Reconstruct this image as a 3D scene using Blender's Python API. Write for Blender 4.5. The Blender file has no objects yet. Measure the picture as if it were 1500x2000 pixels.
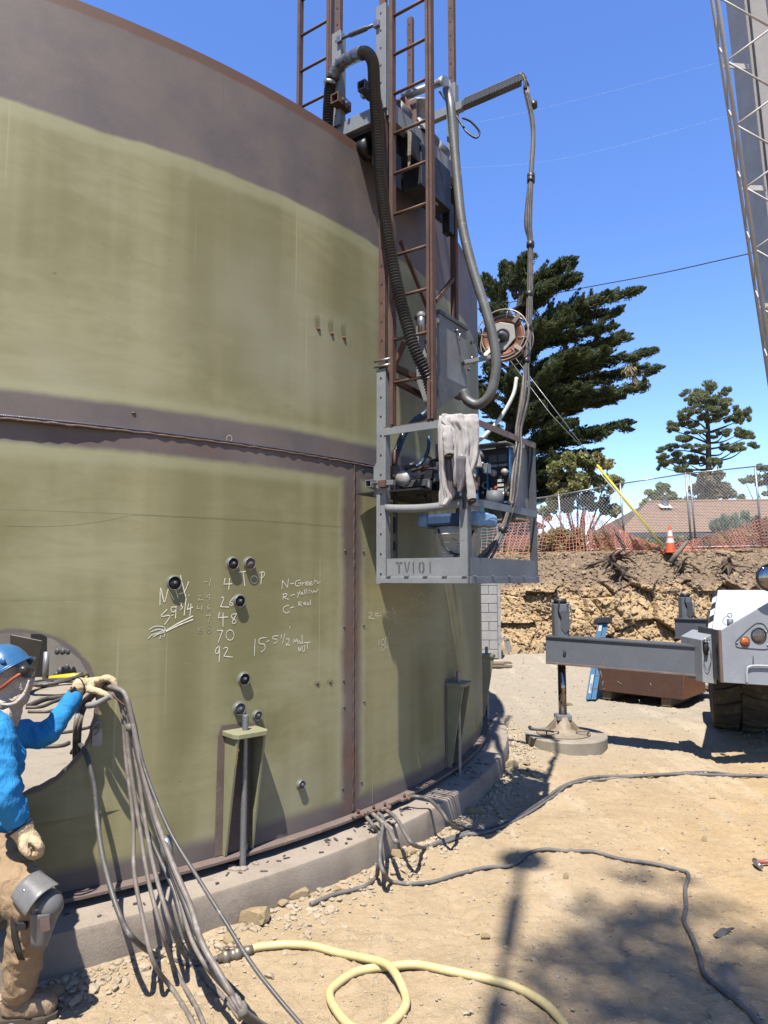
import bpy, bmesh, math, random
import numpy as np
from mathutils import Vector as V, Matrix, noise as mnoise
from math import sin, cos, pi, radians, atan2, sqrt

random.seed(7)
RNG = np.random.default_rng(11)
SC = bpy.context.scene
COL = SC.collection

# ------------------------------------------------------------------ camera, sky, sun, exposure
FPX, PIT, CH = 1345.0, 0.0965, 1.893          # focal length in photo pixels, upward pitch, eye height
cam_d = bpy.data.cameras.new("camera")
cam_d.sensor_fit = 'VERTICAL'; cam_d.sensor_height = 36.0; cam_d.lens = FPX / 2000 * 36.0
cam_d.clip_start = 0.05; cam_d.clip_end = 3000
cam = bpy.data.objects.new("camera", cam_d); COL.objects.link(cam)
cam.location = (0, 0, CH); cam.rotation_euler = (pi / 2 + PIT, 0, 0)
SC.camera = cam

SUN_D = V((0.125, 0.455, -1.0)).normalized()    # direction the light travels
SUN_EL = math.asin(-SUN_D.z)
SUN_AZ = atan2(-SUN_D.x, -SUN_D.y)             # azimuth of the sun, clockwise from +Y
world = bpy.data.worlds.new("World"); SC.world = world; world.use_nodes = True
wn = world.node_tree; wn.nodes.clear()
sky = wn.nodes.new('ShaderNodeTexSky'); sky.sky_type = 'NISHITA'; sky.sun_disc = False
sky.sun_elevation = SUN_EL; sky.sun_rotation = SUN_AZ
sky.altitude = 0; sky.air_density = 1.0; sky.dust_density = 0.1; sky.ozone_density = 5.0
bg = wn.nodes.new('ShaderNodeBackground'); bg.inputs['Strength'].default_value = 0.105
wo = wn.nodes.new('ShaderNodeOutputWorld')
hsv = wn.nodes.new('ShaderNodeHueSaturation'); hsv.inputs['Saturation'].default_value = 1.14; hsv.inputs['Hue'].default_value = 0.512
wn.links.new(sky.outputs[0], hsv.inputs['Color']); wn.links.new(hsv.outputs[0], bg.inputs[0]); wn.links.new(bg.outputs[0], wo.inputs[0])
sun_d = bpy.data.lights.new("sun", 'SUN'); sun_d.energy = 5.0; sun_d.angle = radians(0.53)
sun_d.color = (1.0, 0.95, 0.87)
sun = bpy.data.objects.new("sun", sun_d); COL.objects.link(sun)
sun.rotation_euler = SUN_D.to_track_quat('-Z', 'Y').to_euler(); sun.location = (-3, -8, 20)
SC.view_settings.view_transform = 'Standard'; SC.view_settings.look = 'None'
SC.view_settings.gamma = 1; SC.view_settings.exposure = 1.5
SC.view_settings.use_curve_mapping = False
SC.cycles.max_bounces = 6; SC.cycles.diffuse_bounces = 2; SC.cycles.transparent_max_bounces = 6

# ------------------------------------------------------------------ measuring: photo pixel -> place in the world
CP, SP = cos(PIT), sin(PIT)
TC = V((-4.693, 8.712)); TR = 5.857            # tank axis and radius
TZ0, TZ1, TZ2 = 0.282, 2.722, 5.194            # shell foot, girth seam, rim
RWR, RWZ = 6.126, 0.213                        # ringwall radius and top

def ray(u, v):
    x = (u - 750) / FPX; y = (1000 - v) / FPX
    return V((x, CP - y * SP, SP + y * CP))
def PY(u, v, Y):
    d = ray(u, v); t = Y / d.y
    return V((d.x * t, Y, CH + d.z * t))
def PZ(u, v, z=0.0):
    d = ray(u, v); t = (z - CH) / d.z
    return V((d.x * t, d.y * t, z))
def PT(u, v, off=0.0):
    d = ray(u, v); R = TR + off
    a = d.x ** 2 + d.y ** 2; b = -(d.x * TC.x + d.y * TC.y); c = TC.x ** 2 + TC.y ** 2 - R * R
    q = max(b * b - a * c, 0.0); t = (-b - sqrt(q)) / a
    return V((d.x * t, d.y * t, CH + d.z * t))
def PP(u, v, p0, n):
    """where the sight line meets the upright plane through p0 with horizontal normal n"""
    d = ray(u, v); t = ((p0[0]) * n[0] + (p0[1]) * n[1]) / (d.x * n[0] + d.y * n[1])
    return V((d.x * t, d.y * t, CH + d.z * t))
def ZV(v, Y):
    """height of the point at ground distance Y seen at picture row v"""
    k = (1000 - v) / FPX
    return CH + Y * (SP + k * CP) / (CP - k * SP)
def tank_pt(th, z, r=TR):
    return V((TC.x + r * cos(th), TC.y + r * sin(th), z))
def th_of(p):
    return atan2(p[1] - TC.y, p[0] - TC.x)

# ------------------------------------------------------------------ mesh builder and object helpers
WL = {}
def wloc(o):
    return WL[o.name] if o is not None else V((0, 0, 0))

class MB:
    def __init__(s):
        s.v = []; s.f = []; s.sm = []; s.mi = []; s.m = 0
    def add(s, vs, fs, smooth=False):
        n = len(s.v)
        s.v.extend([tuple(p) for p in vs])
        for f in fs:
            s.f.append([i + n for i in f]); s.sm.append(smooth); s.mi.append(s.m)
        return s
    def box(s, c, size, ax=None, taper=1.0):
        c = V(c); hx, hy, hz = size[0] / 2, size[1] / 2, size[2] / 2
        ex, ey, ez = ax if ax else (V((1, 0, 0)), V((0, 1, 0)), V((0, 0, 1)))
        ex, ey, ez = V(ex), V(ey), V(ez)
        vs = []
        for k, (a, b, d) in enumerate([(-1, -1, -1), (1, -1, -1), (1, 1, -1), (-1, 1, -1), (-1, -1, 1), (1, -1, 1), (1, 1, 1), (-1, 1, 1)]):
            t = taper if d > 0 else 1.0
            vs.append(c + ex * a * hx * t + ey * b * hy * t + ez * d * hz)
        return s.add(vs, [(0, 3, 2, 1), (4, 5, 6, 7), (0, 1, 5, 4), (1, 2, 6, 5), (2, 3, 7, 6), (3, 0, 4, 7)])
    def bar(s, p0, p1, w, h, up=(0, 0, 1)):
        p0, p1 = V(p0), V(p1); d = (p1 - p0); L = d.length; d.normalize()
        up = V(up)
        if abs(d.dot(up)) > .98: up = V((1, 0, 0)) if abs(d.x) < .9 else V((0, 1, 0))
        sx = d.cross(up).normalized(); sz = sx.cross(d).normalized()
        return s.box((p0 + p1) / 2, (w, L, h), (sx, d, sz))
    def tube(s, pts, r, n=8, caps=True, closed=False, smooth=True):
        pts = [V(p) for p in pts]; N = len(pts)
        rr = r if hasattr(r, '__len__') else [r] * N
        tang = []
        for i in range(N):
            a = pts[i - 1] if (i > 0 or closed) else pts[i]
            b = pts[(i + 1) % N] if (i < N - 1 or closed) else pts[i]
            d = b - a
            tang.append(d.normalized() if d.length > 1e-9 else V((0, 0, 1)))
        t0 = tang[0]; ref = V((0, 0, 1)) if abs(t0.z) < .9 else V((1, 0, 0))
        nx = t0.cross(ref).normalized()
        vs = []
        for i in range(N):
            t = tang[i]; nx = (nx - t * nx.dot(t))
            nx = nx.normalized() if nx.length > 1e-6 else t.orthogonal().normalized()
            ny = t.cross(nx)
            for k in range(n):
                a = 2 * pi * k / n
                vs.append(pts[i] + (nx * cos(a) + ny * sin(a)) * rr[i])
        fs = []
        M_ = N if closed else N - 1
        for i in range(M_):
            j = (i + 1) % N
            for k in range(n):
                k2 = (k + 1) % n
                fs.append((i * n + k, i * n + k2, j * n + k2, j * n + k))
        s.add(vs, fs, smooth)
        if caps and not closed:
            b = len(s.v) - len(vs)
            s.f.append([b + k for k in range(n)][::-1]); s.sm.append(False); s.mi.append(s.m)
            s.f.append([b + (N - 1) * n + k for k in range(n)]); s.sm.append(False); s.mi.append(s.m)
        return s
    def lathe(s, prof, n=24, o=(0, 0, 0), ax=None, smooth=True, a0=0.0, a1=2 * pi):
        o = V(o); ex, ey, ez = [V(a) for a in (ax if ax else ((1, 0, 0), (0, 1, 0), (0, 0, 1)))]
        full = abs(a1 - a0 - 2 * pi) < 1e-6
        m = n if full else n + 1
        vs = []
        for (r, z) in prof:
            for k in range(m):
                a = a0 + (a1 - a0) * k / n
                vs.append(o + ex * r * cos(a) + ey * r * sin(a) + ez * z)
        fs = []
        for i in range(len(prof) - 1):
            for k in range(n):
                k2 = (k + 1) % m
                fs.append((i * m + k, i * m + k2, (i + 1) * m + k2, (i + 1) * m + k))
        return s.add(vs, fs, smooth)
    def prism(s, poly, o, ex, ey, ez, depth):
        """extrude a flat outline (list of (a,b) along ex,ey) by depth along ez"""
        o, ex, ey, ez = V(o), V(ex), V(ey), V(ez); n = len(poly)
        area = sum(poly[i][0] * poly[(i + 1) % n][1] - poly[(i + 1) % n][0] * poly[i][1] for i in range(n))
        if (area > 0) != (ex.cross(ey).dot(ez) > 0): poly = poly[::-1]
        if depth < 0: ez = -ez; depth = -depth; poly = poly[::-1]
        vs = [o + ex * a + ey * b for a, b in poly] + [o + ex * a + ey * b + ez * depth for a, b in poly]
        fs = [list(range(n))[::-1], list(range(n, 2 * n))]
        for i in range(n):
            j = (i + 1) % n; fs.append((i, j, n + j, n + i))
        return s.add(vs, fs)
    def ball(s, c, r, n=10, sq=(1, 1, 1), ax=None):
        c = V(c); ex, ey, ez = [V(a) for a in (ax if ax else ((1, 0, 0), (0, 1, 0), (0, 0, 1)))]
        vs = []; m = max(4, n // 2)
        for i in range(m + 1):
            ph = pi * i / m
            for k in range(n):
                a = 2 * pi * k / n
                vs.append(c + ex * (r * sq[0] * sin(ph) * cos(a)) + ey * (r * sq[1] * sin(ph) * sin(a)) - ez * (r * sq[2] * cos(ph)))
        fs = []
        for i in range(m):
            for k in range(n):
                k2 = (k + 1) % n
                fs.append((i * n + k, i * n + k2, (i + 1) * n + k2, (i + 1) * n + k))
        return s.add(vs, fs, True)
    def sheet(s, P, thick=0.0, smooth=True):
        """P[i][j] points; thick gives it a back side"""
        r, c = len(P), len(P[0])
        vs = [p for row in P for p in row]
        fs = [(i * c + j, i * c + j + 1, (i + 1) * c + j + 1, (i + 1) * c + j) for i in range(r - 1) for j in range(c - 1)]
        return s.add(vs, fs, smooth)
    def mesh(s, name, mats, off=V((0, 0, 0))):
        me = bpy.data.meshes.new(name)
        vv = np.array(s.v, dtype=float).reshape(-1, 3) - np.array(off)
        me.from_pydata(vv.tolist(), [], s.f)
        me.polygons.foreach_set('use_smooth', s.sm)
        for m in (mats if isinstance(mats, (list, tuple)) else [mats]): me.materials.append(m)
        if any(s.mi): me.polygons.foreach_set('material_index', s.mi)
        me.update()
        return me
    def build(s, name, mat, parent=None, origin=None, bevel=0.0, fix=False):
        if parent is not None: off = wloc(parent)
        elif origin is not None: off = V(origin)
        else:
            a = np.array(s.v); off = V((float(a[:, 0].mean()), float(a[:, 1].mean()), float(a[:, 2].min())))
        me = s.mesh(name, mat, off)
        if fix:
            bm = bmesh.new(); bm.from_mesh(me); bmesh.ops.recalc_face_normals(bm, faces=bm.faces); bm.to_mesh(me); bm.free()
        o = bpy.data.objects.new(name, me); COL.objects.link(o)
        if parent is not None: o.parent = parent
        else: o.location = off
        WL[o.name] = off.copy()
        if bevel:
            b = o.modifiers.new('bevel', 'BEVEL'); b.width = bevel; b.segments = 2; b.limit_method = 'ANGLE'; b.angle_limit = radians(40)
            b.harden_normals = False
        return o

def tag(o, label=None, cat=None, group=None, kind=None):
    if label: o['label'] = label
    if cat: o['category'] = cat
    if group: o['group'] = group
    if kind: o['kind'] = kind
    return o
def root(name, loc, label, cat, group=None):
    o = bpy.data.objects.new(name, None); COL.objects.link(o); o.location = V(loc); o.empty_display_size = .1
    WL[o.name] = V(loc)
    return tag(o, label, cat, group)
def clone(o, loc, parent=None, rot=None, scale=None):
    """copy of a piece (shares its mesh), placed at a world point"""
    c = o.copy(); COL.objects.link(c)
    c.parent = parent; c.location = V(loc) - wloc(parent)
    if rot is not None: c.rotation_euler = rot
    if scale is not None: c.scale = scale
    WL[c.name] = V(loc)
    return c
def copy_thing(r, delta):
    """copy a thing with its parts and sub-parts, moved by delta"""
    c = r.copy(); COL.objects.link(c); c.location = r.location + V(delta); WL[c.name] = WL[r.name] + V(delta)
    def kids(a, b):
        for ch in list(a.children):
            d = ch.copy(); COL.objects.link(d); d.parent = b; WL[d.name] = WL[ch.name] + V(delta); kids(ch, d)
    kids(r, c)
    return c
def smooth_path(pts, k=6):
    """Catmull-Rom through the points"""
    pts = [V(p) for p in pts]; out = []
    P = [pts[0] * 2 - pts[1]] + pts + [pts[-1] * 2 - pts[-2]]
    for i in range(1, len(P) - 2):
        for j in range(k):
            t = j / k; p0, p1, p2, p3 = P[i - 1], P[i], P[i + 1], P[i + 2]
            out.append(.5 * ((2 * p1) + (p2 - p0) * t + (2 * p0 - 5 * p1 + 4 * p2 - p3) * t * t + (3 * p1 - p0 - 3 * p2 + p3) * t ** 3))
    out.append(pts[-1]); return out

# ------------------------------------------------------------------ numpy noise
_LAT = RNG.random((257, 257))
def vnoise(x, y):
    xi = np.floor(x).astype(int); yi = np.floor(y).astype(int); fx = x - xi; fy = y - yi
    fx = fx * fx * (3 - 2 * fx); fy = fy * fy * (3 - 2 * fy); xi %= 256; yi %= 256
    a = _LAT[xi, yi]; b = _LAT[xi + 1, yi]; c = _LAT[xi, yi + 1]; d = _LAT[xi + 1, yi + 1]
    return (a * (1 - fx) + b * fx) * (1 - fy) + (c * (1 - fx) + d * fx) * fy - .5
def fbm(x, y, o=5, g=.5):
    s = 0; a = 1.0
    for i in range(o):
        s = s + a * vnoise(x + 17.3 * i, y + 9.1 * i); x = x * 2.03; y = y * 2.03; a *= g
    return s

# ------------------------------------------------------------------ materials
def nt(name):
    m = bpy.data.materials.new(name); m.use_nodes = True; t = m.node_tree; t.nodes.clear()
    out = t.nodes.new('ShaderNodeOutputMaterial'); b = t.nodes.new('ShaderNodeBsdfPrincipled')
    t.links.new(b.outputs[0], out.inputs[0])
    return m, t, b
def N(t, kind, **kw):
    n = t.nodes.new(kind)
    for k, v in kw.items():
        if k in n.inputs: n.inputs[k].default_value = v
        else: setattr(n, k, v)
    return n
def math_n(t, op, a, b=None, clamp=False):
    n = t.nodes.new('ShaderNodeMath'); n.operation = op; n.use_clamp = clamp
    for i, x in enumerate((a, b)):
        if x is None: continue
        if isinstance(x, (int, float)): n.inputs[i].default_value = x
        else: t.links.new(x, n.inputs[i])
    return n.outputs[0]
ALB = .58                                     # scales all base colours down for deeper shade, the exposure lifts them
def mix_n(t, fac, a, b):
    n = t.nodes.new('ShaderNodeMix'); n.data_type = 'RGBA'
    for sock, x in ((n.inputs[0], fac), (n.inputs[6], a), (n.inputs[7], b)):
        if isinstance(x, (int, float)): sock.default_value = x
        elif isinstance(x, (tuple, list)): sock.default_value = (*[q * ALB for q in x[:3]], 1)
        else: t.links.new(x, sock)
    return n.outputs[2]
def ramp_n(t, fac, lo, hi):
    n = t.nodes.new('ShaderNodeMapRange'); n.interpolation_type = 'SMOOTHSTEP'
    n.inputs[1].default_value = lo; n.inputs[2].default_value = hi
    t.links.new(fac, n.inputs[0]); return n.outputs[0]
def noise_n(t, co, scale, detail=4, rough=.55, dist=0.0):
    n = t.nodes.new('ShaderNodeTexNoise'); n.inputs['Scale'].default_value = scale; n.inputs['Detail'].default_value = detail
    n.inputs['Roughness'].default_value = rough; n.inputs['Distortion'].default_value = dist
    if co is not None: t.links.new(co, n.inputs['Vector'])
    return n.outputs['Fac']
def coord(t, kind='Object', sc=None):
    c = t.nodes.new('ShaderNodeTexCoord').outputs[kind]
    if sc:
        m = t.nodes.new('ShaderNodeMapping'); m.inputs['Scale'].default_value = sc
        t.links.new(c, m.inputs[0]); c = m.outputs[0]
    return c
def bump_n(t, b, h, strength=.3, dist=.01):
    n = t.nodes.new('ShaderNodeBump'); n.inputs['Strength'].default_value = strength; n.inputs['Distance'].default_value = dist
    t.links.new(h, n.inputs['Height']); t.links.new(n.outputs[0], b.inputs['Normal'])
def mat(name, c1, c2=None, scale=6, rough=.6, metal=0.0, bump=.15, bscale=60, bdist=.004, spots=None, sscale=9, scut=(.58, .68), spec=.3,
        stretch=None, scratch=None):
    kk = DARK; c1 = tuple(x * kk for x in c1); c2 = tuple(x * kk for x in c2) if c2 else None; spots = tuple(x * kk for x in spots) if spots else None; scratch = tuple(x * kk for x in scratch) if scratch else None
    m, t, b = nt(name); co = coord(t, 'Object', stretch)
    b.inputs['Roughness'].default_value = rough; b.inputs['Metallic'].default_value = metal; b.inputs['Specular IOR Level'].default_value = spec
    c2 = c2 or tuple(x * .7 for x in c1)
    f = ramp_n(t, noise_n(t, co, scale, 6, .62), .3, .7)
    col = mix_n(t, f, c1, c2)
    g = noise_n(t, co, bscale, 4, .6)
    col = mix_n(t, math_n(t, 'MULTIPLY', ramp_n(t, g, .35, .75), .35), col, tuple(x * .6 for x in c1))
    if spots:
        s = ramp_n(t, noise_n(t, co, sscale, 8, .7), *scut)
        col = mix_n(t, s, col, spots)
        if metal: 
            t.links.new(math_n(t, 'MULTIPLY', math_n(t, 'SUBTRACT', 1.0, s), metal), b.inputs['Metallic'])
    if scratch:
        s2 = ramp_n(t, noise_n(t, coord(t, 'Object', (40, 40, 3)), 3, 3, .6), .66, .74)
        col = mix_n(t, math_n(t, 'MULTIPLY', s2, .6), col, scratch)
    t.links.new(col, b.inputs['Base Color'])
    t.links.new(math_n(t, 'ADD', math_n(t, 'MULTIPLY', f, .18), rough - .09), b.inputs['Roughness'])
    if bump: bump_n(t, b, g, bump, bdist)
    return m

DARK = .72
MT = {}
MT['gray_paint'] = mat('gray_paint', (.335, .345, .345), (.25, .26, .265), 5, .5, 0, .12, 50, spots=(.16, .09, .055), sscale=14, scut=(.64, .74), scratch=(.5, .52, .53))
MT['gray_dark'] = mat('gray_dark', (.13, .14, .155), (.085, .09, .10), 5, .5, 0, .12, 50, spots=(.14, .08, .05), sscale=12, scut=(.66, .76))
MT['black_steel'] = mat('black_steel', (.035, .035, .038), (.02, .02, .022), 8, .5, 0, .2, 60)
MT['rust'] = mat('rust', (.17, .082, .052), (.11, .058, .042), 9, .75, 0, .3, 90, spots=(.30, .13, .06), sscale=18, scut=(.6, .75))
MT['rust_bright'] = mat('rust_bright', (.33, .13, .06), (.2, .085, .05), 12, .8, 0, .3, 90, spots=(.42, .2, .1), sscale=20)
MT['wire_gray'] = mat('wire_gray', (.95, .96, .97), None, 10, .6, 0, 0)
MT['galv'] = mat('galv', (.45, .46, .47), (.33, .34, .35), 14, .42, .55, .1, 70)
MT['bright_steel'] = mat('bright_steel', (.62, .62, .62), (.42, .41, .4), 12, .3, .8, .1, 80)
MT['chrome'] = mat('chrome', (.5, .46, .42), (.42, .38, .34), 3, .16, 1.0, 0, 60)
MT['plain_white'] = mat('plain_white', (.78, .78, .76), (.68, .68, .66), 7, .55, 0, .08, 60)
MT['rubber'] = mat('rubber', (.03, .03, .031), (.055, .053, .05), 10, .45, 0, .15, 80)
MT['cable_dark'] = mat('cable_dark', (.10, .095, .09), (.17, .155, .14), 9, .5, 0, .15, 60, spots=(.30, .27, .23), sscale=25)
MT['cable_dusty'] = mat('cable_dusty', (.32, .275, .23), (.20, .17, .145), 11, .55, 0, .2, 70, spots=(.40, .36, .31), sscale=16, scut=(.5, .7))
MT['cable_ground'] = mat('cable_ground', (.22, .2, .18), (.16, .15, .14), 9, .6, 0, .2, 70, spots=(.42, .36, .28), sscale=14, scut=(.55, .72))
MT['yellow_hose'] = mat('yellow_hose', (.86, .70, .34), (.76, .60, .27), 6, .5, 0, .1, 70, spots=(.5, .40, .25), sscale=14, scut=(.55, .75))
MT['brass'] = mat('brass', (.42, .36, .28), (.3, .25, .2), 20, .45, .6, .2, 80)
MT['concrete'] = mat('concrete', (.46, .385, .305), (.36, .295, .23), 3, .85, 0, .4, 90, bdist=.006, spots=(.27, .2, .165), sscale=3.5, scut=(.52, .72))
MT['concrete_side'] = MT['concrete']
MT['cmu'] = mat('cmu', (.56, .54, .52), (.46, .45, .44), 5, .9, 0, .4, 70, bdist=.006)
MT['mortar'] = mat('mortar', (.30, .29, .28), None, 5, .9)
MT['timber'] = mat('timber', (.36, .29, .21), (.25, .2, .145), 4, .8, 0, .3, 30, stretch=(1, 12, 12))
MT['wood_gray'] = mat('wood_gray', (.25, .2, .15), (.16, .13, .1), 4, .85, 0, .4, 30)
MT['corten'] = mat('corten', (.135, .066, .045), (.105, .052, .038), 5, .7, 0, .2, 70, spots=(.24, .1, .055), sscale=7, scut=(.58, .75), scratch=(.27, .2, .17))
MT['blue_fiber'] = mat('blue_fiber', (.12, .30, .52), (.09, .25, .45), 6, .45, 0, .1, 60)
MT['blue_paint'] = mat('blue_paint', (.05, .22, .52), (.04, .18, .42), 6, .4, 0, .05, 60)
MT['white_ink'] = mat('white_ink', (.80, .80, .78), (.72, .72, .7), 20, .7, 0, 0)
MT['chalk'] = mat('chalk', (1.35, 1.3, 1.05), (1.0, .96, .75), 60, .9, 0, 0)
MT['chalk_faint'] = mat('chalk_faint', (.78, .75, .55), (.66, .63, .44), 60, .9, 0, 0)
MT['chalk_smear'] = mat('chalk_smear', (.95, .93, .76), (.72, .7, .54), 40, .9, 0, 0)
MT['stencil'] = mat('stencil', (.10, .105, .11), (.16, .165, .17), 25, .6, 0, 0)
MT['yellow_ink'] = mat('yellow_ink', (1.3, .85, .15), (1.1, .7, .13), 30, .7, 0, 0)
MT['yellow_plastic'] = mat('yellow_plastic', (.85, .68, .03), (.75, .58, .03), 4, .4, 0, .05, 40)
MT['orange_plastic'] = mat('orange_plastic', (.86, .16, .05), (.74, .13, .05), 6, .5, 0, .05, 50, spots=(.45, .25, .15), sscale=9, scut=(.62, .74))
MT['orange_net'] = mat('orange_net', (.95, .36, .24), (.8, .3, .22), 3, .6, 0, 0)
MT['sleeve'] = mat('sleeve', (.90, .87, .82), (.8, .76, .7), 9, .6, 0, .05, 60, spots=(.5, .4, .3), sscale=12, scut=(.64, .75))
MT['amber'] = mat('amber', (.70, .16, .03), (.6, .13, .03), 20, .25, 0, .1, 80)
MT['lamp_glass'] = mat('lamp_glass', (.22, .2, .19), (.34, .32, .3), 30, .12, .6, .1, 60)
MT['tyre'] = mat('tyre', (.08, .066, .05), (.12, .098, .07), 6, .85, 0, .3, 60, spots=(.2, .155, .1), sscale=8, scut=(.5, .7))
MT['crane_white'] = mat('crane_white', (.62, .64, .67), (.54, .56, .59), 5, .5, 0, .1, 50, spots=(.26, .15, .09), sscale=13, scut=(.62, .70))
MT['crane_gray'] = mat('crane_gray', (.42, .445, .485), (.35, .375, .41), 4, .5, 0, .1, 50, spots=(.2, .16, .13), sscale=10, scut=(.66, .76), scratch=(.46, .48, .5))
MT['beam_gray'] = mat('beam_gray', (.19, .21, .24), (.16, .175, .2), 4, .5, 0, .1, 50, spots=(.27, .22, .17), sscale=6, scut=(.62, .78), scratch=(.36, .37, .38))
MT['boom'] = mat('boom', (.72, .68, .64), (.62, .59, .56), 5, .55, 0, .1, 50, spots=(.25, .13, .07), sscale=24, scut=(.68, .74))
MT['skin'] = mat('skin', (.36, .20, .14), (.31, .17, .12), 12, .5, 0, .05, 80)
# ================================================================== THE SETTING
def mat_ground():
    m, t, b = nt('dirt'); co = coord(t, 'Object')
    sx = N(t, 'ShaderNodeSeparateXYZ'); t.links.new(co, sx.inputs[0])
    big = noise_n(t, co, .55, 5, .6); mid = noise_n(t, co, 3.2, 6, .65); fine = noise_n(t, co, 45, 5, .65); grit = noise_n(t, co, 160, 3, .6)
    tan_ = mix_n(t, ramp_n(t, mid, .3, .7), (.435, .33, .205), (.37, .28, .17))
    org = mix_n(t, ramp_n(t, mid, .3, .7), (.465, .325, .165), (.40, .275, .135))
    # orange subsoil lies to the right of the tank, gravel spread towards the back and beside the ringwall
    fx = math_n(t, 'ADD', math_n(t, 'MULTIPLY', sx.outputs[0], .22), math_n(t, 'MULTIPLY', big, 1.6))
    col = mix_n(t, ramp_n(t, fx, .95, 1.75), tan_, org)
    fy = math_n(t, 'ADD', math_n(t, 'MULTIPLY', sx.outputs[1], .16), math_n(t, 'MULTIPLY', big, 1.2))
    fy = math_n(t, 'SUBTRACT', fy, math_n(t, 'MULTIPLY', sx.outputs[0], .05))
    gray = mix_n(t, ramp_n(t, fine, .35, .65), (.385, .335, .26), (.31, .27, .21))
    col = mix_n(t, ramp_n(t, fy, 1.35, 2.1), col, gray)
    col = mix_n(t, math_n(t, 'MULTIPLY', ramp_n(t, fine, .5, .8), .45), col, (.53, .43, .30))
    col = mix_n(t, math_n(t, 'MULTIPLY', ramp_n(t, grit, .55, .8), .4), col, (.25, .185, .115))
    st = ramp_n(t, noise_n(t, co, 1.3, 5, .6, .6), .52, .72)
    trk = noise_n(t, coord(t, 'Object', (2.2, .35, 1)), 1, 5, .65, .5)
    col = mix_n(t, math_n(t, 'MULTIPLY', ramp_n(t, trk, .52, .66), .3), col, (.58, .49, .36))
    col = mix_n(t, math_n(t, 'MULTIPLY', ramp_n(t, noise_n(t, co, 7, 4, .7), .6, .72), .3), col, (.30, .215, .13))
    col = mix_n(t, math_n(t, 'MULTIPLY', st, .35), col, (.35, .26, .16))
    t.links.new(col, b.inputs['Base Color']); b.inputs['Roughness'].default_value = .95; b.inputs['Specular IOR Level'].default_value = .15
    h = math_n(t, 'ADD', math_n(t, 'MULTIPLY', fine, .7), math_n(t, 'MULTIPLY', grit, .45))
    h = math_n(t, 'ADD', h, math_n(t, 'MULTIPLY', noise_n(t, co, 14, 5, .7), 1.3))
    bump_n(t, b, h, .9, .016)
    return m
MT['dirt'] = mat_ground()

def axis_pts(lo, a, b, hi, step, far):
    mid = list(np.arange(a, b, step))
    out = [-x for x in far[::-1] if -x < a - 1] if lo < 0 else []
    return out, mid
xs = np.concatenate([[-700, -200, -60, -25, -12, -7], np.arange(-4, -1.8, .1), np.arange(-1.8, 6.6, .0165), np.arange(6.6, 12, .09), [13, 15, 20, 40, 120, 700]])
ys = np.concatenate([[-300, -80, -20, -6, -2, 0, 1, 1.8], 2.2 * (17 / 2.2) ** (np.arange(431) / 430.0), [17.6, 18.4, 20, 30, 80, 250, 800]])
GX, GY = np.meshgrid(xs, ys)
def ground_h(x, y):
    x = np.asarray(x, float); y = np.asarray(y, float)
    h = .05 * fbm(x * .55 + 3, y * .55 + 8, 3) + .03 * fbm(x * 3.1, y * 3.1, 4, .55) + .018 * np.abs(fbm(x * 14 + 5, y * 14, 3, .6)) + .012 * np.maximum(fbm(x * 34, y * 34 + 3, 2, .6) - .12, 0) * 2.2
    d = np.hypot(x - TC.x, y - TC.y)
    fade = np.clip((d - RWR) / .5, 0, 1)
    h = h * (.25 + .75 * fade) + .035 * np.exp(-((d - RWR) / .22) ** 2) * (.7 + vnoise(x * 4, y * 4))
    near = np.clip(1 - (np.abs(x) - 12) / 10, 0, 1) * np.clip(1 - (np.abs(y - 8) - 11) / 10, 0, 1)
    h = h * near + np.clip(y - 13, 0, 5) * .012
    return np.where(d < RWR - .35, -.01, h)
GZ = ground_h(GX, GY)
nx, ny = len(xs), len(ys)
idx = np.arange(nx * ny).reshape(ny, nx)
faces = np.stack([idx[:-1, :-1], idx[:-1, 1:], idx[1:, 1:], idx[1:, :-1]], -1).reshape(-1, 4)
def np_mesh(name, co, faces, m, smooth=True):
    me = bpy.data.meshes.new(name)
    me.vertices.add(len(co)); me.vertices.foreach_set('co', np.asarray(co, dtype=np.float32).ravel())
    k = faces.shape[1]
    me.loops.add(faces.size); me.loops.foreach_set('vertex_index', faces.astype(np.int32).ravel())
    me.polygons.add(len(faces)); me.polygons.foreach_set('loop_start', (np.arange(len(faces)) * k).astype(np.int32))
    me.polygons.foreach_set('use_smooth', np.full(len(faces), smooth))
    for mm in (m if isinstance(m, (list, tuple)) else [m]): me.materials.append(mm)
    me.update(calc_edges=True); return me
def link(name, me, parent=None, loc=(0, 0, 0)):
    o = bpy.data.objects.new(name, me); COL.objects.link(o); o.parent = parent; o.location = V(loc); WL[o.name] = V(loc) + wloc(parent); return o
ground = link('ground', np_mesh('ground', np.stack([GX, GY, GZ], -1).reshape(-1, 3), faces, MT['dirt']))
tag(ground, kind='structure')
def GH(x, y): return float(ground_h(np.array([x]), np.array([y]))[0])
def PG(u, v, up=0.0):
    """point on the ground seen at a pixel"""
    p = PZ(u, v, 0.0)
    for _ in range(3): p = PZ(u, v, GH(p.x, p.y) + up)
    return p

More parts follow.
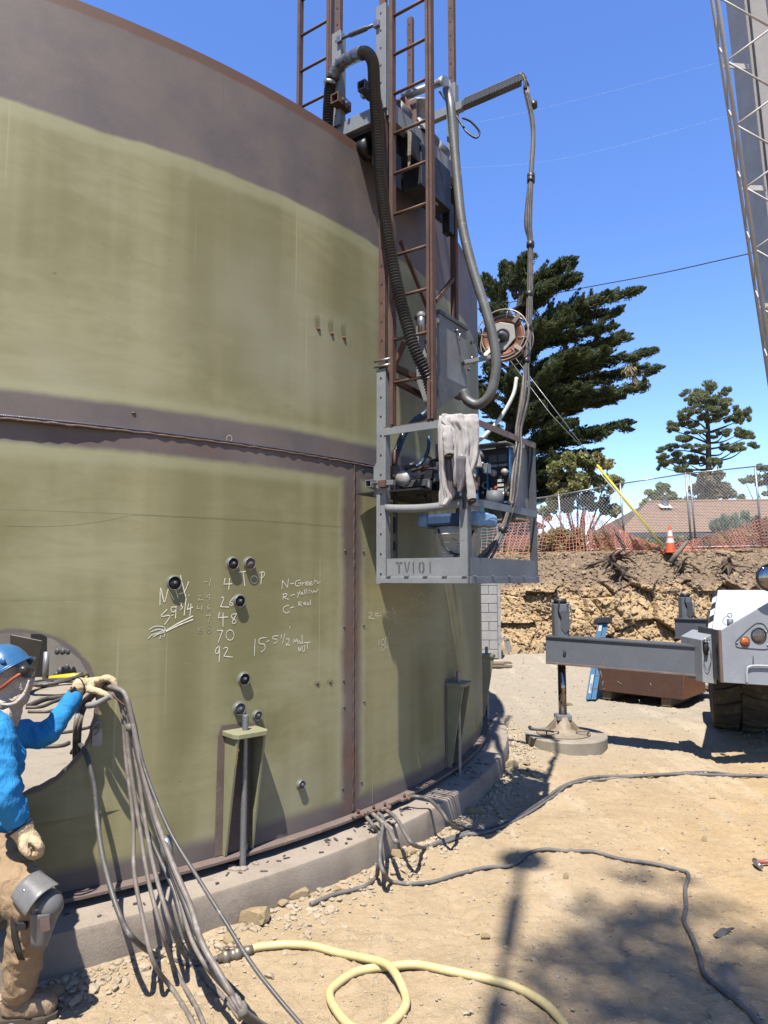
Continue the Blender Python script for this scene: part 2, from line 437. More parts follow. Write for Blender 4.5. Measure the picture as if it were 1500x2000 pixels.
# ---- cut bank behind the site with the terrace on top
def cells(x, y, seed):
    """faceted blocks: every cell is a tilted plane, cell borders are cracks"""
    rr = np.random.default_rng(seed); L = rr.random((64, 64, 5))
    xi = np.floor(x).astype(int); yi = np.floor(y).astype(int)
    best = np.full(x.shape, 9.0); sec = np.full(x.shape, 9.0); val = np.zeros(x.shape)
    for dx in (-1, 0, 1):
        for dy in (-1, 0, 1):
            c = L[(xi + dx) % 64, (yi + dy) % 64]
            px = xi + dx + c[..., 0]; py = yi + dy + c[..., 1]
            d = np.hypot(x - px, y - py)
            v = (c[..., 2] - .5) + (c[..., 3] - .5) * 1.5 * (x - px) + (c[..., 4] - .5) * 1.5 * (y - py)
            up = d < best
            sec = np.where(up, best, np.minimum(sec, d)); val = np.where(up, v, val); best = np.where(up, d, best)
    return val, sec - best
bx = np.concatenate([[-60, -30, -16, -8, -2], np.arange(1.2, 12.5, .022), [13, 14, 16, 20, 30, 60]])
NP_ = 170
pt = np.linspace(0, 1, NP_)
# profile along the slope: foot, rock face, loose dirt slope, lip
prof_y = np.interp(pt, [0, .08, .55, .85, 1], [17.3, 17.62, 18.25, 19.35, 19.9])
prof_z = np.interp(pt, [0, .08, .55, .85, 1], [-.03, .12, 1.62, 2.46, 2.66])
BX, BT = np.meshgrid(bx, pt)
BY = prof_y[:, None] + .25 * fbm(BX * .35, BX * 0 + 3, 3); BZ = prof_z[:, None] * (1 + 0 * BX)
lip = .018 * (BX - 6)                                     # the terrace climbs gently to the right
rocky = np.clip((.68 - BT) / .15, 0, 1) * np.clip((BT - .04) / .08, 0, 1)
dirtz = np.clip((BT - .5) / .15, 0, 1)
S = BT * 3.4
v1, e1 = cells(BX * 1.25 + S * .8, S * 1.1 - BX * .45, 3)
v2, e2 = cells(BX * 4.2 - S * 1.2, S * 3.6 + BX * 1.0, 5)
v3, e3 = cells(BX * 9.0 + S * 2, S * 8.0, 8)
rough = .05 * (np.abs(fbm(BX * 5, S * 5, 4, .6)) * -1.2 + .25) + .03 * fbm(BX * 16, S * 16, 3, .6)
disp = rocky * (rough * 1.3 + .33 * v1 + .10 * v2 * (vnoise(BX * .9, S * .9) > -.05) + .03 * v3 - .16 * np.exp(-e1 / .028) * (vnoise(BX * 1.3 + 9, S) > -.12) - .03 * np.exp(-e2 / .04))
disp += dirtz * (rough * .8 + .10 * fbm(BX * 2.2, S * 2.2, 4) + .07 * v2 * (fbm(BX * .8, S * .8, 2) > .02) + .035 * v3)
und = dirtz * np.exp(-((BT - .86) / .05) ** 2) * np.clip(fbm(BX * .9 + 40, S, 3) * 5, 0, 1)      # undercut lip under the sod
disp -= .12 * und
fan = np.exp(-((BX - 3.1) / .9) ** 2) * np.clip(1 - BT / .38, 0, 1)                              # scree at the foot
disp += .55 * fan
BY = BY - disp * .9; BZ = BZ + disp * .45 * dirtz + lip * BT
ter_y = np.array([20.3, 21, 23, 30, 60, 200, 900.]); ter = []
TZT = 2.70
BYf = np.concatenate([BY, np.repeat(ter_y[:, None], len(bx), 1)]); 
tz = TZT + lip[:7 if len(lip) >= 7 else 1][:1] * 1.0 + 0 * ter_y[:, None]
tz = tz + np.minimum(np.maximum(ter_y[:, None] - 20.5, 0) * -.03, 0) 
BZf = np.concatenate([BZ, np.maximum(tz, .6)]); BXf = np.concatenate([BX, np.repeat(bx[None], 7, 0)])
def mat_bank():
    m, t, b = nt('cut_bank'); co = coord(t, 'Object')
    sx = N(t, 'ShaderNodeSeparateXYZ'); t.links.new(co, sx.inputs[0])
    n1 = noise_n(t, co, 1.1, 6, .65); n2 = noise_n(t, co, 6, 6, .7); n3 = noise_n(t, co, 40, 4, .65)
    rock = mix_n(t, ramp_n(t, n1, .3, .68), (.50, .36, .20), (.40, .28, .15))
    rock = mix_n(t, math_n(t, 'MULTIPLY', ramp_n(t, n2, .55, .75), .6), rock, (.56, .48, .36))
    rock = mix_n(t, math_n(t, 'MULTIPLY', ramp_n(t, noise_n(t, co, 2.3, 5, .6, .5), .62, .7), .6), rock, (.24, .195, .16))
    soil = mix_n(t, ramp_n(t, n2, .3, .7), (.25, .185, .125), (.18, .13, .088))
    hz = math_n(t, 'ADD', sx.outputs[2], math_n(t, 'MULTIPLY', n1, 1.3))
    col = mix_n(t, ramp_n(t, hz, 2.15, 2.5), rock, soil)
    col = mix_n(t, ramp_n(t, sx.outputs[1], 19.6, 20.0), col, (.34, .25, .15))
    col = mix_n(t, math_n(t, 'MULTIPLY', ramp_n(t, n3, .45, .75), .5), col, (.19, .13, .08))
    t.links.new(col, b.inputs['Base Color']); b.inputs['Roughness'].default_value = .95; b.inputs['Specular IOR Level'].default_value = .1
    bump_n(t, b, math_n(t, 'ADD', math_n(t, 'MULTIPLY', n3, .5), n2), .7, .05)
    return m
MT['bank'] = mat_bank()
r_, c_ = BXf.shape; idx = np.arange(r_ * c_).reshape(r_, c_)
faces = np.stack([idx[:-1, :-1], idx[:-1, 1:], idx[1:, 1:], idx[1:, :-1]], -1).reshape(-1, 4)
bank = link('embankment', np_mesh('embankment', np.stack([BXf, BYf, BZf], -1).reshape(-1, 3), faces, MT['bank'], False))
tag(bank, kind='structure')

# ---- stones: one faceted shape each, turned and scaled
MT['stone'] = mat('stone', (.50, .37, .20), (.40, .30, .18), 4, .9, 0, .5, 24, bdist=.01, spots=(.58, .47, .32), sscale=6)
MT['stone_gray'] = mat('stone_gray', (.58, .48, .34), (.45, .36, .25), 5, .9, 0, .5, 30, bdist=.006, spots=(.55, .44, .27), sscale=8)
def stone_mesh(seed, m, cuts=9, sub=2):
    bm = bmesh.new(); bmesh.ops.create_icosphere(bm, subdivisions=sub, radius=1.0)
    rr = random.Random(seed)
    pl = []
    for _ in range(cuts):
        d = V((rr.gauss(0, 1), rr.gauss(0, 1), rr.gauss(0, 1))).normalized(); pl.append((d, rr.uniform(.45, .8)))
    for v in bm.verts:
        p = v.co.copy()
        for d, k in pl:
            q = p.dot(d)
            if q > k: p -= d * (q - k)
        v.co = p
    me = bpy.data.meshes.new('rock'); bm.to_mesh(me); bm.free(); me.materials.append(m); return me
STONES = [stone_mesh(i, MT['stone']) for i in range(6)]
PEB = [np.array([v.co[:] for v in stone_mesh(20 + i, MT['stone_gray'], 7, 1).vertices]) for i in range(8)]
PF = np.array([p.vertices[:] for p in stone_mesh(20, MT['stone_gray'], 7, 1).polygons])
def bank_surface(x, t):
    i = int(np.argmin(np.abs(bx - x))); j = int(t * (NP_ - 1))
    return V((bx[i], BY[j, i], BZ[j, i]))
rr = random.Random(4)
for k in range(70):
    x = rr.uniform(2.6, 10.5); tt = rr.choice([rr.uniform(.03, .12), rr.uniform(.03, .14), rr.uniform(.5, .9)])
    p = bank_surface(x, tt); s = rr.uniform(.06, .17) * (1.25 if tt < .6 else .7)
    o = bpy.data.objects.new('rock', STONES[k % 6]); COL.objects.link(o); o.parent = bank
    o.location = p + V((0, -.25 * s, .1 * s)); o.rotation_euler = (rr.uniform(0, 6), rr.uniform(0, 6), rr.uniform(0, 6))
    o.scale = (s * rr.uniform(.8, 1.5), s * rr.uniform(.6, 1), s * rr.uniform(.5, .9))
# gravel and pebbles nobody could count
def scatter(name, pts, size, m):
    co = []; fc = []; n = 0
    for (x, y), s in zip(pts, size):
        P = PEB[rr.randrange(8)] * np.array([s * rr.uniform(.8, 1.4), s * rr.uniform(.7, 1.1), s * rr.uniform(.45, .8)])
        a = rr.uniform(0, 6.28); c, q = cos(a), sin(a)
        P = np.stack([P[:, 0] * c - P[:, 1] * q, P[:, 0] * q + P[:, 1] * c, P[:, 2]], -1)
        z = GH(x, y) + s * rr.uniform(-.1, .3)
        co.append(P + np.array([x, y, z])); fc.append(PF + n); n += len(P)
    o = link(name, np_mesh(name, np.concatenate(co), np.concatenate(fc), m, False)); tag(o, kind='stuff'); return o
pts = []; sz = []
for _ in range(2600):                                     # gravel at the foot of the ringwall
    th = rr.uniform(-1.25, .25); d = RWR + abs(rr.gauss(0, .15)) + .02
    p = tank_pt(th, 0, d)
    if p.y > 2.3: pts.append((p.x, p.y)); sz.append(rr.choice([.008, .012, .016, .022, .03]) * rr.uniform(.7, 1.2))
gr = scatter('gravel', pts, sz, MT['stone_gray'])
pts = []; sz = []
for _ in range(10000):
    y = 2.3 * (16 / 2.3) ** rr.random(); x = rr.uniform(-.4, .62) * y
    if math.hypot(x - TC.x, y - TC.y) < RWR + .05: continue
    pts.append((x, y)); sz.append(rr.choice([.003, .004, .005, .007]) * rr.uniform(.7, 1.3) * (1 + .16 * y) * (1.8 if rr.random() < .03 else 1))
scatter('pebbles', pts, sz, MT['stone_gray'])

# broken rubble lying on the bank
co = []; fc = []; n = 0
for _ in range(3000):
    x = rr.uniform(2.2, 10.8); tt = rr.choice([rr.uniform(.02, .12), rr.uniform(.48, .97), rr.uniform(.1, .55)]); p = bank_surface(x, tt); s = rr.choice([.02, .03, .04, .055]) * rr.uniform(.7, 1.3)
    P = PEB[rr.randrange(8)] * np.array([s * rr.uniform(.8, 1.6), s * rr.uniform(.7, 1.1), s * rr.uniform(.5, .9)]); a = rr.uniform(0, 6.28); c, q = cos(a), sin(a)
    P = np.stack([P[:, 0] * c - P[:, 2] * q, P[:, 1], P[:, 0] * q + P[:, 2] * c], -1); co.append(P + np.array(p) + np.array([0, -s * .3, s * .2])); fc.append(PF + n); n += len(P)
MT['rubble'] = mat('rubble', (.48, .36, .23), (.34, .25, .165), 2.2, .95, 0, .4, 24, bdist=.01)
tag(link('rubble', np_mesh('rubble', np.concatenate(co), np.concatenate(fc), MT['rubble'], False)), kind='stuff')

# ================================================================== TANK
R_ = TR
TH_SEAM = th_of(PT(690, 1300)); HOLE = PT(18, 1394); TH_H = th_of(HOLE); HZ, HR = HOLE.z, .405
def mat_shell():
    m, t, b = nt('primed_shell')
    uv = N(t, 'ShaderNodeUVMap', uv_map='UVMap').outputs[0]
    sx = N(t, 'ShaderNodeSeparateXYZ'); t.links.new(uv, sx.inputs[0]); U, Z = sx.outputs[0], sx.outputs[1]
    def mp(sc):
        q = t.nodes.new('ShaderNodeMapping'); q.inputs['Scale'].default_value = (*sc, 1); t.links.new(uv, q.inputs[0]); return q.outputs[0]
    wob = math_n(t, 'SUBTRACT', noise_n(t, mp((1.1, .9)), 1, 3, .45), .5)
    wob2 = math_n(t, 'SUBTRACT', noise_n(t, mp((5, 5)), 1, 4, .6), .5)
    W = math_n(t, 'ADD', math_n(t, 'MULTIPLY', wob, .16), math_n(t, 'MULTIPLY', wob2, .025))
    zw = math_n(t, 'ADD', Z, W); zs = math_n(t, 'ADD', Z, math_n(t, 'MULTIPLY', wob2, .035)); 
    wob3 = math_n(t, 'SUBTRACT', noise_n(t, mp((1.5, 3.2)), 1, 4, .6), .5)
    us = math_n(t, 'ADD', U, math_n(t, 'ADD', math_n(t, 'MULTIPLY', wob2, .05), math_n(t, 'MULTIPLY', wob3, .055)))
    # olive primer: sprayed in overlapping passes
    vert = noise_n(t, mp((1.5, .06)), 1, 4, .55); blotch = noise_n(t, mp((.7, 1.1)), 1, 5, .6)
    hor = noise_n(t, mp((2.2, 11)), 1, 6, .68, .8); fine = noise_n(t, mp((60, 90)), 1, 3, .6)
    ol = mix_n(t, ramp_n(t, vert, .40, .60), (.315, .288, .155), (.205, .188, .088))
    ol = mix_n(t, math_n(t, 'MULTIPLY', ramp_n(t, blotch, .45, .66), .7), ol, (.345, .325, .19))
    ol = mix_n(t, math_n(t, 'MULTIPLY', ramp_n(t, hor, .40, .68), .24), ol, (.165, .152, .058))
    ol = mix_n(t, math_n(t, 'MULTIPLY', ramp_n(t, noise_n(t, mp((.5, .5)), 1, 3, .5), .56, .72), .45), ol, (.35, .34, .255))
    # faint drip and scratch lines
    dl = ramp_n(t, noise_n(t, mp((34, .35)), 1, 2, .4), .70, .76)
    ol = mix_n(t, math_n(t, 'MULTIPLY', dl, .3), ol, (.47, .46, .33))
    # bare mill steel, brown grey, streaked by rain
    strk = noise_n(t, mp((22, .45)), 1, 5, .7); sm = noise_n(t, mp((2.5, 2.5)), 1, 5, .6)
    st = mix_n(t, ramp_n(t, sm, .3, .7), (.165, .132, .115), (.118, .10, .097))
    st = mix_n(t, math_n(t, 'MULTIPLY', ramp_n(t, strk, .6, .72), .45), st, (.13, .095, .08))
    st = mix_n(t, math_n(t, 'MULTIPLY', ramp_n(t, fine, .55, .75), .3), st, (.25, .205, .18))
    rst = mix_n(t, ramp_n(t, noise_n(t, mp((9, 9)), 1, 6, .7), .35, .65), (.20, .09, .045), (.13, .068, .042))
    # weld zones are left bare: girth seam, upright seam (lower course only), foot, and the open top course
    def band(x, lo, hi, soft): 
        a = ramp_n(t, x, lo - soft, lo + soft); c = ramp_n(t, x, hi - soft, hi + soft); return math_n(t, 'SUBTRACT', a, c, True)
    us0 = TH_SEAM * R_
    low = ramp_n(t, Z, TZ1 + .02, TZ1 - .02)
    low = math_n(t, 'SUBTRACT', 1.0, ramp_n(t, Z, TZ1 - .03, TZ1 + .03))
    g = band(zs, TZ1 - .115, TZ1 + .155, .024)
    vs = math_n(t, 'MULTIPLY', band(us, us0 - .11, us0 + .08, .042), low)
    ft = math_n(t, 'SUBTRACT', 1.0, ramp_n(t, zs, TZ0 + .07, TZ0 + .15))
    tp = ramp_n(t, zw, 4.455, 4.485)
    bare = math_n(t, 'MAXIMUM', math_n(t, 'MAXIMUM', g, vs), math_n(t, 'MAXIMUM', ft, tp))
    spk = ramp_n(t, noise_n(t, mp((26, 26)), 1, 3, .5), .745, .77)
    scf = ramp_n(t, noise_n(t, mp((5, 14)), 1, 5, .75, 1.5), .66, .74)
    ol = mix_n(t, math_n(t, 'MULTIPLY', scf, .28), ol, (.42, .41, .33)); ol = mix_n(t, math_n(t, 'MULTIPLY', spk, .6), ol, (.13, .085, .05))
    # torch-cut hole: scorched rim
    dh = math_n(t, 'SQRT', math_n(t, 'ADD', math_n(t, 'POWER', math_n(t, 'SUBTRACT', U, TH_H * R_), 2.0), math_n(t, 'POWER', math_n(t, 'SUBTRACT', Z, HZ), 2.0)))
    dh = math_n(t, 'ADD', dh, math_n(t, 'MULTIPLY', wob2, .05))
    hr = math_n(t, 'SUBTRACT', 1.0, ramp_n(t, dh, HR + .012, HR + .03))
    bare = math_n(t, 'MAXIMUM', bare, hr)
    # pale overspray where the primer was feathered off
    halo = math_n(t, 'MAXIMUM', math_n(t, 'MAXIMUM', band(zs, TZ1 + .12, TZ1 + .22, .03), band(zs, TZ1 - .19, TZ1 - .09, .03)), math_n(t, 'MAXIMUM', band(zw, 4.38, 4.49, .03), math_n(t, 'MULTIPLY', band(us, us0 - .16, us0 + .13, .025), low)))
    ol = mix_n(t, math_n(t, 'MULTIPLY', halo, .42), ol, (.36, .355, .215))
    wz = math_n(t, 'MAXIMUM', math_n(t, 'MULTIPLY', band(zs, TZ1 - .10, TZ1 - .012, .035), .6), vs)
    st2 = mix_n(t, math_n(t, 'MULTIPLY', wz, math_n(t, 'ADD', math_n(t, 'MULTIPLY', ramp_n(t, sm, .36, .72), .5), .05)), st, rst)
    col = mix_n(t, bare, ol, st2)
    edge = ramp_n(t, math_n(t, 'ADD', Z, math_n(t, 'MULTIPLY', wob2, .04)), TZ2 - .085, TZ2 - .06)
    col = mix_n(t, edge, col, mix_n(t, sm, (.16, .085, .055), (.105, .062, .045)))
    run = ramp_n(t, noise_n(t, mp((12, .8)), 1, 4, .6), .60, .74)
    run = math_n(t, 'MULTIPLY', run, ramp_n(t, Z, TZ2 - .6, TZ2 - .05))
    col = mix_n(t, math_n(t, 'MULTIPLY', run, .4), col, (.16, .085, .05))
    t.links.new(col, b.inputs['Base Color'])
    b.inputs['Roughness'].default_value = .62
    b.inputs['Specular IOR Level'].default_value = .2
    bump_n(t, b, math_n(t, 'ADD', math_n(t, 'MULTIPLY', fine, .25), math_n(t, 'MULTIPLY', hor, .5)), .12, .004)
    return m
MT['shell'] = mat_shell()
MT['shell_inside'] = mat('shell_inside', (.30, .27, .24), (.22, .19, .165), 2, .7, 0, .1, 40, stretch=(1, 1, .3), spots=(.2, .13, .09), sscale=2)
MT['weld'] = mat('weld', (.20, .12, .09), (.13, .085, .07), 30, .6, .2, .5, 120, spots=(.3, .26, .24), sscale=40)
MT['weld_bright'] = mat('weld_bright', (.40, .42, .50), (.25, .24, .27), 12, .3, .8, .3, 120)
MT['floor_plate'] = mat('floor_plate', (.46, .40, .31), (.38, .33, .26), 2, .85, 0, .3, 50, spots=(.3, .24, .18), sscale=4)

tank = root('storage_tank', (TC.x, TC.y, 0), 'big round steel tank shell in olive primer, unroofed, with bare brown weld bands', 'tank')
def shell(name, z0, z1, zlines, hole=False):
    ths = list(np.radians(np.arange(-180, 180, 1.25))) + [pi]
    a0 = a1 = None; H = .56 / R_
    if hole:
        a0, a1 = TH_H - H, TH_H + H; ths = sorted([a for a in ths if not (a0 - .004 < a < a1 + .004 and True) or a < a0 - .004 or a > a1 + .004] + [a0, a1])
    zs = sorted(set([z0, z1] + zlines + ([HZ - .56, HZ + .56] if hole else [])))
    vs = []; fs = []; uvs = []
    def grid(ths, zs, skip=None):
        b = len(vs); n = len(zs)
        for a in ths:
            for z in zs: vs.append(tank_pt(a, z)); uvs.append((a * R_, z))
        for i in range(len(ths) - 1):
            for j in range(n - 1):
                if skip and skip(ths[i], ths[i + 1], zs[j], zs[j + 1]): continue
                fs.append((b + i * n + j, b + (i + 1) * n + j, b + (i + 1) * n + j + 1, b + i * n + j + 1))
    grid(ths, zs, (lambda A, B, C, D: A > a0 - 1e-6 and B < a1 + 1e-6 and C > HZ - .56 - 1e-6 and D < HZ + .56 + 1e-6) if hole else None)
    if hole:
        K = 96; b = len(vs); rings = 5
        for k in range(K):
            an = 2 * pi * k / K; c, s_ = cos(an), sin(an); q = .56 / max(abs(c), abs(s_))
            rag = HR + .006 * math.sin(9 * an) * math.sin(3.3 * an + 1) + .003 * math.sin(31 * an)
            for r in range(rings):
                d = rag + (q - rag) * r / (rings - 1)
                a = TH_H + d * c / R_; z = HZ + d * s_
                vs.append(tank_pt(a, z)); uvs.append((a * R_, z))
        for k in range(K):
            k2 = (k + 1) % K
            for r in range(rings - 1):
                fs.append((b + k * rings + r, b + k * rings + r + 1, b + k2 * rings + r + 1, b + k2 * rings + r))
    n0 = len(vs); T = .011
    # inner skin
    for p in list(vs):
        d = V((p.x - TC.x, p.y - TC.y, 0)).normalized(); vs.append(p - d * T)
    uvs += uvs[:n0]
    outer = list(fs); fs += [tuple(i + n0 for i in f[::-1]) for f in outer]
    # rims (open edges)
    from collections import Counter
    ec = Counter(); od = {}
    for f in outer:
        for i in range(len(f)):
            e = (f[i], f[(i + 1) % len(f)]); k = tuple(sorted(e)); ec[k] += 1; od[k] = e
    rim = []
    for k, c in ec.items():
        if c == 1:
            a, b2 = od[k]; rim.append((b2, a, a + n0, b2 + n0))
    me = bpy.data.meshes.new(name)
    off = wloc(tank)
    me.from_pydata([tuple(p - off) for p in vs], [], fs + rim)
    me.materials.append(MT['shell']); me.materials.append(MT['shell_inside'])
    mi = [0] * len(outer) + [1] * len(outer) + [0] * len(rim); me.polygons.foreach_set('material_index', mi)
    me.polygons.foreach_set('use_smooth', [True] * (2 * len(outer)) + [False] * len(rim))
    uvl = me.uv_layers.new(name='UVMap'); li = np.zeros(len(me.loops), dtype=np.int32); me.loops.foreach_get('vertex_index', li)
    uvl.data.foreach_set('uv', np.array(uvs, dtype=np.float32)[li].ravel()); me.update()
    nor = []
    for p in me.polygons:
        for vi in p.vertices:
            if p.index >= 2 * len(outer): nor.append(p.normal[:]); continue
            q = vs[vi]; d = V((q.x - TC.x, q.y - TC.y, 0)).normalized()
            nor.append((d if p.index < len(outer) else -d)[:])
    me.normals_split_custom_set(nor)
    return link(name, me, tank)
shell('shell_course', TZ0, TZ1, [1.0, 2.0], True)
shell('shell_course', TZ1 + .002, TZ2, [3.5, 4.4])
# weld beads, foot plate, floor
def arc(z, r, a0, a1, n): return [tank_pt(a0 + (a1 - a0) * i / n, z, r) for i in range(n + 1)]
mb = MB(); pts = arc(TZ1, R_ + .001, -2.4, .6, 420)
mb.tube([p + V((0, 0, .003 * math.sin(i * 1.9) * math.sin(i * .37))) for i, p in enumerate(pts)], [.008 + .0025 * math.sin(i * 2.7) for i in range(len(pts))], 6); mb.build('girth_weld', MT['weld'], tank)
mb = MB(); mb.tube(arc(TZ1 + .017, R_ + .0005, -2.4, .6, 240), .0055, 6); mb.build('plate_edge', MT['weld_bright'], tank)
mb = MB(); zz = np.linspace(TZ0 + .01, TZ1 - .01, 260)
mb.tube([tank_pt(TH_SEAM + .0004 * math.sin(z * 60), z, R_ + .002) for z in zz], [.0065 + .0012 * math.sin(z * 310) * math.sin(z * 41) for z in zz], 6); mb.build('upright_weld', MT['weld'], tank)
for du in ():
    mb = MB(); mb.tube([tank_pt(TH_SEAM + du / R_, z, R_ + .001) for z in np.linspace(TZ0 + .01, TZ1 - .05, 30)], .003, 5); mb.build('weld_edge', MT['weld'], tank)
mb = MB(); mb.lathe([(R_ - .1, TZ0 - .002), (R_ + .065, TZ0 - .002), (R_ + .068, TZ0 - .006), (R_ + .068, TZ0 - .022), (R_ - .1, TZ0 - .022)], 288, (TC.x, TC.y, 0), smooth=False); 
MT['chime'] = mat('chime', (.25, .185, .155), (.19, .135, .115), 6, .8, 0, .3, 60, spots=(.33, .25, .2), sscale=9)
mb.build('foot_plate', MT['chime'], tank, bevel=.002)
mb = MB(); mb.lathe([(0.01, TZ0 - .03), (R_ - .05, TZ0 - .03), (R_ - .05, TZ0 - .012), (0.01, TZ0 - .012)], 96, (TC.x, TC.y, 0), smooth=False); mb.build('floor_plate', MT['floor_plate'], tank)

def tframe(p):
    """outward, sideways (to the right seen from outside) and up at a point of the shell"""
    n = V((p.x - TC.x, p.y - TC.y, 0)).normalized(); return n, V((-n.y, n.x, 0)), V((0, 0, 1))
# pipe couplings welded through the shell
def coupling(u, v, r, plug, L=.034):
    p = PT(u, v); n, s, z = tframe(p); p = p - n * .008
    mb = MB(); mb.lathe([(r * .84, L - .012), (r * .97, L), (r, L - .004), (r, 0)][::-1] , 24, p, (s, z, n))
    c = mb.build('pipe_coupling', MT['galv'], tank)
    mb = MB(); mb.lathe([(0.001, L - .006), (r * .84, L - .006), (r * .84, L - .02)], 20, p, (s, z, n)); pl = mb.build('plug', plug, c)
    mb = MB(); mb.box(p + n * (L - .001) + z * .004, (.014, .014, .014), (s, z, n)); mb.build('plug_head', MT['galv'], c, bevel=.003)
    mb = MB(); q = p + n * .0085; mb.lathe([(r, 0.002), (r * 1.25, 0.0)][::-1], 24, q, (s, z, n)); mb.build('weld_ring', MT['primer_smooth'], c)
MT['primer_smooth'] = mat('primer_smooth', (.36, .35, .21), (.30, .29, .16), 20, .5, 0, .1, 60)
MT['plug_black'] = mat('plug_black', (.022, .014, .013), (.04, .022, .02), 20, .35, 0, .2, 70)
MT['plug_brown'] = mat('plug_brown', (.24, .16, .13), (.18, .12, .1), 20, .6, 0, .2, 70)
MT['plug_gray'] = mat('plug_gray', (.20, .185, .165), (.12, .11, .10), 20, .5, .2, .3, 90)
coupling(339, 1139, .041, MT['plug_black']); coupling(453, 1101, .037, MT['plug_black']); coupling(486, 1101, .037, MT['plug_brown'])
coupling(466, 1174, .037, MT['plug_black']); coupling(475, 1326, .037, MT['plug_black']); coupling(466, 1384, .037, MT['plug_gray'])
coupling(501, 1397, .028, MT['plug_gray']); coupling(586, 1532, .028, MT['plug_brown'])
# fit-up nubs beside the seam and a rusty trio on the upper course
def nub(u, v, m, s=1.0, name='fitting_nub'):
    p = PT(u, v); n, sd, z = tframe(p); mb = MB(); mb.ball(p, .018 * s, 8, (1.1, .7, .6), (sd, z, n)); mb.build(name, m, tank)
for u, v in [(674, 1075), (710, 1077), (672, 1224), (710, 1221), (671, 1329), (672, 1380), (711, 1370), (669, 1540), (706, 1527), (708, 918)]: nub(u, v, MT['plug_gray'], .62)
for u, v in [(622, 643), (648, 652), (672, 660)]: nub(u, v, MT['rust_bright'], 1.0, 'rust_nub')
for u, v in [(620, 1335), (645, 1332), (261, 807)]: nub(u, v, MT['rust'], .7, 'rust_nub')
# grind marks trailing from the rusty trio
def shell_ribbon(mb, pts, w, off=.0016):
    P = [V(p) for p in pts]
    for i in range(len(P) - 1):
        a, b2 = P[i], P[i + 1]; n, s, z = tframe(a); d = (b2 - a)
        if d.length < 1e-6: continue
        side = d.cross(n).normalized() * w / 2; e = d.normalized() * w * .4
        mb.add([a - side - e, a + side - e, b2 + side + e, b2 - side + e], [(0, 1, 2, 3)])
def stroke(mb, px, w=.006, off=.002): shell_ribbon(mb, [PT(u, v, off) for u, v in px], w)
MT['olive_dark'] = mat('olive_dark', (.20, .19, .09), (.17, .16, .075), 30, .6, 0, 0)
mb = MB()
for u, v in [(620, 640), (646, 648), (671, 656)]:
    for k in range(4): stroke(mb, [(u - 3 + 2 * k, v), (u - 5 + 2.6 * k, v - 18 - (k % 2) * 6)], .005)
tag(mb.build('grind_marks', MT['olive_dark'], tank), kind='stuff')

# ---- chalk writing on the shell
def circ(x, y, rx, ry, n=14, tilt=0.0): return [(x + rx * cos(2 * pi * i / n + tilt), y + ry * sin(2 * pi * i / n + tilt)) for i in range(n + 1)]
def note(name, strokes, S, O, m, w=.006):
    w *= .72
    mb = MB()
    for st in strokes:
        px = [(x * S + O[0], y * S + O[1]) for x, y in st]
        if len(px) > 2:
            q = smooth_path([(a, b2, 0) for a, b2 in px], 3); px = [(p.x, p.y) for p in q]
        stroke(mb, px, w)
    return tag(mb.build(name, m, tank), kind='stuff')
A = (.16, (290, 1080)); B = (1 / 3, (280, 1060)); Cc = (.2, (640, 900))
note('chalk_note', [[(140, 635), (148, 430), (185, 580), (205, 580), (240, 440)], [(240, 440), (310, 570)], [(335, 465), (362, 548)], [(388, 270), (410, 360), (455, 535)], [(490, 350), (465, 420), (430, 480), (375, 500)], [(490, 512), (494, 520)],  # short stroke under the coupling draws its shadow tail in chalk colour
    [(225, 690), (165, 750), (165, 775), (250, 760), (255, 790), (200, 870)], [(283, 762), (302, 756)], [(335, 660), (285, 660), (278, 700), (300, 722), (335, 690), (338, 650), (330, 795)],
    [(385, 610), (410, 615), (395, 640), (415, 660), (395, 690)], [(460, 550), (435, 760)], [(490, 620), (475, 690)], [(475, 690), (540, 660)], [(520, 620), (505, 765)]], *A, MT['chalk'])
note('chalk_line', [[(540, 770), (360, 858)], [(360, 858), (215, 946)], [(540, 812), (380, 875)], [(380, 875), (220, 955)]], *A, MT['chalk'], .009)
note('chalk_smear', [[(10, 935), (80, 895), (180, 900), (205, 930)], [(0, 1045), (40, 1000), (100, 980), (200, 935)], [(30, 960), (120, 930), (205, 945)], [(90, 1000), (150, 960), (200, 950)], [(140, 1045), (150, 1010)], [(190, 1020), (200, 990)], [(60, 1020), (130, 985), (195, 965)]], *A, MT['chalk_smear'], .008)
note('chalk_note', [[(935, 310), (920, 380)], [(920, 380), (1020, 375)], [(990, 310), (980, 445)], [(890, 545), (915, 538), (915, 570), (880, 655)], [(880, 655), (980, 660)], [(1035, 545), (1000, 590), (990, 625), (1015, 642), (1035, 620), (1005, 605)],
    [(865, 725), (855, 790)], [(855, 790), (965, 780)], [(910, 730), (910, 895)], [(1075, 740), (1022, 750), (1015, 785), (1060, 820), (1065, 850), (1030, 862), (1025, 835), (1050, 790), (1075, 745)],
    [(840, 945), (905, 945)], [(905, 945), (855, 1085)], circ(995, 1002, 48, 62), [(860, 1140), (825, 1170), (820, 1220), (848, 1225), (870, 1150)], [(870, 1150), (862, 1330)], [(915, 1170), (945, 1150), (965, 1175), (920, 1260)], [(920, 1260), (1025, 1270)]], *A, MT['chalk'])
note('chalk_note', [[(1105, 235), (1190, 222)], [(1155, 225), (1175, 400)], circ(1290, 325, 42, 46), [(1385, 240), (1372, 380)], [(1360, 245), (1400, 226), (1418, 260), (1395, 295), (1372, 300)]], *A, MT['chalk'])
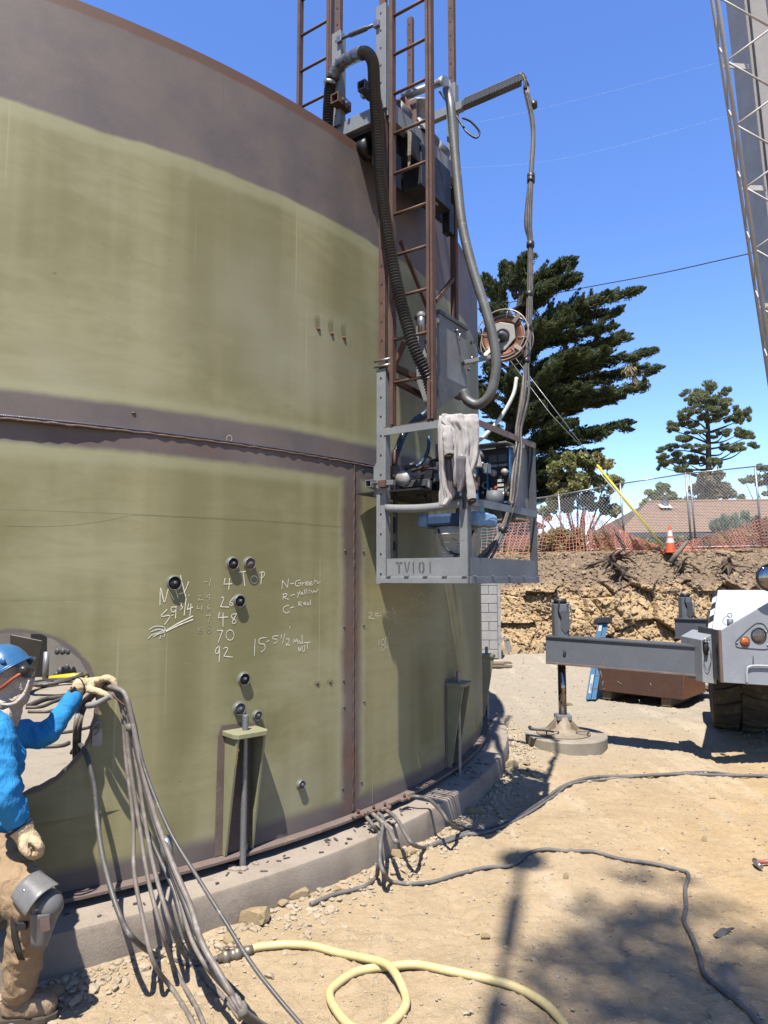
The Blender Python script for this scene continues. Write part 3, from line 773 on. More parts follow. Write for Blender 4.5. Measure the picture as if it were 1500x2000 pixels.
note('chalk_note', [[(680, 355), (720, 345)], [(760, 310), (742, 410)], [(610, 520), (635, 515), (630, 540), (608, 575)], [(608, 575), (660, 568)], [(755, 510), (710, 520), (712, 540), (750, 545), (740, 575)], [(600, 640), (590, 680)], [(590, 680), (650, 672)], [(655, 640), (645, 705)],
    [(735, 630), (715, 670), (730, 690), (752, 672), (720, 668)], [(700, 765), (755, 755)], [(755, 755), (735, 840)], circ(630, 960, 22, 14), circ(625, 925, 18, 14), circ(738, 950, 26, 22), circ(735, 900, 20, 18)], *A, MT['chalk_faint'], .005)
note('chalk_note', [[(812, 270), (815, 222)], [(815, 222), (845, 262)], [(845, 262), (850, 212)], [(862, 240), (882, 238)], [(920, 218), (895, 225), (892, 250), (915, 252), (922, 235)], [(922, 235), (908, 236)], [(930, 230), (931, 252)], [(930, 240), (945, 232)],
    [(950, 240), (965, 236), (962, 228), (952, 232), (952, 248), (968, 246)], [(972, 240), (987, 236), (984, 228), (974, 232), (974, 248), (992, 244)], [(1000, 240), (1002, 222), (1016, 225), (1022, 238), (1036, 226)],
    [(818, 335), (822, 298)], [(815, 303), (838, 298), (838, 312), (822, 318)], [(822, 318), (850, 333)], [(862, 310), (885, 302)], [(902, 290), (910, 304)], [(918, 285), (902, 322)], [(922, 300), (932, 296), (928, 290), (922, 300), (936, 303)], [(945, 275), (942, 300)], [(955, 273), (952, 298)], circ(971, 287, 8, 8), [(985, 280), (990, 294), (1000, 282), (1008, 290), (1024, 273)],
    [(852, 366), (825, 376), (820, 400), (840, 412), (856, 402)], [(860, 382), (882, 375)], [(910, 372), (912, 348)], [(906, 350), (925, 346), (922, 358), (912, 360)], [(912, 360), (930, 371)], [(938, 358), (950, 355), (946, 348), (938, 356), (952, 364)], [(972, 352), (960, 354), (960, 364), (974, 360)], [(980, 335), (980, 364)]], *B, MT['chalk'], .005)
note('chalk_note', [[(655, 565), (650, 660)], [(720, 555), (682, 562), (680, 590), (708, 595), (712, 622), (690, 640)], [(722, 580), (738, 572)], [(790, 545), (760, 548), (758, 562), (782, 566), (780, 585), (765, 588)], [(858, 488), (858, 502)], [(810, 538), (806, 560)], [(830, 530), (815, 590)],
    [(838, 566), (850, 560), (854, 578), (835, 600)], [(835, 600), (860, 598)], [(880, 590), (885, 565)], [(885, 565), (892, 582)], [(892, 582), (900, 562)], [(900, 562), (905, 590)], [(912, 572), (912, 590)], [(926, 578), (917, 588), (928, 590)], [(929, 540), (932, 590)],
    [(908, 612), (912, 634)], [(912, 634), (922, 615)], [(922, 615), (920, 636)], [(930, 605), (932, 632), (945, 632), (945, 600)], [(940, 585), (978, 583)], [(960, 584), (962, 622)]], *B, MT['chalk'], .005)
note('chalk_note', [[(400, 1490), (420, 1478), (430, 1500), (400, 1535)], [(400, 1535), (455, 1542)], [(488, 1490), (462, 1492), (465, 1515), (485, 1510)], [(490, 1480), (485, 1540)], [(500, 1515), (518, 1512)], circ(587, 1502, 17, 33), [(628, 1440), (645, 1438), (635, 1460), (650, 1475), (635, 1492)], [(662, 1470), (650, 1530)], circ(664, 1548, 9, 14), circ(662, 1572, 10, 14)], *Cc, MT['chalk'], .005)
note('chalk_note', [[(503, 1745), (500, 1800)], circ(540, 1770, 14, 28), circ(543, 1823, 15, 28), circ(575, 1775, 15, 55), circ(598, 1685, 9, 16)], *Cc, MT['chalk'], .005)
note('chalk_note', [circ(915, 1380, 40, 88), [(915, 1385), (940, 1392)], [(915, 1385), (912, 1340)], [(832, 1345), (812, 1350), (812, 1375), (828, 1385), (820, 1420), (808, 1420)], [(1018, 1288), (1000, 1292), (1000, 1315), (1015, 1325), (1012, 1350), (1000, 1355)]], *Cc, MT['chalk_faint'], .005)
note('chalk_mark', [circ(884, 309, 10, 13)], .5067, (0, 700), MT['chalk'], .004)
note('scribed_line', [[(0, 995), (200, 1002), (400, 1011), (560, 1020), (668, 1029)]], 1, (0, 0), MT['olive_dark'], .003)
note('scribed_line', [[(731, 1330), (730, 1420), (727, 1570)]], 1, (0, 0), MT['chalk_faint'], .004)
note('chalk_note', [circ(620, 1335, 6, 4)], 1, (0, 0), MT['rust_bright'], .003); note('chalk_note', [circ(645, 1332, 6, 4)], 1, (0, 0), MT['rust_bright'], .003)

# ---- anchor chairs on the shell
def chair(th, parent=tank):
    n = V((cos(th), sin(th), 0)); s = V((-n.y, n.x, 0)); z = V((0, 0, 1)); base = tank_pt(th, 0, R_ + .004)
    H = TZ0 + .685
    mbp = MB(); o = base + z * H
    mbp.prism([(-.115, 0), (.115, 0), (.115, .135), (.095, .165), (-.095, .165), (-.115, .135)], o, s, n, z, .028)
    c = mbp.build('anchor_chair', MT['primer_light'], parent, bevel=.003)
    for q in (-1, 1):
        mbg = MB(); mbg.prism([(0, TZ0), (.03, TZ0), (.15, H - .001), (0, H - .001)], base + s * (q * .088 - .008), n, z, s, .016); mbg.build('gusset', MT['primer_light'], c, bevel=.002)
    mbr = MB(); mbr.prism([(-.145, TZ0 + .002), (.135, TZ0 + .002), (.13, H - .03), (.12, H + .05), (-.12, H + .06), (-.14, H)], base - n * .0025, s, z, n, .004)
    mbr.build('bare_patch', MT['chime'], c)
    return c
MT['primer_light'] = mat('primer_light', (.40, .39, .235), (.335, .325, .185), 5, .55, 0, .15, 60, spots=(.2, .13, .08), sscale=10, scut=(.68, .76))
P0 = PT(466, 1470); TH_C = th_of(P0); TH_C2 = th_of(PT(880, 1380)); DTH = TH_C2 - TH_C
CH_T = [TH_C - DTH, TH_C, TH_C2, TH_C2 + DTH * .95]
for a in CH_T: chair(a)
EZ0 = V((0, 0, 1))
def lettering(name, text, size, origin, ex, ey, m, parent):
    fc = bpy.data.curves.new(name, 'FONT'); fc.body = text; fc.size = size; fc.align_y = 'CENTER'; fc.materials.append(m)
    tmp = bpy.data.objects.new(name + '_tmp', fc); COL.objects.link(tmp); bpy.context.view_layer.update()
    me = bpy.data.meshes.new_from_object(tmp.evaluated_get(bpy.context.evaluated_depsgraph_get())); bpy.data.objects.remove(tmp)
    o = bpy.data.objects.new(name, me); COL.objects.link(o); o.parent = parent
    o.matrix_local = Matrix.Translation(V(origin) - wloc(parent)) @ Matrix((ex, ey, V(ex).cross(V(ey)))).transposed().to_4x4(); WL[o.name] = V(origin); return o
ca = [o for o in tank.children if o.name.startswith('anchor_chair')][1]
n_ = V((cos(TH_C), sin(TH_C), 0)); s_c = V((-n_.y, n_.x, 0)); H_ = TZ0 + .685
qa = tank_pt(TH_C, 0, R_ + .004) + s_c * -.088; top_, bot_ = qa + n_ * .15 + EZ0 * H_, qa + n_ * .03 + EZ0 * TZ0
dn_ = (bot_ - top_).normalized(); nf_ = dn_.cross(s_c).normalized()
lettering('painted_name', 'Cambria', .028, top_ + dn_ * .055 + nf_ * .002, dn_, s_c, MT['yellow_ink'], ca)

# ---- ringwall with anchor bolts
rw = root('ringwall', (TC.x, TC.y, 0), 'low curved concrete ring footing under the olive tank', 'footing')
TH = np.radians(np.arange(-180, 180, .5)); prof = [(5.2, -.02), (5.2, RWZ), (RWR - .02, RWZ), (RWR - .006, RWZ - .005), (RWR, RWZ - .018), (RWR + .004, .08), (RWR + .006, -.12)]
mb = MB(); vs = []; n = len(TH)
for (r, z) in prof:
    for a in TH:
        w = .004 * math.sin(a * 61) * math.sin(a * 23) + .003 * math.sin(a * 170)
        vs.append(tank_pt(a, z + (w * .6 if z > .15 else 0), r + (w if r > 6 else 0)))
fs = []
for i in range(len(prof) - 1):
    for k in range(n): fs.append((i * n + k, i * n + (k + 1) % n, (i + 1) * n + (k + 1) % n, (i + 1) * n + k))
mb.add(vs, fs, True); o = mb.build('wall_ring', MT['concrete'], rw, fix=True)
sm = o.modifiers.new('edges', 'EDGE_SPLIT'); sm.split_angle = radians(35)
for a in CH_T:
    p = tank_pt(a, 0, R_ + .075); mb = MB()
    zs_ = np.linspace(.12, TZ0 + .80, 150)
    mb.tube([V((p.x, p.y, z)) for z in zs_], [.0185 + .0016 * (1 if i % 2 else -1) for i in range(150)], 12); mb.build('anchor_bolt', MT['galv'], rw)
    mb = MB(); rr2 = random.Random(int(a * 100))
    for k in range(14):
        an = rr2.uniform(0, 6.28); d = rr2.uniform(.03, .09)
        mb.ball(V((p.x + d * cos(an), p.y + d * sin(an), RWZ + .004)), rr2.uniform(.012, .03), 6, (1, 1, .5))
    g_ = mb.build('grout', MT['concrete'], rw); tag(g_, kind='stuff')
# chips of slag and steel lying on the ledge
mb = MB(); rr2 = random.Random(9)
for k in range(90):
    a = TH_C - .35 + rr2.random() * .85; p = tank_pt(a, RWZ + .004, rr2.uniform(R_ + .09, RWR - .03)); an = rr2.uniform(0, 3.1)
    e = V((cos(an), sin(an), 0)); f = V((-e.y, e.x, 0)); mb.box(p, (rr2.uniform(.01, .045), rr2.uniform(.006, .014), .007), (e, f, V((0, 0, 1))))
ch_ = mb.build('steel_debris', MT['cable_dark'], origin=(0, 0, RWZ)); tag(ch_, kind='stuff')
# ================================================================== WELDING CARRIAGE HUNG OVER THE RIM
ER = V((.825, -.566, 0)); ET = V((.566, .825, 0)); EZ = V((0, 0, 1)); RO = V((.004, 4.77, 0))
RAX = (ER, ET, EZ)
def RG(r, t, z): return RO + ER * r + ET * t + EZ * z
def rig_plane_t(u, v, t): return PP(u, v, RG(0, t, 0), ET)      # plane across the wall, at distance t along it
def rig_plane_r(u, v, r): return PP(u, v, RG(r, 0, 0), ER)
rig = root('girth_welder', RG(.3, .5, 1.86), 'grey and rusty steel welding carriage with a caged work basket hung over the tank rim', 'welding rig')
def rb(name, m, c, size, parent=rig, bevel=.003):
    return MB().box(RG(*c), size, RAX).build(name, m, parent, bevel=bevel)
W_, Lb = .65, 1.1                                  # basket width (out from wall) and length (along wall)
ZB = ZV(1138, 4.77); ZTOP = ZV(815, 4.42); ZMID = ZV(980, 4.42)
N_ = RG(W_, 0, 0)
# masts
def mast(r, t, segs):
    for z0, z1, w, m, holes in segs:
        o = rb('mast', MT[m], (r, t, (z0 + z1) / 2), (w, w * .8, z1 - z0))
        if holes:
            mb = MB(); n = max(2, int((z1 - z0) / .13)); p = RG(r, t, 0)
            for k in range(n):
                z = z0 + (k + .5) * (z1 - z0) / n
                mb.lathe([(.001, .001), (.0075, .001), (.0075, -.004)], 8, p - ET * (w * .4 + .001) + EZ * z, (ER, EZ, -ET), smooth=False)
            mb.build('bolt_hole', MT['black_steel'], o)
y1 = 4.77
mast(-.01, 0, [(ZB - .01, ZV(722, y1), .078, 'gray_paint', 1), (ZV(722, y1), ZV(222, y1), .056, 'rust', 1), (ZV(218, y1), ZV(14, y1), .088, 'gray_paint', 1), (ZV(14, y1), 7.6, .05, 'rust', 0)])
y2 = RG(0, 1.05, 0).y
mast(0, 1.05, [(ZV(690, y2), ZV(345, y2), .055, 'rust', 0), (ZV(345, y2), ZV(168, y2), .086, 'gray_paint', 1), (ZV(168, y2), 9.2, .056, 'rust', 1)])
y3 = RG(-.434, 0, 0).y
mast(-.434, 0, [(ZV(250, y3), ZV(68, y3), .088, 'gray_paint', 1), (ZV(68, y3), 7.8, .05, 'rust', 1)])
y4 = RG(-.43, 1.05, 0).y
mast(-.43, 1.05, [(ZV(300, y4), ZV(215, y4), .08, 'gray_dark', 0), (ZV(215, y4), ZV(36, y4), .054, 'rust', 1)])
# frames over the rim
ZF = ZV(229, 4.85)
rb('cross_beam', MT['gray_paint'], (-.215, 0.02, ZF), (.50, .06, .115))
rb('cross_beam', MT['gray_paint'], (-.215, 1.05, ZF), (.50, .06, .115))
rb('long_beam', MT['gray_paint'], (.045, .52, ZF - .03), (.06, 1.02, .14)); rb('long_beam', MT['gray_dark'], (-.44, .52, ZF - .02), (.07, 1.02, .12))
rb('deck_plate', MT['black_steel'], (-.2, .52, ZF - .085), (.42, 1.0, .012))
for t in (.10, .92):
    rb('wheel_plate', MT['black_steel'], (-.10, t, ZF - .24), (.02, .2, .3)); rb('wheel_plate', MT['black_steel'], (-.345, t, ZF - .24), (.02, .2, .3))
    MB().lathe([(.03, -.04), (.08, -.04), (.08, .04), (.03, .04)], 20, RG(-.235, t, ZF - .16), (ET, EZ, ER)).build('rim_wheel', MT['black_steel'], rig)
    rb('guide_roller', MT['black_steel'], (.0, t + .03, ZF - .42), (.07, .08, .26))
rb('floor_sheet', MT['gray_dark'], (.34, .70, ZB + .04), (.60, .78, .006), bevel=0)
rb('back_sheet', MT['black_steel'], (-.02, .52, ZF - .13), (.01, .92, .2), bevel=0)  # dark sheet added to shade the shell under the deck
rb('guard_box', MT['black_steel'], (.02, .58, ZF - .27), (.17, .46, .34))
rb('guard_box', MT['black_steel'], (.03, .30, ZF - .16), (.12, .16, .2))
rb('drip_plate', MT['gray_paint'], (.07, .62, ZF - .30), (.008, .07, .32))
# hanging arm that carries the cables
ZA = ZV(213, 5.62)
tip = RG(.655, 1.05, ZA)
MB().bar(RG(-.5, 1.05, ZA), RG(.10, 1.05, ZA), .055, .075).build('arm', MT['gray_paint'], rig, bevel=.003)
MB().bar(RG(.10, 1.05, ZA), RG(.63, 1.05, ZA), .06, .06).build('arm', MT['gray_dark'], rig, bevel=.003)
mb = MB()                                          # woven sleeve over the arm's cables
for k in range(46):
    r = .13 + k * .0118
    for s in range(5):
        mb.bar(RG(r, 1.05 - .034 + s * .017, ZA + .034 + .004 * ((k + s) % 2)), RG(r + .011, 1.05 - .034 + s * .017 + .006, ZA + .036), .011, .008)
    mb.box(RG(r, 1.015, ZA + .0), (.009, .008, .05 + .012 * (k % 2)), RAX)
o_ = mb.build('woven_sleeve', MT['gray_dark'], rig); tag(o_, kind='stuff')
mb = MB()
for s in range(5): mb.tube(smooth_path([RG(.60, 1.02 + s * .015, ZA + .03), RG(.65, 1.02 + s * .015, ZA + .028), RG(.675, 1.025 + s * .012, ZA - .02), RG(.672, 1.03 + s * .01, ZA - .1)], 4), .011, 6)
o_ = mb.build('cable_bend', MT['cable_dark'], rig); tag(o_, kind='stuff')
rb('strap', MT['black_steel'], (.685, 1.05, ZA - .07), (.02, .06, .07))
# tie rod with clevises between the left masts
a, b_ = RG(-.39, -.045, ZV(86, 5.0)), RG(-.04, -.045, ZV(52, 4.78))
MB().tube([a, a + (b_ - a) * .25, a + (b_ - a) * .3, a + (b_ - a) * .72, a + (b_ - a) * .77, b_], [.011, .011, .019, .019, .012, .012], 8).build('tie_rod', MT['gray_dark'], rig)
for p in (a, b_): MB().box(p, (.05, .03, .05), RAX).build('clevis', MT['bright_steel'], rig, bevel=.004)
# stubs of square tube
def sq_tube(p, d, w, L, m, name='tube_stub'):
    d = V(d).normalized(); sx = d.cross(EZ).normalized(); mb = MB(); t = w * .12
    for q, sz in ((sx * (w / 2 - t / 2), (t, w)), (-sx * (w / 2 - t / 2), (t, w)), (EZ * (w / 2 - t / 2), (w - 2 * t, t)), (-EZ * (w / 2 - t / 2), (w - 2 * t, t))):
        mb.box(V(p) + q, (sz[0], L, sz[1]), (sx, d, EZ))
    return mb.build(name, m, rig)
sq_tube(rig_plane_t(666, 202, -.03), -ET, .075, .16, MT['rust']); sq_tube(rig_plane_t(716, 176, -.01), -ET, .07, .14, MT['gray_dark'])
for u, v in ((668, 192), (676, 198), (705, 186)):
    p = rig_plane_t(u, v, -.07); MB().tube([p, p + ET * .04], .012, 6).build('clamp_bolt', MT['bright_steel'], rig)
sq_tube(rig_plane_t(727, 946, -.04), -ET, .052, .1, MT['galv'])
# travel drive: motor, rusty yoke, drums
mo = RG(.0, .50, ZF)
MB().lathe([(.0, .25), (.11, .245), (.115, .225), (.06, .215), (.062, .04), (.09, .03), (.09, 0)][::-1], 20, RG(.02, .46, ZF + .05)).build('motor', MT['gray_paint'], rig)
MB().prism([(-.09, 0), (.1, 0), (.1, .13), (.05, .27), (-.05, .27), (-.09, .16)], RG(-.05, .28, ZF + .02), ER, EZ, ET, .02).build('yoke', MT['rust_bright'], rig, bevel=.003)
MB().prism([(-.05, 0), (.05, 0), (.05, .27), (-.05, .27)], RG(.02, .33, ZF + .0), ER, EZ, ET, .02).build('yoke', MT['plug_brown'], rig, bevel=.003)
MB().tube([RG(-.06, .32, ZF + .27), RG(-.05, .34, ZF + .3), RG(-.02, .36, ZF + .27)], .014, 8).build('shackle', MT['bright_steel'], rig)
for t, r in ((.22, .075), (.62, .085), (.80, .08)):
    MB().lathe([(.0, -.07), (r, -.07), (r, .05), (r * .6, .07), (0, .07)], 18, RG(.0, t, ZF + .09), (EZ, ER, ET)).build('drum', MT['gray_dark'], rig)
mb = MB()
for k in range(5): mb.tube(smooth_path([RG(.06, .2 + .1 * k, ZF - .1), RG(.09, .28 + .08 * k, ZF - .24 - .03 * k), RG(.05, .42 + .08 * k, ZF - .2), RG(.02, .5 + .06 * k, ZF + .05)], 6), .008, 6)
o_ = mb.build('wiring', MT['rubber'], rig); tag(o_, kind='stuff')
MB().prism([(0, 0), (.02, .02), (.035, .26), (.0, .3)], RG(.10, .16, ZF - .40), ER, EZ, ET, .003).build('cloth_strip', MT['timber'], rig)
# white suction pipe with elbow
p0, p1 = rig_plane_t(785, 190, .45), rig_plane_t(860, 161, .62)
MB().tube([p0, p1], .03, 12).build('suction_pipe', MT['galv'], rig)
el = smooth_path([p1, p1 + ER * .03 + EZ * .004, p1 + ER * .055 - EZ * .03, p1 + ER * .06 - EZ * .09], 5)
MB().tube(el, [.035] * len(el), 12).build('elbow', MT['plain_white'], rig)
# ladder on the basket
lad = MB().bar(RG(.084, -.02, ZTOP + .01), RG(.084, -.02, 7.6), .028, .05, ET).build('ladder', MT['rust'], rig, bevel=.002)
MB().bar(RG(.385, -.02, ZTOP + .01), RG(.385, -.02, 7.6), .022, .05, ET).build('side_rail', MT['rust'], lad, bevel=.002)
MB().bar(RG(.413, -.02, ZTOP + .01), RG(.413, -.02, 7.6), .018, .05, ET).build('side_rail', MT['rust'], lad, bevel=.002)
yl = RG(.393, 0, 0).y
zr = [ZV(v, yl) for v in (735, 655, 563, 480, 397, 320, 237, 155, 76)]; st = (zr[-1] - zr[0]) / 8
rung0 = MB().tube([RG(.08, -.02, zr[0]), RG(.40, -.02, zr[0])], .0115, 8).build('rung', MT['rust'], lad)
for k in range(1, 13):
    c = rung0.copy(); COL.objects.link(c); c.parent = lad; c.location = (0, 0, st * k)
# lower frame between masts
MB().bar(rig_plane_r(783, 470, .0), rig_plane_r(840, 612, .0), .03, .03).build('brace', MT['rust'], rig)
MB().bar(rig_plane_r(851, 588, .0), rig_plane_r(890, 538, .0), .03, .03).build('brace', MT['rust'], rig)
MB().bar(rig_plane_r(772, 745, .03), rig_plane_r(842, 782, .03), .035, .035).build('brace', MT['rust'], rig)
MB().bar(rig_plane_t(758, 742, .02), rig_plane_t(790, 668, .02), .03, .03).build('brace', MT['rust'], rig)
MB().bar(RG(.05, 0.03, ZV(715, 4.75)), RG(.05, 1.05, ZV(715, 4.75)), .04, .04).build('brace', MT['rust'], rig)
for z in (ZV(705, 4.75), ZV(716, 4.75)): MB().tube([RG(-.06, -.04, z), RG(.08, -.04, z)], .009, 6).build('clamp_bolt', MT['bright_steel'], rig)
# flux hopper
hz1, hz0, hzb = ZV(612, 4.85), ZV(732, 4.85), ZV(798, 4.85)
rb('flux_hopper', MT['gray_paint'], (.185, .50, (hz1 + hz0) / 2), (.20, .42, hz1 - hz0))
rb('hopper_lid', MT['gray_dark'], (.185, .50, hz1 + .012), (.225, .445, .03))
mb = MB(); q = [(.085, .29), (.285, .29), (.285, .71), (.085, .71)]; w2 = [(.17, .30), (.215, .30), (.215, .345), (.17, .345)]
mb.add([RG(r, t, hz0) for r, t in q] + [RG(r, t, hzb) for r, t in w2], [(0, 1, 5, 4), (1, 2, 6, 5), (2, 3, 7, 6), (3, 0, 4, 7), (4, 5, 6, 7)]); mb.build('hopper_cone', MT['gray_paint'], rig, fix=True)
MB().tube([RG(.19, .32, hzb + .02), RG(.19, .32, hzb - .12)], .03, 10).build('outlet', MT['bright_steel'], rig)
hp = rig_plane_r(891, 654, .29)
MB().tube([hp, hp + ER * .03, hp + ER * .03 - EZ * .05], .006, 6).build('latch', MT['bright_steel'], rig); MB().tube([hp + EZ * .03, hp + EZ * .03 + ER * .02], .012, 8).build('latch', MT['bright_steel'], rig)
MB().ball(RG(.15, .26, hz1 + .0), .035, 10).build('hose_cap', MT['gray_paint'], rig)
MB().tube([RG(.15, .26, hz1 + .02), RG(.15, .26, hz1 - .13)], .03, 10).build('hose_cuff', MT['bright_steel'], rig)
MB().ball(rig_plane_r(853, 626, .28), .022, 8).build('hose_cap', MT['plain_white'], rig)
# wire reel
RC = PY(985, 661, 5.22); AX = V((-.40, -.90, .05)).normalized(); RX = AX.cross(EZ).normalized(); RY = RX.cross(AX)
reel = MB().lathe([(.145, -.045), (.165, -.05), (.165, .05), (.145, .045), (.11, .045), (.11, -.045), (.145, -.045)], 40, RC, (RX, RY, AX)).build('wire_reel', MT['copper'] if 'copper' in MT else mat('copper', (.36, .155, .09), (.25, .10, .065), 6, .45, .3, .4, 90, stretch=(1, 1, 1)), rig)
for dz, r in ((.075, .205), (-.07, .21), (.05, .168), (-.045, .17)):
    pts = [RC + AX * dz + (RX * cos(2 * pi * k / 48) + RY * sin(2 * pi * k / 48)) * r for k in range(48)]
    MB().tube(pts, .0055, 6, closed=True).build('hoop', MT['reel_wire'] if 'reel_wire' in MT else mat('reel_wire', (.55, .48, .42), (.4, .33, .28), 12, .45, .3, .1), reel)
    MT.setdefault('reel_wire', bpy.data.materials['reel_wire'])
for k in range(4):
    an = .75 + k * pi / 2; d = RX * cos(an) + RY * sin(an); sd = RX * -sin(an) + RY * cos(an)
    MB().bar(RC + d * .13 + AX * .06, RC + d * .205 + AX * .078, .032, .008, AX).build('spoke', MT['reel_wire'], reel)
    MB().bar(RC + d * .205 + AX * .078, RC + d * .21 - AX * .07, .02, .006, d).build('spoke', MT['reel_wire'], reel)
for k in range(8):
    an = .2 + k * pi / 4; d = RX * cos(an) + RY * sin(an); MB().tube([RC + d * .12 + AX * .052, RC + d * .20 + AX * .056], .003, 5).build('spoke', MT['reel_wire'], reel)
MT['bone'] = mat('bone', (.52, .50, .46), (.42, .4, .37), 6, .5, .2, .1)
MB().prism([(-.02, -.115), (.05, -.12), (.105, .03), (.09, .10), (.02, .115), (-.09, .08), (-.10, -.03)], RC + AX * .045, RX, RY, AX, .01).build('hub_plate', MT['bone'], reel, bevel=.003)
MB().lathe([(.0, .115), (.014, .115), (.018, .09), (.03, .085), (.035, .065), (.055, .06), (.062, .045)][::-1], 24, RC, (RX, RY, AX)).build('hub', MT['gray_dark'], reel)
MB().lathe([(.042, .068), (.05, .074), (.056, .068), (.05, .062), (.042, .068)], 24, RC, (RX, RY, AX)).build('hub_ring', MT['black_steel'], reel)
MB().prism([(0, 0), (.02, .0), (.06, -.07), (.035, -.085)], RC + AX * .07, RX, RY, AX, .008).build('latch', MT['bone'], reel)
MB().bar(RG(.30, .62, ZV(700, 5.0)), RC - AX * .02 - RY * .12, .05, .03).build('reel_bracket', MT['gray_paint'], rig, bevel=.003)
MB().bar(RC - AX * .03 - RY * .12, RC - AX * .03, .05, .02, AX).build('reel_bracket', MT['gray_dark'], rig, bevel=.003)
for u, v in ((919, 670), (918, 700), (924, 709), (914, 722)): 
    p = rig_plane_r(u, v, .29); MB().tube([p, p + ER * .03], .012, 6).build('clamp_bolt', MT['bright_steel'], rig)

# ---- the basket
hb = ZV(1093, 4.6) - ZB                                     # kick board height
rb('kick_board', MT['gray_paint'], (.33, -.022, ZB + hb / 2 + .02), (W_ - .06, .006, hb - .02), bevel=0)
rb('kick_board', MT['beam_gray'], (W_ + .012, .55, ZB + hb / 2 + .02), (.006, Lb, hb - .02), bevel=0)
rb('kick_board', MT['gray_paint'], (.33, Lb + .01, ZB + hb / 2 + .02), (W_ - .06, .006, hb - .02), bevel=0)
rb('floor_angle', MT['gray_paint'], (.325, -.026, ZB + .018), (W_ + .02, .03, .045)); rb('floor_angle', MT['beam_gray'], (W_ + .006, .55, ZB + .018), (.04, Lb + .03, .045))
rb('floor_angle', MT['gray_paint'], (.325, Lb, ZB + .018), (W_, .03, .045)); rb('floor_angle', MT['gray_paint'], (.0, .55, ZB + .018), (.03, Lb, .045))
bar0 = None
for k in range(28):
    p = RG(.33, .02 + k * .039, ZB + .02)
    if bar0 is None: bar0 = MB().box(p, (W_ - .03, .006, .03), RAX).build('grating_bar', MT['galv'], rig)
    else:
        c = bar0.copy(); COL.objects.link(c); c.parent = rig; c.location = ET * (k * .039)
for k in range(5): rb('grating_rod', MT['galv'], (.08 + k * .125, .55, ZB + .03), (.006, Lb - .02, .006), bevel=0)
for k in range(5):                                           # clips along the bottom
    rb('clip', MT['galv'], (.06 + k * .145, -.042, ZB + .045), (.035, .012, .008), bevel=.001); rb('clip', MT['galv'], (W_ + .028, .03 + k * .26, ZB + .045), (.012, .035, .008), bevel=.001)
rb('corner_post', MT['gray_dark'], (W_ - .01, -.0, (ZB + ZTOP) / 2), (.045, .045, ZTOP - ZB)); rb('corner_post', MT['gray_dark'], (W_ - .005, Lb - .01, (ZB + ZTOP) / 2), (.045, .045, ZTOP - ZB))
rb('post_plate', MT['gray_paint'], (W_ - .02, -.026, ZB + .25), (.055, .006, .44), bevel=0)
rb('top_rail', MT['gray_paint'], (.33, -.032, ZTOP - .03), (W_ - .02, .008, .052), bevel=.001); rb('top_rail', MT['rust'], (.33, -.02, ZTOP), (W_ - .02, .03, .006), bevel=0)
rb('top_rail', MT['plug_brown'], (W_ + .022, .55, ZTOP - .02), (.008, Lb, .045), bevel=.001); rb('top_rail', MT['gray_paint'], (.33, Lb, ZTOP - .02), (W_, .03, .04))
P = [[RG(r, -.034 - .012 * math.sin(3.2 * (r - .03) / .55) * 0, ZMID - .012 + .027 * s - .016 * math.sin(pi * (r - .04) / .6)) for s in (-1, 1)] for r in np.linspace(.03, W_ - .02, 14)]
mb = MB(); mb.sheet(P); o_ = mb.build('mid_rail', MT['gray_paint'], rig); so = o_.modifiers.new('thick', 'SOLIDIFY'); so.thickness = .007
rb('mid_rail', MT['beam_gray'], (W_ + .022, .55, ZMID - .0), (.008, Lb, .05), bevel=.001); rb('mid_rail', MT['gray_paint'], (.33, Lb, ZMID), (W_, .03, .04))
rb('wall_post', MT['galv'], (.0, Lb - .02, (ZB + ZTOP) / 2), (.04, .03, ZTOP - ZB))
rb('wall_strut', MT['black_steel'], (.03, .09, ZB + .35), (.02, .03, .7)); 
# stencilled lettering on the kick board: flat paint
STN = {'T': [[(0, .82), (.44, .82), (.44, 1), (0, 1)], [(.56, .82), (1, .82), (1, 1), (.56, 1)], [(.38, 0), (.62, 0), (.62, .76), (.38, .76)]],
       'V': [[(0, 1), (.26, 1), (.48, .2), (.38, 0)], [(1, 1), (.74, 1), (.53, .2), (.60, 0)]],
       '1': [[(.34, 0), (.62, 0), (.62, 1), (.46, 1), (.34, .9)], [(.22, .76), (.31, .84), (.31, .72), (.22, .68)]],
       '0': [[(.44, 0), (.25, .03), (.08, .2), (.08, .8), (.25, .97), (.44, 1), (.44, .84), (.33, .76), (.33, .24), (.44, .16)], [(.56, 0), (.75, .03), (.92, .2), (.92, .8), (.75, .97), (.56, 1), (.56, .84), (.67, .76), (.67, .24), (.56, .16)]]}
kb = [o for o in rig.children if o.name.startswith('kick_board')][0]
for ch, uu, wpx in zip('TV101', (777, 793, 807.5, 820.5, 840), (13, 12, 8.5, 13.5, 8.5)):
    p = rig_plane_t(uu, 1119, 0); p2 = rig_plane_t(uu + wpx, 1119, 0); r0 = (p - RO).dot(ER); z0 = ZV(1120, 4.6); w, h = (p2 - RO).dot(ER) - r0, .078
    mb = MB()
    for poly in STN[ch]:
        mb.add([RG(r0 + a * w, -.0262, z0 + b * h) for a, b in poly], [list(range(len(poly)))])
    mb.build('stencil_letter', MT['stencil'], kb)
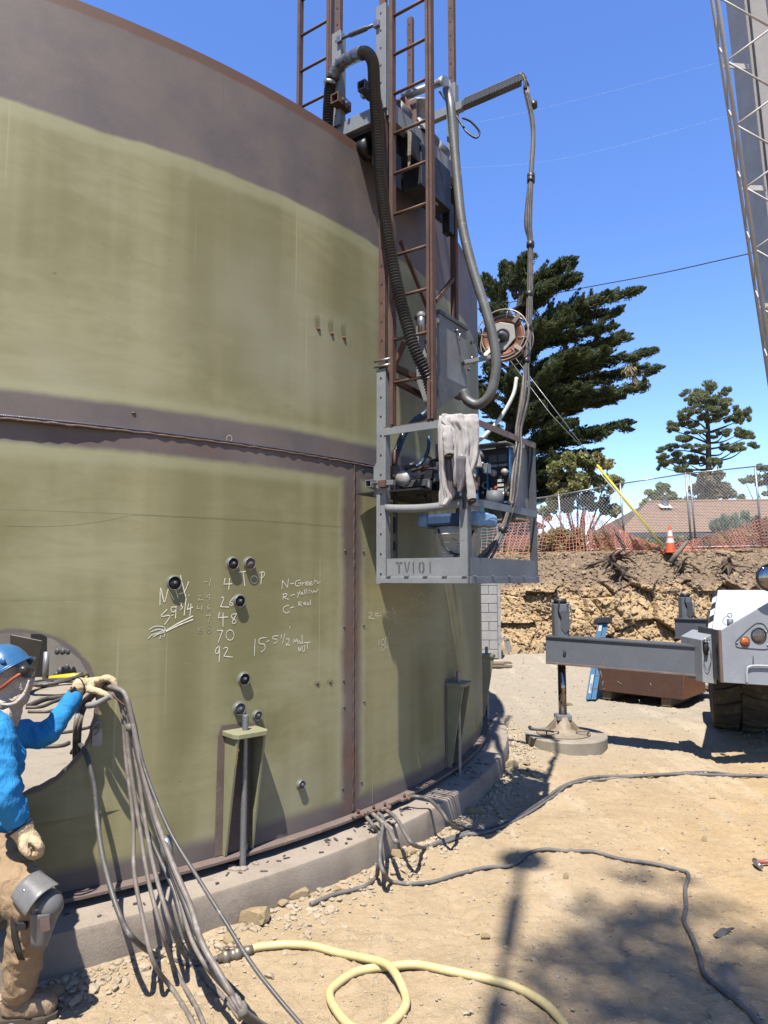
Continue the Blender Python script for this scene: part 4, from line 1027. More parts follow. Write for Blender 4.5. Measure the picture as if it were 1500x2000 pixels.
# side plate and clamp at the main mast
MB().prism([(0, 0), (.05, .07), (.05, .26), (0, .34), (-.01, .34), (-.01, 0)], rig_plane_t(741, 985, -.01), -ER, EZ, ET, .012).build('gusset', MT['gray_paint'], rig)
rb('clamp', MT['rust'], (.03, -.06, ZV(946, 4.72)), (.06, .05, .05)); rb('clamp', MT['galv'], (.08, -.05, ZV(944, 4.7)), (.07, .04, .035))
MB().tube([RG(-.07, -.055, ZV(944, 4.75)), RG(.08, -.055, ZV(944, 4.72))], .010, 8).build('clamp_bolt', MT['bright_steel'], rig)

# ---- welding head between basket and shell
head = rb('slide_bar', MT['black_steel'], (.22, .30, ZV(950, 4.85)), (.50, .06, .05))
def hbx(name, m, c, s, bev=.004): return MB().box(RG(*c), s, RAX).build(name, MT[m], head, bevel=bev)
z9 = ZV(930, 4.85)
hbx('slide', 'gray_dark', (.12, .22, z9 - .05), (.26, .05, .05)); hbx('slide', 'galv', (.10, .10, z9 - .045), (.08, .02, .05)); hbx('clamp_block', 'black_steel', (.22, .24, z9 + .01), (.1, .08, .07))
hbx('clamp_block', 'gray_dark', (.31, .24, z9 - .02), (.07, .07, .06)); hbx('clamp_block', 'black_steel', (.39, .22, z9 - .02), (.06, .1, .16)); hbx('junction_box', 'gray_dark', (.34, .20, z9 + .16), (.06, .06, .1)); hbx('shelf', 'black_steel', (.33, .2, z9 + .1), (.1, .1, .006), 0)
for k in range(6): hbx('terminal', 'galv' if k % 2 else 'black_steel', (.40, .15, z9 - .08 + k * .03), (.05, .03, .012), .002)
MB().tube([rig_plane_t(770, 912, .12), rig_plane_t(776, 940, .12)], .04, 12).build('torch_body', MT['plug_brown'], head)
MB().tube([rig_plane_t(773, 880, .14), rig_plane_t(770, 915, .12)], .022, 10).build('torch_neck', MT['rust'], head)
MB().lathe([(.0, -.02), (.055, -.02), (.055, .02), (.0, .02)], 20, rig_plane_t(788, 935, .10), (ER, EZ, ET)).build('hand_wheel', MT['bone'], head)
MB().tube([rig_plane_t(812, 929, .12), rig_plane_t(832, 922, .12)], .009, 8).build('handle', MT['timber'], head)
MB().tube([rig_plane_t(805, 920, .2), rig_plane_t(842, 908, .2)], .012, 8).build('tube', MT['rust'], head)
MB().tube([rig_plane_t(790, 915, .1), rig_plane_t(812, 905, .14)], .018, 8).build('tube', MT['black_steel'], head)
MB().tube([RG(.24, .2, z9 - .04), RG(.24, .2, z9 - .2)], .022, 10).build('column', MT['black_steel'], head)
MB().tube([RG(.34, .25, ZTOP - .05), RG(.34, .25, ZTOP - .24)], .02, 8).build('tube', MT['rust_bright'], head)
MB().tube(smooth_path([rig_plane_t(838, 852, .22), rig_plane_t(836, 880, .2), rig_plane_t(822, 905, .16), rig_plane_t(812, 912, .12)], 5), .014, 8).build('blue_lead', MT['blue_lead'] if 'blue_lead' in MT else mat('blue_lead', (.03, .09, .17), None, 10, .4), head)
rr2 = random.Random(77)
for k in range(26):
    c = (rr2.uniform(.1, .62), rr2.uniform(.18, .42), z9 + rr2.uniform(-.13, .12)); s = [rr2.uniform(.02, .07) for _ in range(3)]
    if rr2.random() < .55: hbx('clamp_block', rr2.choice(['black_steel', 'gray_dark', 'black_steel', 'plug_brown', 'galv']), c, s)
    else: MB().tube([RG(*c), RG(c[0] + rr2.uniform(-.08, .08), c[1] + rr2.uniform(-.04, .04), c[2] + rr2.uniform(-.03, .06))], rr2.uniform(.008, .02), 8).build('fitting', MT[rr2.choice(['black_steel', 'galv', 'brass', 'gray_dark'])], head)
rb('head_table', MT['black_steel'], (.02, .54, ZV(964, 4.9)), (.53, 1.06, .012), bevel=0)  # plate reaches in to the shell, widened to shade the wall below
rb('flux_tray', MT['gray_dark'], (-.13, .55, ZV(952, 5.0)), (.10, .95, .10))
# ---- control cabinet in the basket's far corner
cz1, cz0 = ZV(868, 5.1), ZV(1010, 5.05)
cab = rb('control_cabinet', MT['gray_paint'], (.49, .965, (cz0 + cz1) / 2), (.25, .30, cz1 - cz0))
cb = lambda n, m, c, s, bv=.003: MB().box(RG(*c), s, RAX).build(n, MT[m], cab, bevel=bv)
pz1, pz0 = ZV(878, 5.15), ZV(984, 5.15); pm = (pz0 + pz1) / 2
cb('panel_face', 'black_steel', (.485, .775, pm), (.27, .05, pz1 - pz0))
for r in (.352, .618): cb('panel_frame', 'blue_paint', (r, .742, pm), (.012, .03, pz1 - pz0))
cb('panel_frame', 'blue_paint', (.435, .742, pm - .05), (.012, .03, pz1 - pz0 - .1)); cb('panel_frame', 'blue_paint', (.485, .742, pz0), (.28, .03, .014)); cb('panel_hood', 'galv', (.47, .72, pz1 + .02), (.32, .14, .014))
for r, dz in ((.48, .02), (.575, .02)): MB().lathe([(0, .03), (.024, .028), (.028, 0)][::-1], 16, RG(r, .748, pm + dz), (ER, EZ, -ET)).build('knob', MT['bone'], cab)
for r, dz in ((.475, .13), (.555, .13)):
    cb('meter', 'gray_dark', (r, .748, pm + dz), (.07, .006, .06)); cb('meter_label', 'galv', (r, .7485, pm + dz - .055), (.07, .004, .018), .001)
for k in range(3): cb('label_plate', 'plain_white', (.535, .747, pm - .04 - .035 * k), (.05, .004, .02), .001)
for r, dz, m in ((.465, -.10, 'bright_steel'), (.60, -.10, 'brass'), (.50, -.09, 'orange_plastic'), (.395, -.07, 'galv'), (.395, -.12, 'galv'), (.395, .05, 'blue_paint'), (.40, .11, 'blue_paint')):
    MB().tube([RG(r, .75, pm + dz), RG(r, .73, pm + dz)], .010, 8).build('switch', MT[m], cab)
b1z = ZV(952, 5.2)
cb('switch_box', 'gray_dark', (.31, .78, b1z), (.09, .06, .10)); cb('switch_box', 'black_steel', (.41, .78, b1z), (.09, .06, .10))
MB().lathe([(.018, 0), (.026, .01), (.03, 0)], 16, RG(.41, .748, b1z + .01), (ER, EZ, -ET)).build('dial', MT['bone'], cab); MB().tube([RG(.31, .75, b1z + .02), RG(.31, .73, b1z - .02)], .008, 6).build('switch', MT['bright_steel'], cab)
MB().lathe([(.0, 0), (.055, 0), (.055, .1), (.07, .12), (.06, .2), (0, .2)], 16, RG(.50, .72, ZV(1012, 5.1))).build('motor', MT['beam_gray'], cab)
cb('shelf', 'timber', (.53, .78, ZV(1017, 5.1)), (.34, .2, .015))
for k in range(9): MB().tube([RG(.45 + .02 * k, .76, b1z - .02 - .01 * (k % 3)), RG(.46 + .02 * k, .74, b1z - .09)], .012, 6).build('fitting', MT[['black_steel', 'galv', 'bright_steel'][k % 3]], cab)

# ---- things hung on or standing in the carriage
def hose(name, ctrl, r, m, label, cat, corr=0.0, pitch=.019, n=10, group=None):
    pts = smooth_path(ctrl, 10)
    if corr:
        L = [0]
        for i in range(1, len(pts)): L.append(L[-1] + (pts[i] - pts[i - 1]).length)
        q = []; rad = []; s = 0; i = 0; k = 0
        while s < L[-1]:
            while L[i + 1] < s: i += 1
            f = (s - L[i]) / max(L[i + 1] - L[i], 1e-6); q.append(pts[i].lerp(pts[i + 1], f)); rad.append(r * (1 + corr * (.5 if k % 2 else -1))); s += pitch / 2; k += 1
        o = MB().tube(q, rad, 14, smooth=False).build(name, m, origin=ctrl[0])
    else: o = MB().tube(pts, r, n).build(name, m, origin=ctrl[0])
    return tag(o, label, cat, group)
MT['hose_black'] = mat('hose_black', (.035, .036, .04), (.07, .07, .072), 4, .35, 0, .05, 50)
MT['hose_gray'] = mat('hose_gray', (.19, .19, .175), (.11, .11, .10), 7, .45, 0, .3, 60, spots=(.30, .30, .28), sscale=11)
MT['hose_blue'] = mat('hose_blue', (.06, .12, .20), (.04, .08, .14), 4, .3, 0, .05, 50)
hose('vacuum_hose', [PY(640, 262, 5.02), PY(642, 200, 5.0), PY(648, 152, 4.97), PY(668, 124, 4.9), PY(694, 109, 4.78), PY(714, 103, 4.68), PY(728, 122, 4.62), PY(731, 170, 4.6), PY(737, 250, 4.6), PY(743, 350, 4.6), PY(756, 450, 4.56), PY(776, 560, 4.54), PY(806, 670, 4.52), PY(834, 735, 4.55), PY(846, 775, 4.62)], .041, MT['hose_black'], 'thick black corrugated vacuum hose draped over the rim and down beside the ladder', 'hose', .2, .021)
vh = [o for o in COL.objects if o.name.startswith('vacuum_hose')][0]
MB().tube(smooth_path([PY(650, 150, 4.97), PY(668, 124, 4.9), PY(694, 109, 4.78), PY(708, 104, 4.70)], 8), [.047 + .002 * math.sin(i * 2.1) for i in range(25)], 14).build('tape_wrap', MT['tape_gray'] if 'tape_gray' in MT else mat('tape_gray', (.10, .10, .105), (.30, .30, .31), 16, .3, .2, .4, 50), vh)
MB().tube([PY(645, 158, 4.97), PY(644, 166, 4.98)], .050, 14).build('hose_clamp', MT['bright_steel'], vh)
hose('flux_hose', [PY(846, 742, 4.72), PY(849, 770, 4.72), PY(838, 803, 4.78), PY(812, 822, 4.85), PY(788, 850, 4.9), PY(772, 892, 4.92)], .028, MT['hose_blue'], 'short blue black ribbed hose curving down to the welding head', 'hose', .10, .014)
hose('conduit', [PY(836, 640, 4.76), PY(834, 680, 4.72), PY(848, 715, 4.72), PY(853, 775, 4.74)], .016, MT['hose_black'], 'thin ribbed black conduit running down the hopper behind the ladder', 'conduit', .12, .012)
hose('suction_hose', [el[-1], PY(880, 205, 5.1), PY(886, 270, 5.08), PY(893, 350, 5.05), PY(903, 440, 5.0), PY(922, 520, 4.95), PY(944, 590, 4.9), PY(962, 655, 4.86), PY(969, 715, 4.85), PY(958, 768, 4.86), PY(935, 790, 4.9), PY(913, 782, 4.94), PY(905, 764, 4.96)], .036, MT['hose_gray'], 'smooth grey green suction hose looping past the wire reel', 'hose')
hose('white_hose', [PY(1009, 738, 5.15), PY(1002, 772, 5.12), PY(978, 815, 5.1), PY(950, 848, 5.06), PY(928, 866, 5.03)], .015, MT['plain_white'], 'thin plain white hose sloping down behind the grey jacket', 'hose')
hose('cable_loop', [PY(903, 230, 5.4), PY(920, 238, 5.4), PY(936, 257, 5.4), PY(930, 269, 5.4), PY(912, 258, 5.42), PY(900, 240, 5.45), PY(868, 192, 5.5), PY(858, 178, 5.5)], .009, MT['rubber'], 'thin black cable loop sticking out below the cable arm', 'cable')
# the bundle of leads hanging from the arm's end into the basket
tb = tip + ER * .02 - EZ * .08
cbun = root('cable_bundle', tip, 'dark bundle of taped leads hanging from the arm end down into the basket', 'cable bundle')
for k in range(6):
    a = k / 6 * 2 * pi; ox, oy = .016 * cos(a), .016 * sin(a); sp = (k - 2.5)
    q = [tb + V((ox, oy, 0))]
    for u, v, Y, s in ((1041, 250, 5.25, .6), (1038, 330, 5.22, .6), (1033 + (-4 if k == 2 else 0), 430, 5.2, 1.0), (1036, 480, 5.2, .7), (1034, 600, 5.18, .9), (1029, 700, 5.14, .8), (1023 + sp * 2.5, 770, 5.10, 1.2), (1012 + sp * 1.2, 838, 5.08, 1.0), (1013 + sp, 870, 5.05, 1.1), (1006 + sp * 1.5, 930, 4.98, 1.4), (1000 + sp, 985, 4.94, 1.2), (980, 1040, 4.9, 1.0), (955 + sp * 4, 1075, 4.86, 1.0), (935 + sp * 6, 1098, 4.84, 1.0)):
        q.append(PY(u, v, Y) + V((ox * s, oy * s, 0)))
    MB().tube(smooth_path(q, 5), .010 if k % 2 else .012, 7).build('lead', MT['cable_dark'] if k % 3 else MT['cable_dusty'], cbun)
for v, Y in ((205, 5.26), (345, 5.22), (352, 5.22), (478, 5.2), (575, 5.19), (640, 5.17), (705, 5.14), (985, 4.94), (1035, 4.9)):
    u = {205: 1042, 345: 1037, 352: 1037, 478: 1036, 575: 1034, 640: 1032, 705: 1028, 985: 1000, 1035: 982}[v]
    p = PY(u, v, Y); MB().tube([p + EZ * .022, p - EZ * .022], .031, 10).build('tape', MT['rubber'], cbun)
# second ladder on the inside carriage, rising behind the rim
lad2 = root('inside_ladder', RG(-.68, 0, 4.9), 'narrow rusty ladder rising behind the tank rim, left of the masts', 'ladder')
for r in (-.837, -.53): MB().bar(RG(r, 0, 4.6), RG(r, 0, 7.6), .026, .05, ET).build('side_rail', MT['rust'], lad2, bevel=.002)
MB().bar(RG(-.503, 0, 4.6), RG(-.503, 0, 7.6), .016, .05, ET).build('side_rail', MT['rust'], lad2, bevel=.002)
yz = RG(-.53, 0, 0).y; z0 = ZV(182, yz); st2 = (ZV(38, yz) - z0) / 2; r0 = None
for k in range(-2, 8):
    if r0 is None: r0 = MB().tube([RG(-.837, 0, z0 - 2 * st2), RG(-.53, 0, z0 - 2 * st2)], .011, 8).build('rung', MT['rust'], lad2)
    else:
        c = r0.copy(); COL.objects.link(c); c.parent = lad2; c.location = (0, 0, st2 * (k + 2))
# bucket with a padded seat
bc = RG(.38, .33, ZB + .04); bh = ZV(1030, 4.85) - bc.z
bkt = root('bucket', bc, 'white printed pail with a blue seat pad on it inside the basket', 'bucket')
MB().lathe([(0, 0), (.128, 0), (.134, .01), (.146, bh - .06), (.152, bh - .06), (.152, bh - .05), (.147, bh - .05), (.149, bh), (.14, bh), (.13, .015), (0, .015)], 32, bc).build('pail', MT['pail'] if 'pail' in MT else mat('pail', (.95, .92, .86), (.8, .77, .7), 8, .5, 0, .05, 50), bkt)
MT['print_gray'] = mat('print_gray', (.30, .29, .28), None, 20, .6, 0, 0)
mb = MB(); rr2 = random.Random(31)
def onpail(a, z, r=.1485): return bc + V((r * cos(a), r * sin(a), z))
af = atan2(-4.8, -.5)
for k in range(26):
    z = .04 + .012 * k * .85; a = af + rr2.uniform(-.9, .2); L = rr2.uniform(.08, .5)
    rr_ = .1355 + .0125 * z / (bh - .06)
    mb.add([onpail(a, z, rr_), onpail(a + L * .5, z, rr_), onpail(a + L, z, rr_), onpail(a + L, z + .005, rr_), onpail(a + L * .5, z + .005, rr_), onpail(a, z + .005, rr_)], [(0, 1, 4, 5), (1, 2, 3, 4)])
o_ = mb.build('printing', MT['print_gray'], bkt); tag(o_, kind='stuff')
MT['navy_pad'] = mat('navy_pad', (.035, .085, .20), (.025, .06, .15), 9, .75, 0, .3, 40); MT['sky_pad'] = mat('sky_pad', (.26, .47, .72), (.2, .39, .63), 14, .8, 0, .5, 40)
sc = RG(.41, .30, ZV(1018, 4.8))
MB().box(sc, (.34, .30, .085), RAX).build('seat_pad', MT['navy_pad'], bkt, bevel=.02)
for s in (-1, 1):
    o_ = MB().box(sc + ER * (.195 * s), (.09, .32, .10), RAX).build('pad_end', MT['sky_pad'], bkt, bevel=.03)
    dm = o_.modifiers.new('sub', 'SUBSURF'); dm.levels = dm.render_levels = 2
    tx = bpy.data.textures.new('lumps', 'CLOUDS'); tx.noise_scale = .04; d2 = o_.modifiers.new('lumps', 'DISPLACE'); d2.texture = tx; d2.strength = .018
q = [onpail(af - .9, bh - .02, .155), onpail(af - .6, bh * .62, .15), onpail(af - .1, bh * .45, .148), onpail(af + .4, bh * .5, .149), onpail(af + .9, bh - .03, .155)]
MB().tube(smooth_path(q, 5), .007, 6).build('strap', MT['rubber'], bkt)
MB().box(onpail(af - .02, bh * .36, .15), (.022, .012, .07), RAX).build('strap', MT['rubber'], bkt)
# jacket thrown over the rail at the basket's near corner
MT['jacket'] = mat('jacket', (.62, .58, .54), (.52, .48, .45), 7, .9, 0, .5, 200, bdist=.002, spots=(.42, .37, .33), sscale=10, scut=(.56, .75)); MT['lining_shaded'] = mat('lining_shaded', (.20, .18, .19), (.14, .125, .135), 7, .9, 0, .4, 200, bdist=.002)  # lining cloth darkened so the gaps between panels read as deep shade
MT['cuff_shade'] = mat('cuff_shade', (.05, .04, .035), None, 5, .9, 0, 0)  # near-black disc colour stands for the shade inside the cuffs
jk = root('jacket', RG(W_ - .04, -.06, ZTOP), 'light grey work jacket slung over the front corner of the basket rail', 'jacket')
JP0 = RG(W_ - .1, -.09, 0); JN = V((.13, -.99, 0)).normalized()        # the cloth hangs roughly facing the site
def JQ(u, v, d=0.0):
    p = PP(u, v, JP0, JN); return p + JN * d
def cloth(name, rows, m, thick=.006, amp=.014, fq=3.0, seed=0, back=None, parent=jk):
    """rows: (v, u_left, u_right, depth_left, depth_mid, depth_right)"""
    out = []; nc = 34
    R = []
    for i in range(len(rows) - 1):
        for j in range(5):
            f = j / 5; R.append([rows[i][k] * (1 - f) + rows[i + 1][k] * f for k in range(6)])
    R.append(list(rows[-1]))
    for i, (v, ul, ur, dl, dm, dr) in enumerate(R):
        row = []
        g = min(1, i / 6)
        for j in range(nc):
            f = j / (nc - 1); d = dl * (1 - f) ** 2 + 2 * dm * f * (1 - f) + dr * f * f
            w = amp * g * (1.1 * math.sin(fq * 2 * pi * (f + .10 * math.sin(i * .13 + seed)) + seed + i * .05) + .7 * abs(math.sin(fq * 3.1 * pi * f + seed * 2 - i * .06)) + .9 * mnoise.noise(V((f * 4.5, i * .16, seed))) + .5 * mnoise.noise(V((f * 11 + i * .2, i * .33, seed + 5))))
            row.append(JQ(ul + (ur - ul) * f, v, d + w))
        out.append(row)
    o = MB().sheet(out).build(name, m, parent)
    s = o.modifiers.new('thick', 'SOLIDIFY'); s.thickness = thick; s.offset = -1
    return o
# body over the rail, hanging front
top = []
cloth('back_panel', [(818, 868, 924, -.10, -.08, -.10), (808, 866, 926, -.03, -.02, -.03), (812, 860, 930, .025, .035, .02), (826, 858, 932, .045, .055, .03), (842, 872, 932, .05, .06, .03), (870, 877, 932, .05, .065, .03), (900, 878, 927, .045, .07, .03), (925, 881, 918, .04, .075, .03), (952, 884, 904, .03, .06, .02)], MT['jacket'], amp=.010, fq=2.1, thick=.003)
cloth('front_panel', [(815, 856, 880, .03, .04, .03), (838, 851, 872, .05, .06, .05), (880, 852, 864, .05, .06, .055), (920, 855, 864, .04, .05, .045), (955, 856, 870, .035, .05, .05), (975, 855, 880, .03, .05, .05), (989, 856, 868, .03, .045, .04)], MT['jacket'], amp=.006, fq=1.5, seed=1)
cloth('shaded_lining', [(820, 862, 892, .01, .02, .01), (845, 858, 892, .02, .025, .02), (900, 856, 890, .02, .03, .03), (950, 862, 888, .02, .02, .02), (975, 868, 885, .02, .02, .02)], MT['lining_shaded'], amp=.008, fq=1.6, seed=2)
cloth('side_panel', [(895, 884, 905, .085, .09, .06), (930, 884, 906, .09, .09, .06), (950, 886, 902, .085, .09, .06), (965, 887, 893, .085, .085, .07)], MT['lining_shaded'], amp=.006, fq=1.2, seed=3)
cloth('front_panel', [(868, 922, 931, .03, .02, .0), (900, 921, 937, .03, .03, .01), (914, 924, 940, .03, .03, .01)], MT['jacket'], amp=.005, fq=1.0, seed=4)
def sleeve(ctrl, name='jacket_sleeve'):
    pts = []; rad = []
    C = smooth_path([JQ(u, v, d) for u, v, d, r in ctrl], 6)
    n = len(C); rs = [c[3] for c in ctrl]
    for i in range(n):
        f = i / (n - 1) * (len(rs) - 1); k = min(int(f), len(rs) - 2); rad.append(rs[k] + (rs[k + 1] - rs[k]) * (f - k) + .0012 * math.sin(i * 1.3))
    mbs = MB().tube(C, rad, 22, caps=False)
    for i in range(n):
        for k in range(22):
            q = V(mbs.v[i * 22 + k]); dv_ = q - C[i]; dj = dv_.dot(JN); cr = 1 + .16 * mnoise.noise(V((k * .55, i * .42, ctrl[0][0]))) - .10 * abs(math.sin(i * .8 + k * .5))
            mbs.v[i * 22 + k] = tuple(C[i] + (dv_ - JN * (dj * .5)) * cr)
    o = mbs.build(name, MT['jacket'], jk); s = o.modifiers.new('thick', 'SOLIDIFY'); s.thickness = .005
    tx = bpy.data.textures.new('folds', 'CLOUDS'); tx.noise_scale = .06; d2 = o.modifiers.new('folds', 'DISPLACE'); d2.texture = tx; d2.strength = .008
    dd_ = (C[-1] - C[-2]).normalized(); fx_ = (dd_ + JN * .75).normalized(); sx2 = fx_.cross(EZ).normalized(); MB().ball(C[-1] + dd_ * .002 + JN * .004, rad[-1] * .97, 14, (1, 1, .14), (sx2, sx2.cross(fx_), fx_)).build('cuff_shade_disc', MT['cuff_shade'], o)
sleeve([(868, 838, .075, .028), (868, 858, .09, .034), (870, 880, .09, .033), (871, 895, .085, .031)]); sleeve([(903, 890, .05, .026), (909, 925, .06, .026), (915, 955, .065, .030), (917, 980, .06, .032)])
# ================================================================== CRANE, OUTRIGGERS AND SITE THINGS
crane = root('mobile_crane', (4.6, 8.2, 0), 'grey and white mobile crane corner with orange indicator, big tyre and lattice boom above', 'crane')
X3 = (V((1, 0, 0)), V((0, 1, 0)), V((0, 0, 1)))
# front outrigger beam
a0 = V((1.93, 8.22, 0)); a1 = V((3.40, 7.42, 0)); bd = (a1 - a0).normalized(); bs = V((bd.y, -bd.x, 0))
zt0, zt1, hb_ = 1.235, 1.19, .325
def obeam(p0, p1, z0, z1, h, w, name='outrigger_beam'):
    q0, q1 = V((p0.x, p0.y, z0 - h / 2)), V((p1.x, p1.y, z1 - h / 2))
    o = MB().bar(q0, q1, w, h - .04).build(name, MT['beam_gray'], crane, bevel=.004)
    for dz, m in ((h / 2 - .012, 'gray_dark'), (-h / 2 + .012, 'chime')):
        MB().bar(q0 + EZ * dz, q1 + EZ * dz, w + .035, .022).build('flange', MT[m], o, bevel=.003)
    return o
b1 = obeam(a0, a1, zt0, zt1, hb_, .20)
q = a0 + bd * .22 - V((bd.y, -bd.x, 0)) * -.105
MB().tube([V((q.x, q.y, 1.06)) - V((0, .0, 0)), V((q.x, q.y, 1.06)) + bs * .02], .018, 8).build('pin', MT['gray_dark'], b1)
def jack(c, zt, zbeam, zpad, big=True):
    j = MB().prism([(-.085, -.06), (-.05, -.09), (.05, -.09), (.085, -.06), (.085, .08), (-.085, .08)], V((c.x, c.y, zbeam - .02)), *X3, zt - zbeam + .02).build('jack_housing', MT['beam_gray'], crane, bevel=.006)
    MB().lathe([(.0, 0), (.075, 0), (.075, .06), (.0, .06)], 18, V((c.x, c.y, zt))).build('jack_cap', MT['black_steel'], j)
    MB().prism([(-.05, 0), (.0, -.06), (.05, 0), (.05, .20), (-.05, .20)], V((c.x + .03, c.y - .098, zt - .28)), V((1, 0, 0)), V((0, 0, 1)), V((0, 1, 0)), .008).build('guard', MT['gray_dark'], j)
    MB().tube(smooth_path([V((c.x + .06, c.y - .09, zt + .03)), V((c.x + .10, c.y - .10, zt - .05)), V((c.x + .095, c.y - .10, zt - .2)), V((c.x + .06, c.y - .08, zt - .3))], 5), .009, 6).build('hydraulic_hose', MT['galv'], j)
    MB().tube(smooth_path([V((c.x - .03, c.y - .09, zt + .03)), V((c.x - .05, c.y - .11, zt - .06)), V((c.x - .02, c.y - .10, zt - .16))], 5), .009, 6).build('hydraulic_hose', MT['rubber'], j)
    MB().lathe([(.0, 0), (.047, 0), (.047, zbeam - .3 - zpad - .18), (0, zbeam - .3 - zpad - .18)], 20, V((c.x, c.y, zpad + .18))).build('jack_rod', MT['chrome'], j)
    f = MB().lathe([(.30, 0), (.305, .012), (.29, .02), (.10, .07), (.09, .2), (.0, .2)], 32, V((c.x, c.y, zpad))).build('float', MT['float'], crane)
    for k in range(6):
        an = k * pi / 3 + .3; e = V((cos(an), sin(an), 0)); MB().prism([(.07, .03), (.23, .03), (.09, .17), (.07, .17)], V((c.x, c.y, zpad)) - V((-e.y, e.x, 0)) * .006, e, EZ, V((-e.y, e.x, 0)), .012).build('rib', MT['float'], f)
    MB().box((c.x, c.y, zpad + .19), (.17, .17, .06), X3).build('collar', MT['galv'], f, bevel=.008)
    for s in (-1, 1):
        x = c.x + .17 * s; MB().tube(smooth_path([V((x - .06, c.y - .17, zpad + .03)), V((x - .06, c.y - .2, zpad + .07)), V((x + .06, c.y - .2, zpad + .07)), V((x + .06, c.y - .17, zpad + .03))], 4), .008, 6).build('grip', MT['float'], f)
MT['float'] = mat('float', (.40, .32, .23), (.30, .24, .17), 7, .7, .1, .2, 50, spots=(.2, .13, .08), sscale=10)
JC = a0 + bd * .155
PADC = V((JC.x + .03, JC.y, 0)); padz = .115
jack(JC, 1.60, zt0, padz)
pad = MB().lathe([(0, -.05), (.455, -.05), (.46, padz - .012), (.452, padz), (0, padz)], 72, PADC, smooth=False).build('outrigger_pad', MT['pad'] if 'pad' in MT else mat('pad', (.46, .40, .31), (.36, .31, .24), 4, .85, 0, .3, 60, spots=(.2, .17, .13), sscale=5), origin=PADC)
tag(pad, 'round thick concrete pad under the near outrigger jack', 'outrigger pad')
st = MB().tube(smooth_path([PY(1034, 1420, 7.93), PY(1040, 1424, 7.88), PY(1060, 1426, 7.86), PY(1082, 1430, 7.84)], 4), [.02, .022, .022, .018, .016, .014, .012, .012, .011, .010, .008, .008, .008], 6).build('rubber_strap', MT['rubber'], origin=PY(1040, 1420, 7.9))
tag(st, 'short black rubber strap lying on the round concrete pad', 'strap')
# far outrigger
f0 = PY(1326, 1225, 11.4); f1 = PY(1425, 1228, 10.6)
obeam(f0, f1, ZV(1207, 11.4), ZV(1208, 10.8), .33, .2); jack(V((f0.x + .12, f0.y, 0)), ZV(1166, 11.4), ZV(1207, 11.4), .1)
# carrier: bumper panel, white cover, outrigger box, chassis
YP = 7.0
def XP(u, Y=YP): return PY(u, 1130, Y).x
pan = [(XP(1402), ZV(1333, YP)), (XP(1520), ZV(1341, YP)), (XP(1700), ZV(1345, YP)), (XP(1700), ZV(1120, YP)), (XP(1560), ZV(1142, YP)), (XP(1402), ZV(1232, YP))]
body = MB().prism([(x, z) for x, z in pan], V((0, YP, 0)), V((1, 0, 0)), EZ, V((0, 1, 0)), .012).build('bumper_panel', MT['crane_gray'], crane, bevel=.004)
MB().prism([(0, 0), (.42, 0), (.42, .012), (0, .012)], V((XP(1402), YP, ZV(1333, YP))), V((0, 1, 0)), EZ, V((1, 0, 0)), .012)
e0 = V((XP(1402), YP, 0))
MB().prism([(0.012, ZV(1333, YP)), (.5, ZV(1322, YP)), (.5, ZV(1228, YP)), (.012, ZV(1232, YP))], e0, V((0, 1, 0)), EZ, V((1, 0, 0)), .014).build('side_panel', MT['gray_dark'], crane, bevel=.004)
MB().bar(V((XP(1402) - .012, YP - .004, ZV(1333, YP))), V((XP(1402) - .012, YP - .004, ZV(1230, YP))), .03, .03).build('edge_strip', MT['plug_brown'], crane, bevel=.004)
x0, x1 = XP(1404), XP(1700)
wt = MB(); c = [V((x0 - .0, 7.25, ZV(1255, 7.25))), V((x1, 7.25, ZV(1255, 7.25))), V((x1, 8.35, ZV(1152, 8.35))), V((PY(1402, 1152, 8.35).x, 8.35, ZV(1152, 8.35)))]
dn = V((0, .02, -.05)); wt.add(c + [p + dn for p in c], [(0, 1, 2, 3), (4, 7, 6, 5), (0, 4, 5, 1), (1, 5, 6, 2), (2, 6, 7, 3), (3, 7, 4, 0)])
wc = wt.build('engine_cover', MT['crane_white'], crane, bevel=.006)
for k in range(8):                                           # hazard stripes on the cover's edge
    f0_, f1_ = k / 8, (k + 1) / 8; A0 = c[0].lerp(c[3], f0_); A1 = c[0].lerp(c[3], f1_); out = V((-.05, .01, -.03))
    MB().add([A0 - V((.003, 0, 0)), A1 - V((.003, 0, 0)), A1 + out, A0 + out], [(0, 1, 2, 3)]).build('hazard_stripe', MT['black_steel'] if k % 2 else MT['plain_white'], wc)
MB().ball(PY(1500, 1172, 8.2), .05, 10, (1.4, .6, .5)).build('latch', MT['black_steel'], wc)
CX = (V((.88, -.47, 0)), V((.47, .88, 0)), EZ)
MB().box((6.05, 9.6, 1.0), (1.3, 4.6, .5), CX).build('chassis', MT['gray_dark'], crane, bevel=.02)
MB().box((7.4, 10.4, 1.9), (1.2, 3.0, 1.2), CX).build('superstructure', MT['crane_gray'], crane, bevel=.03)
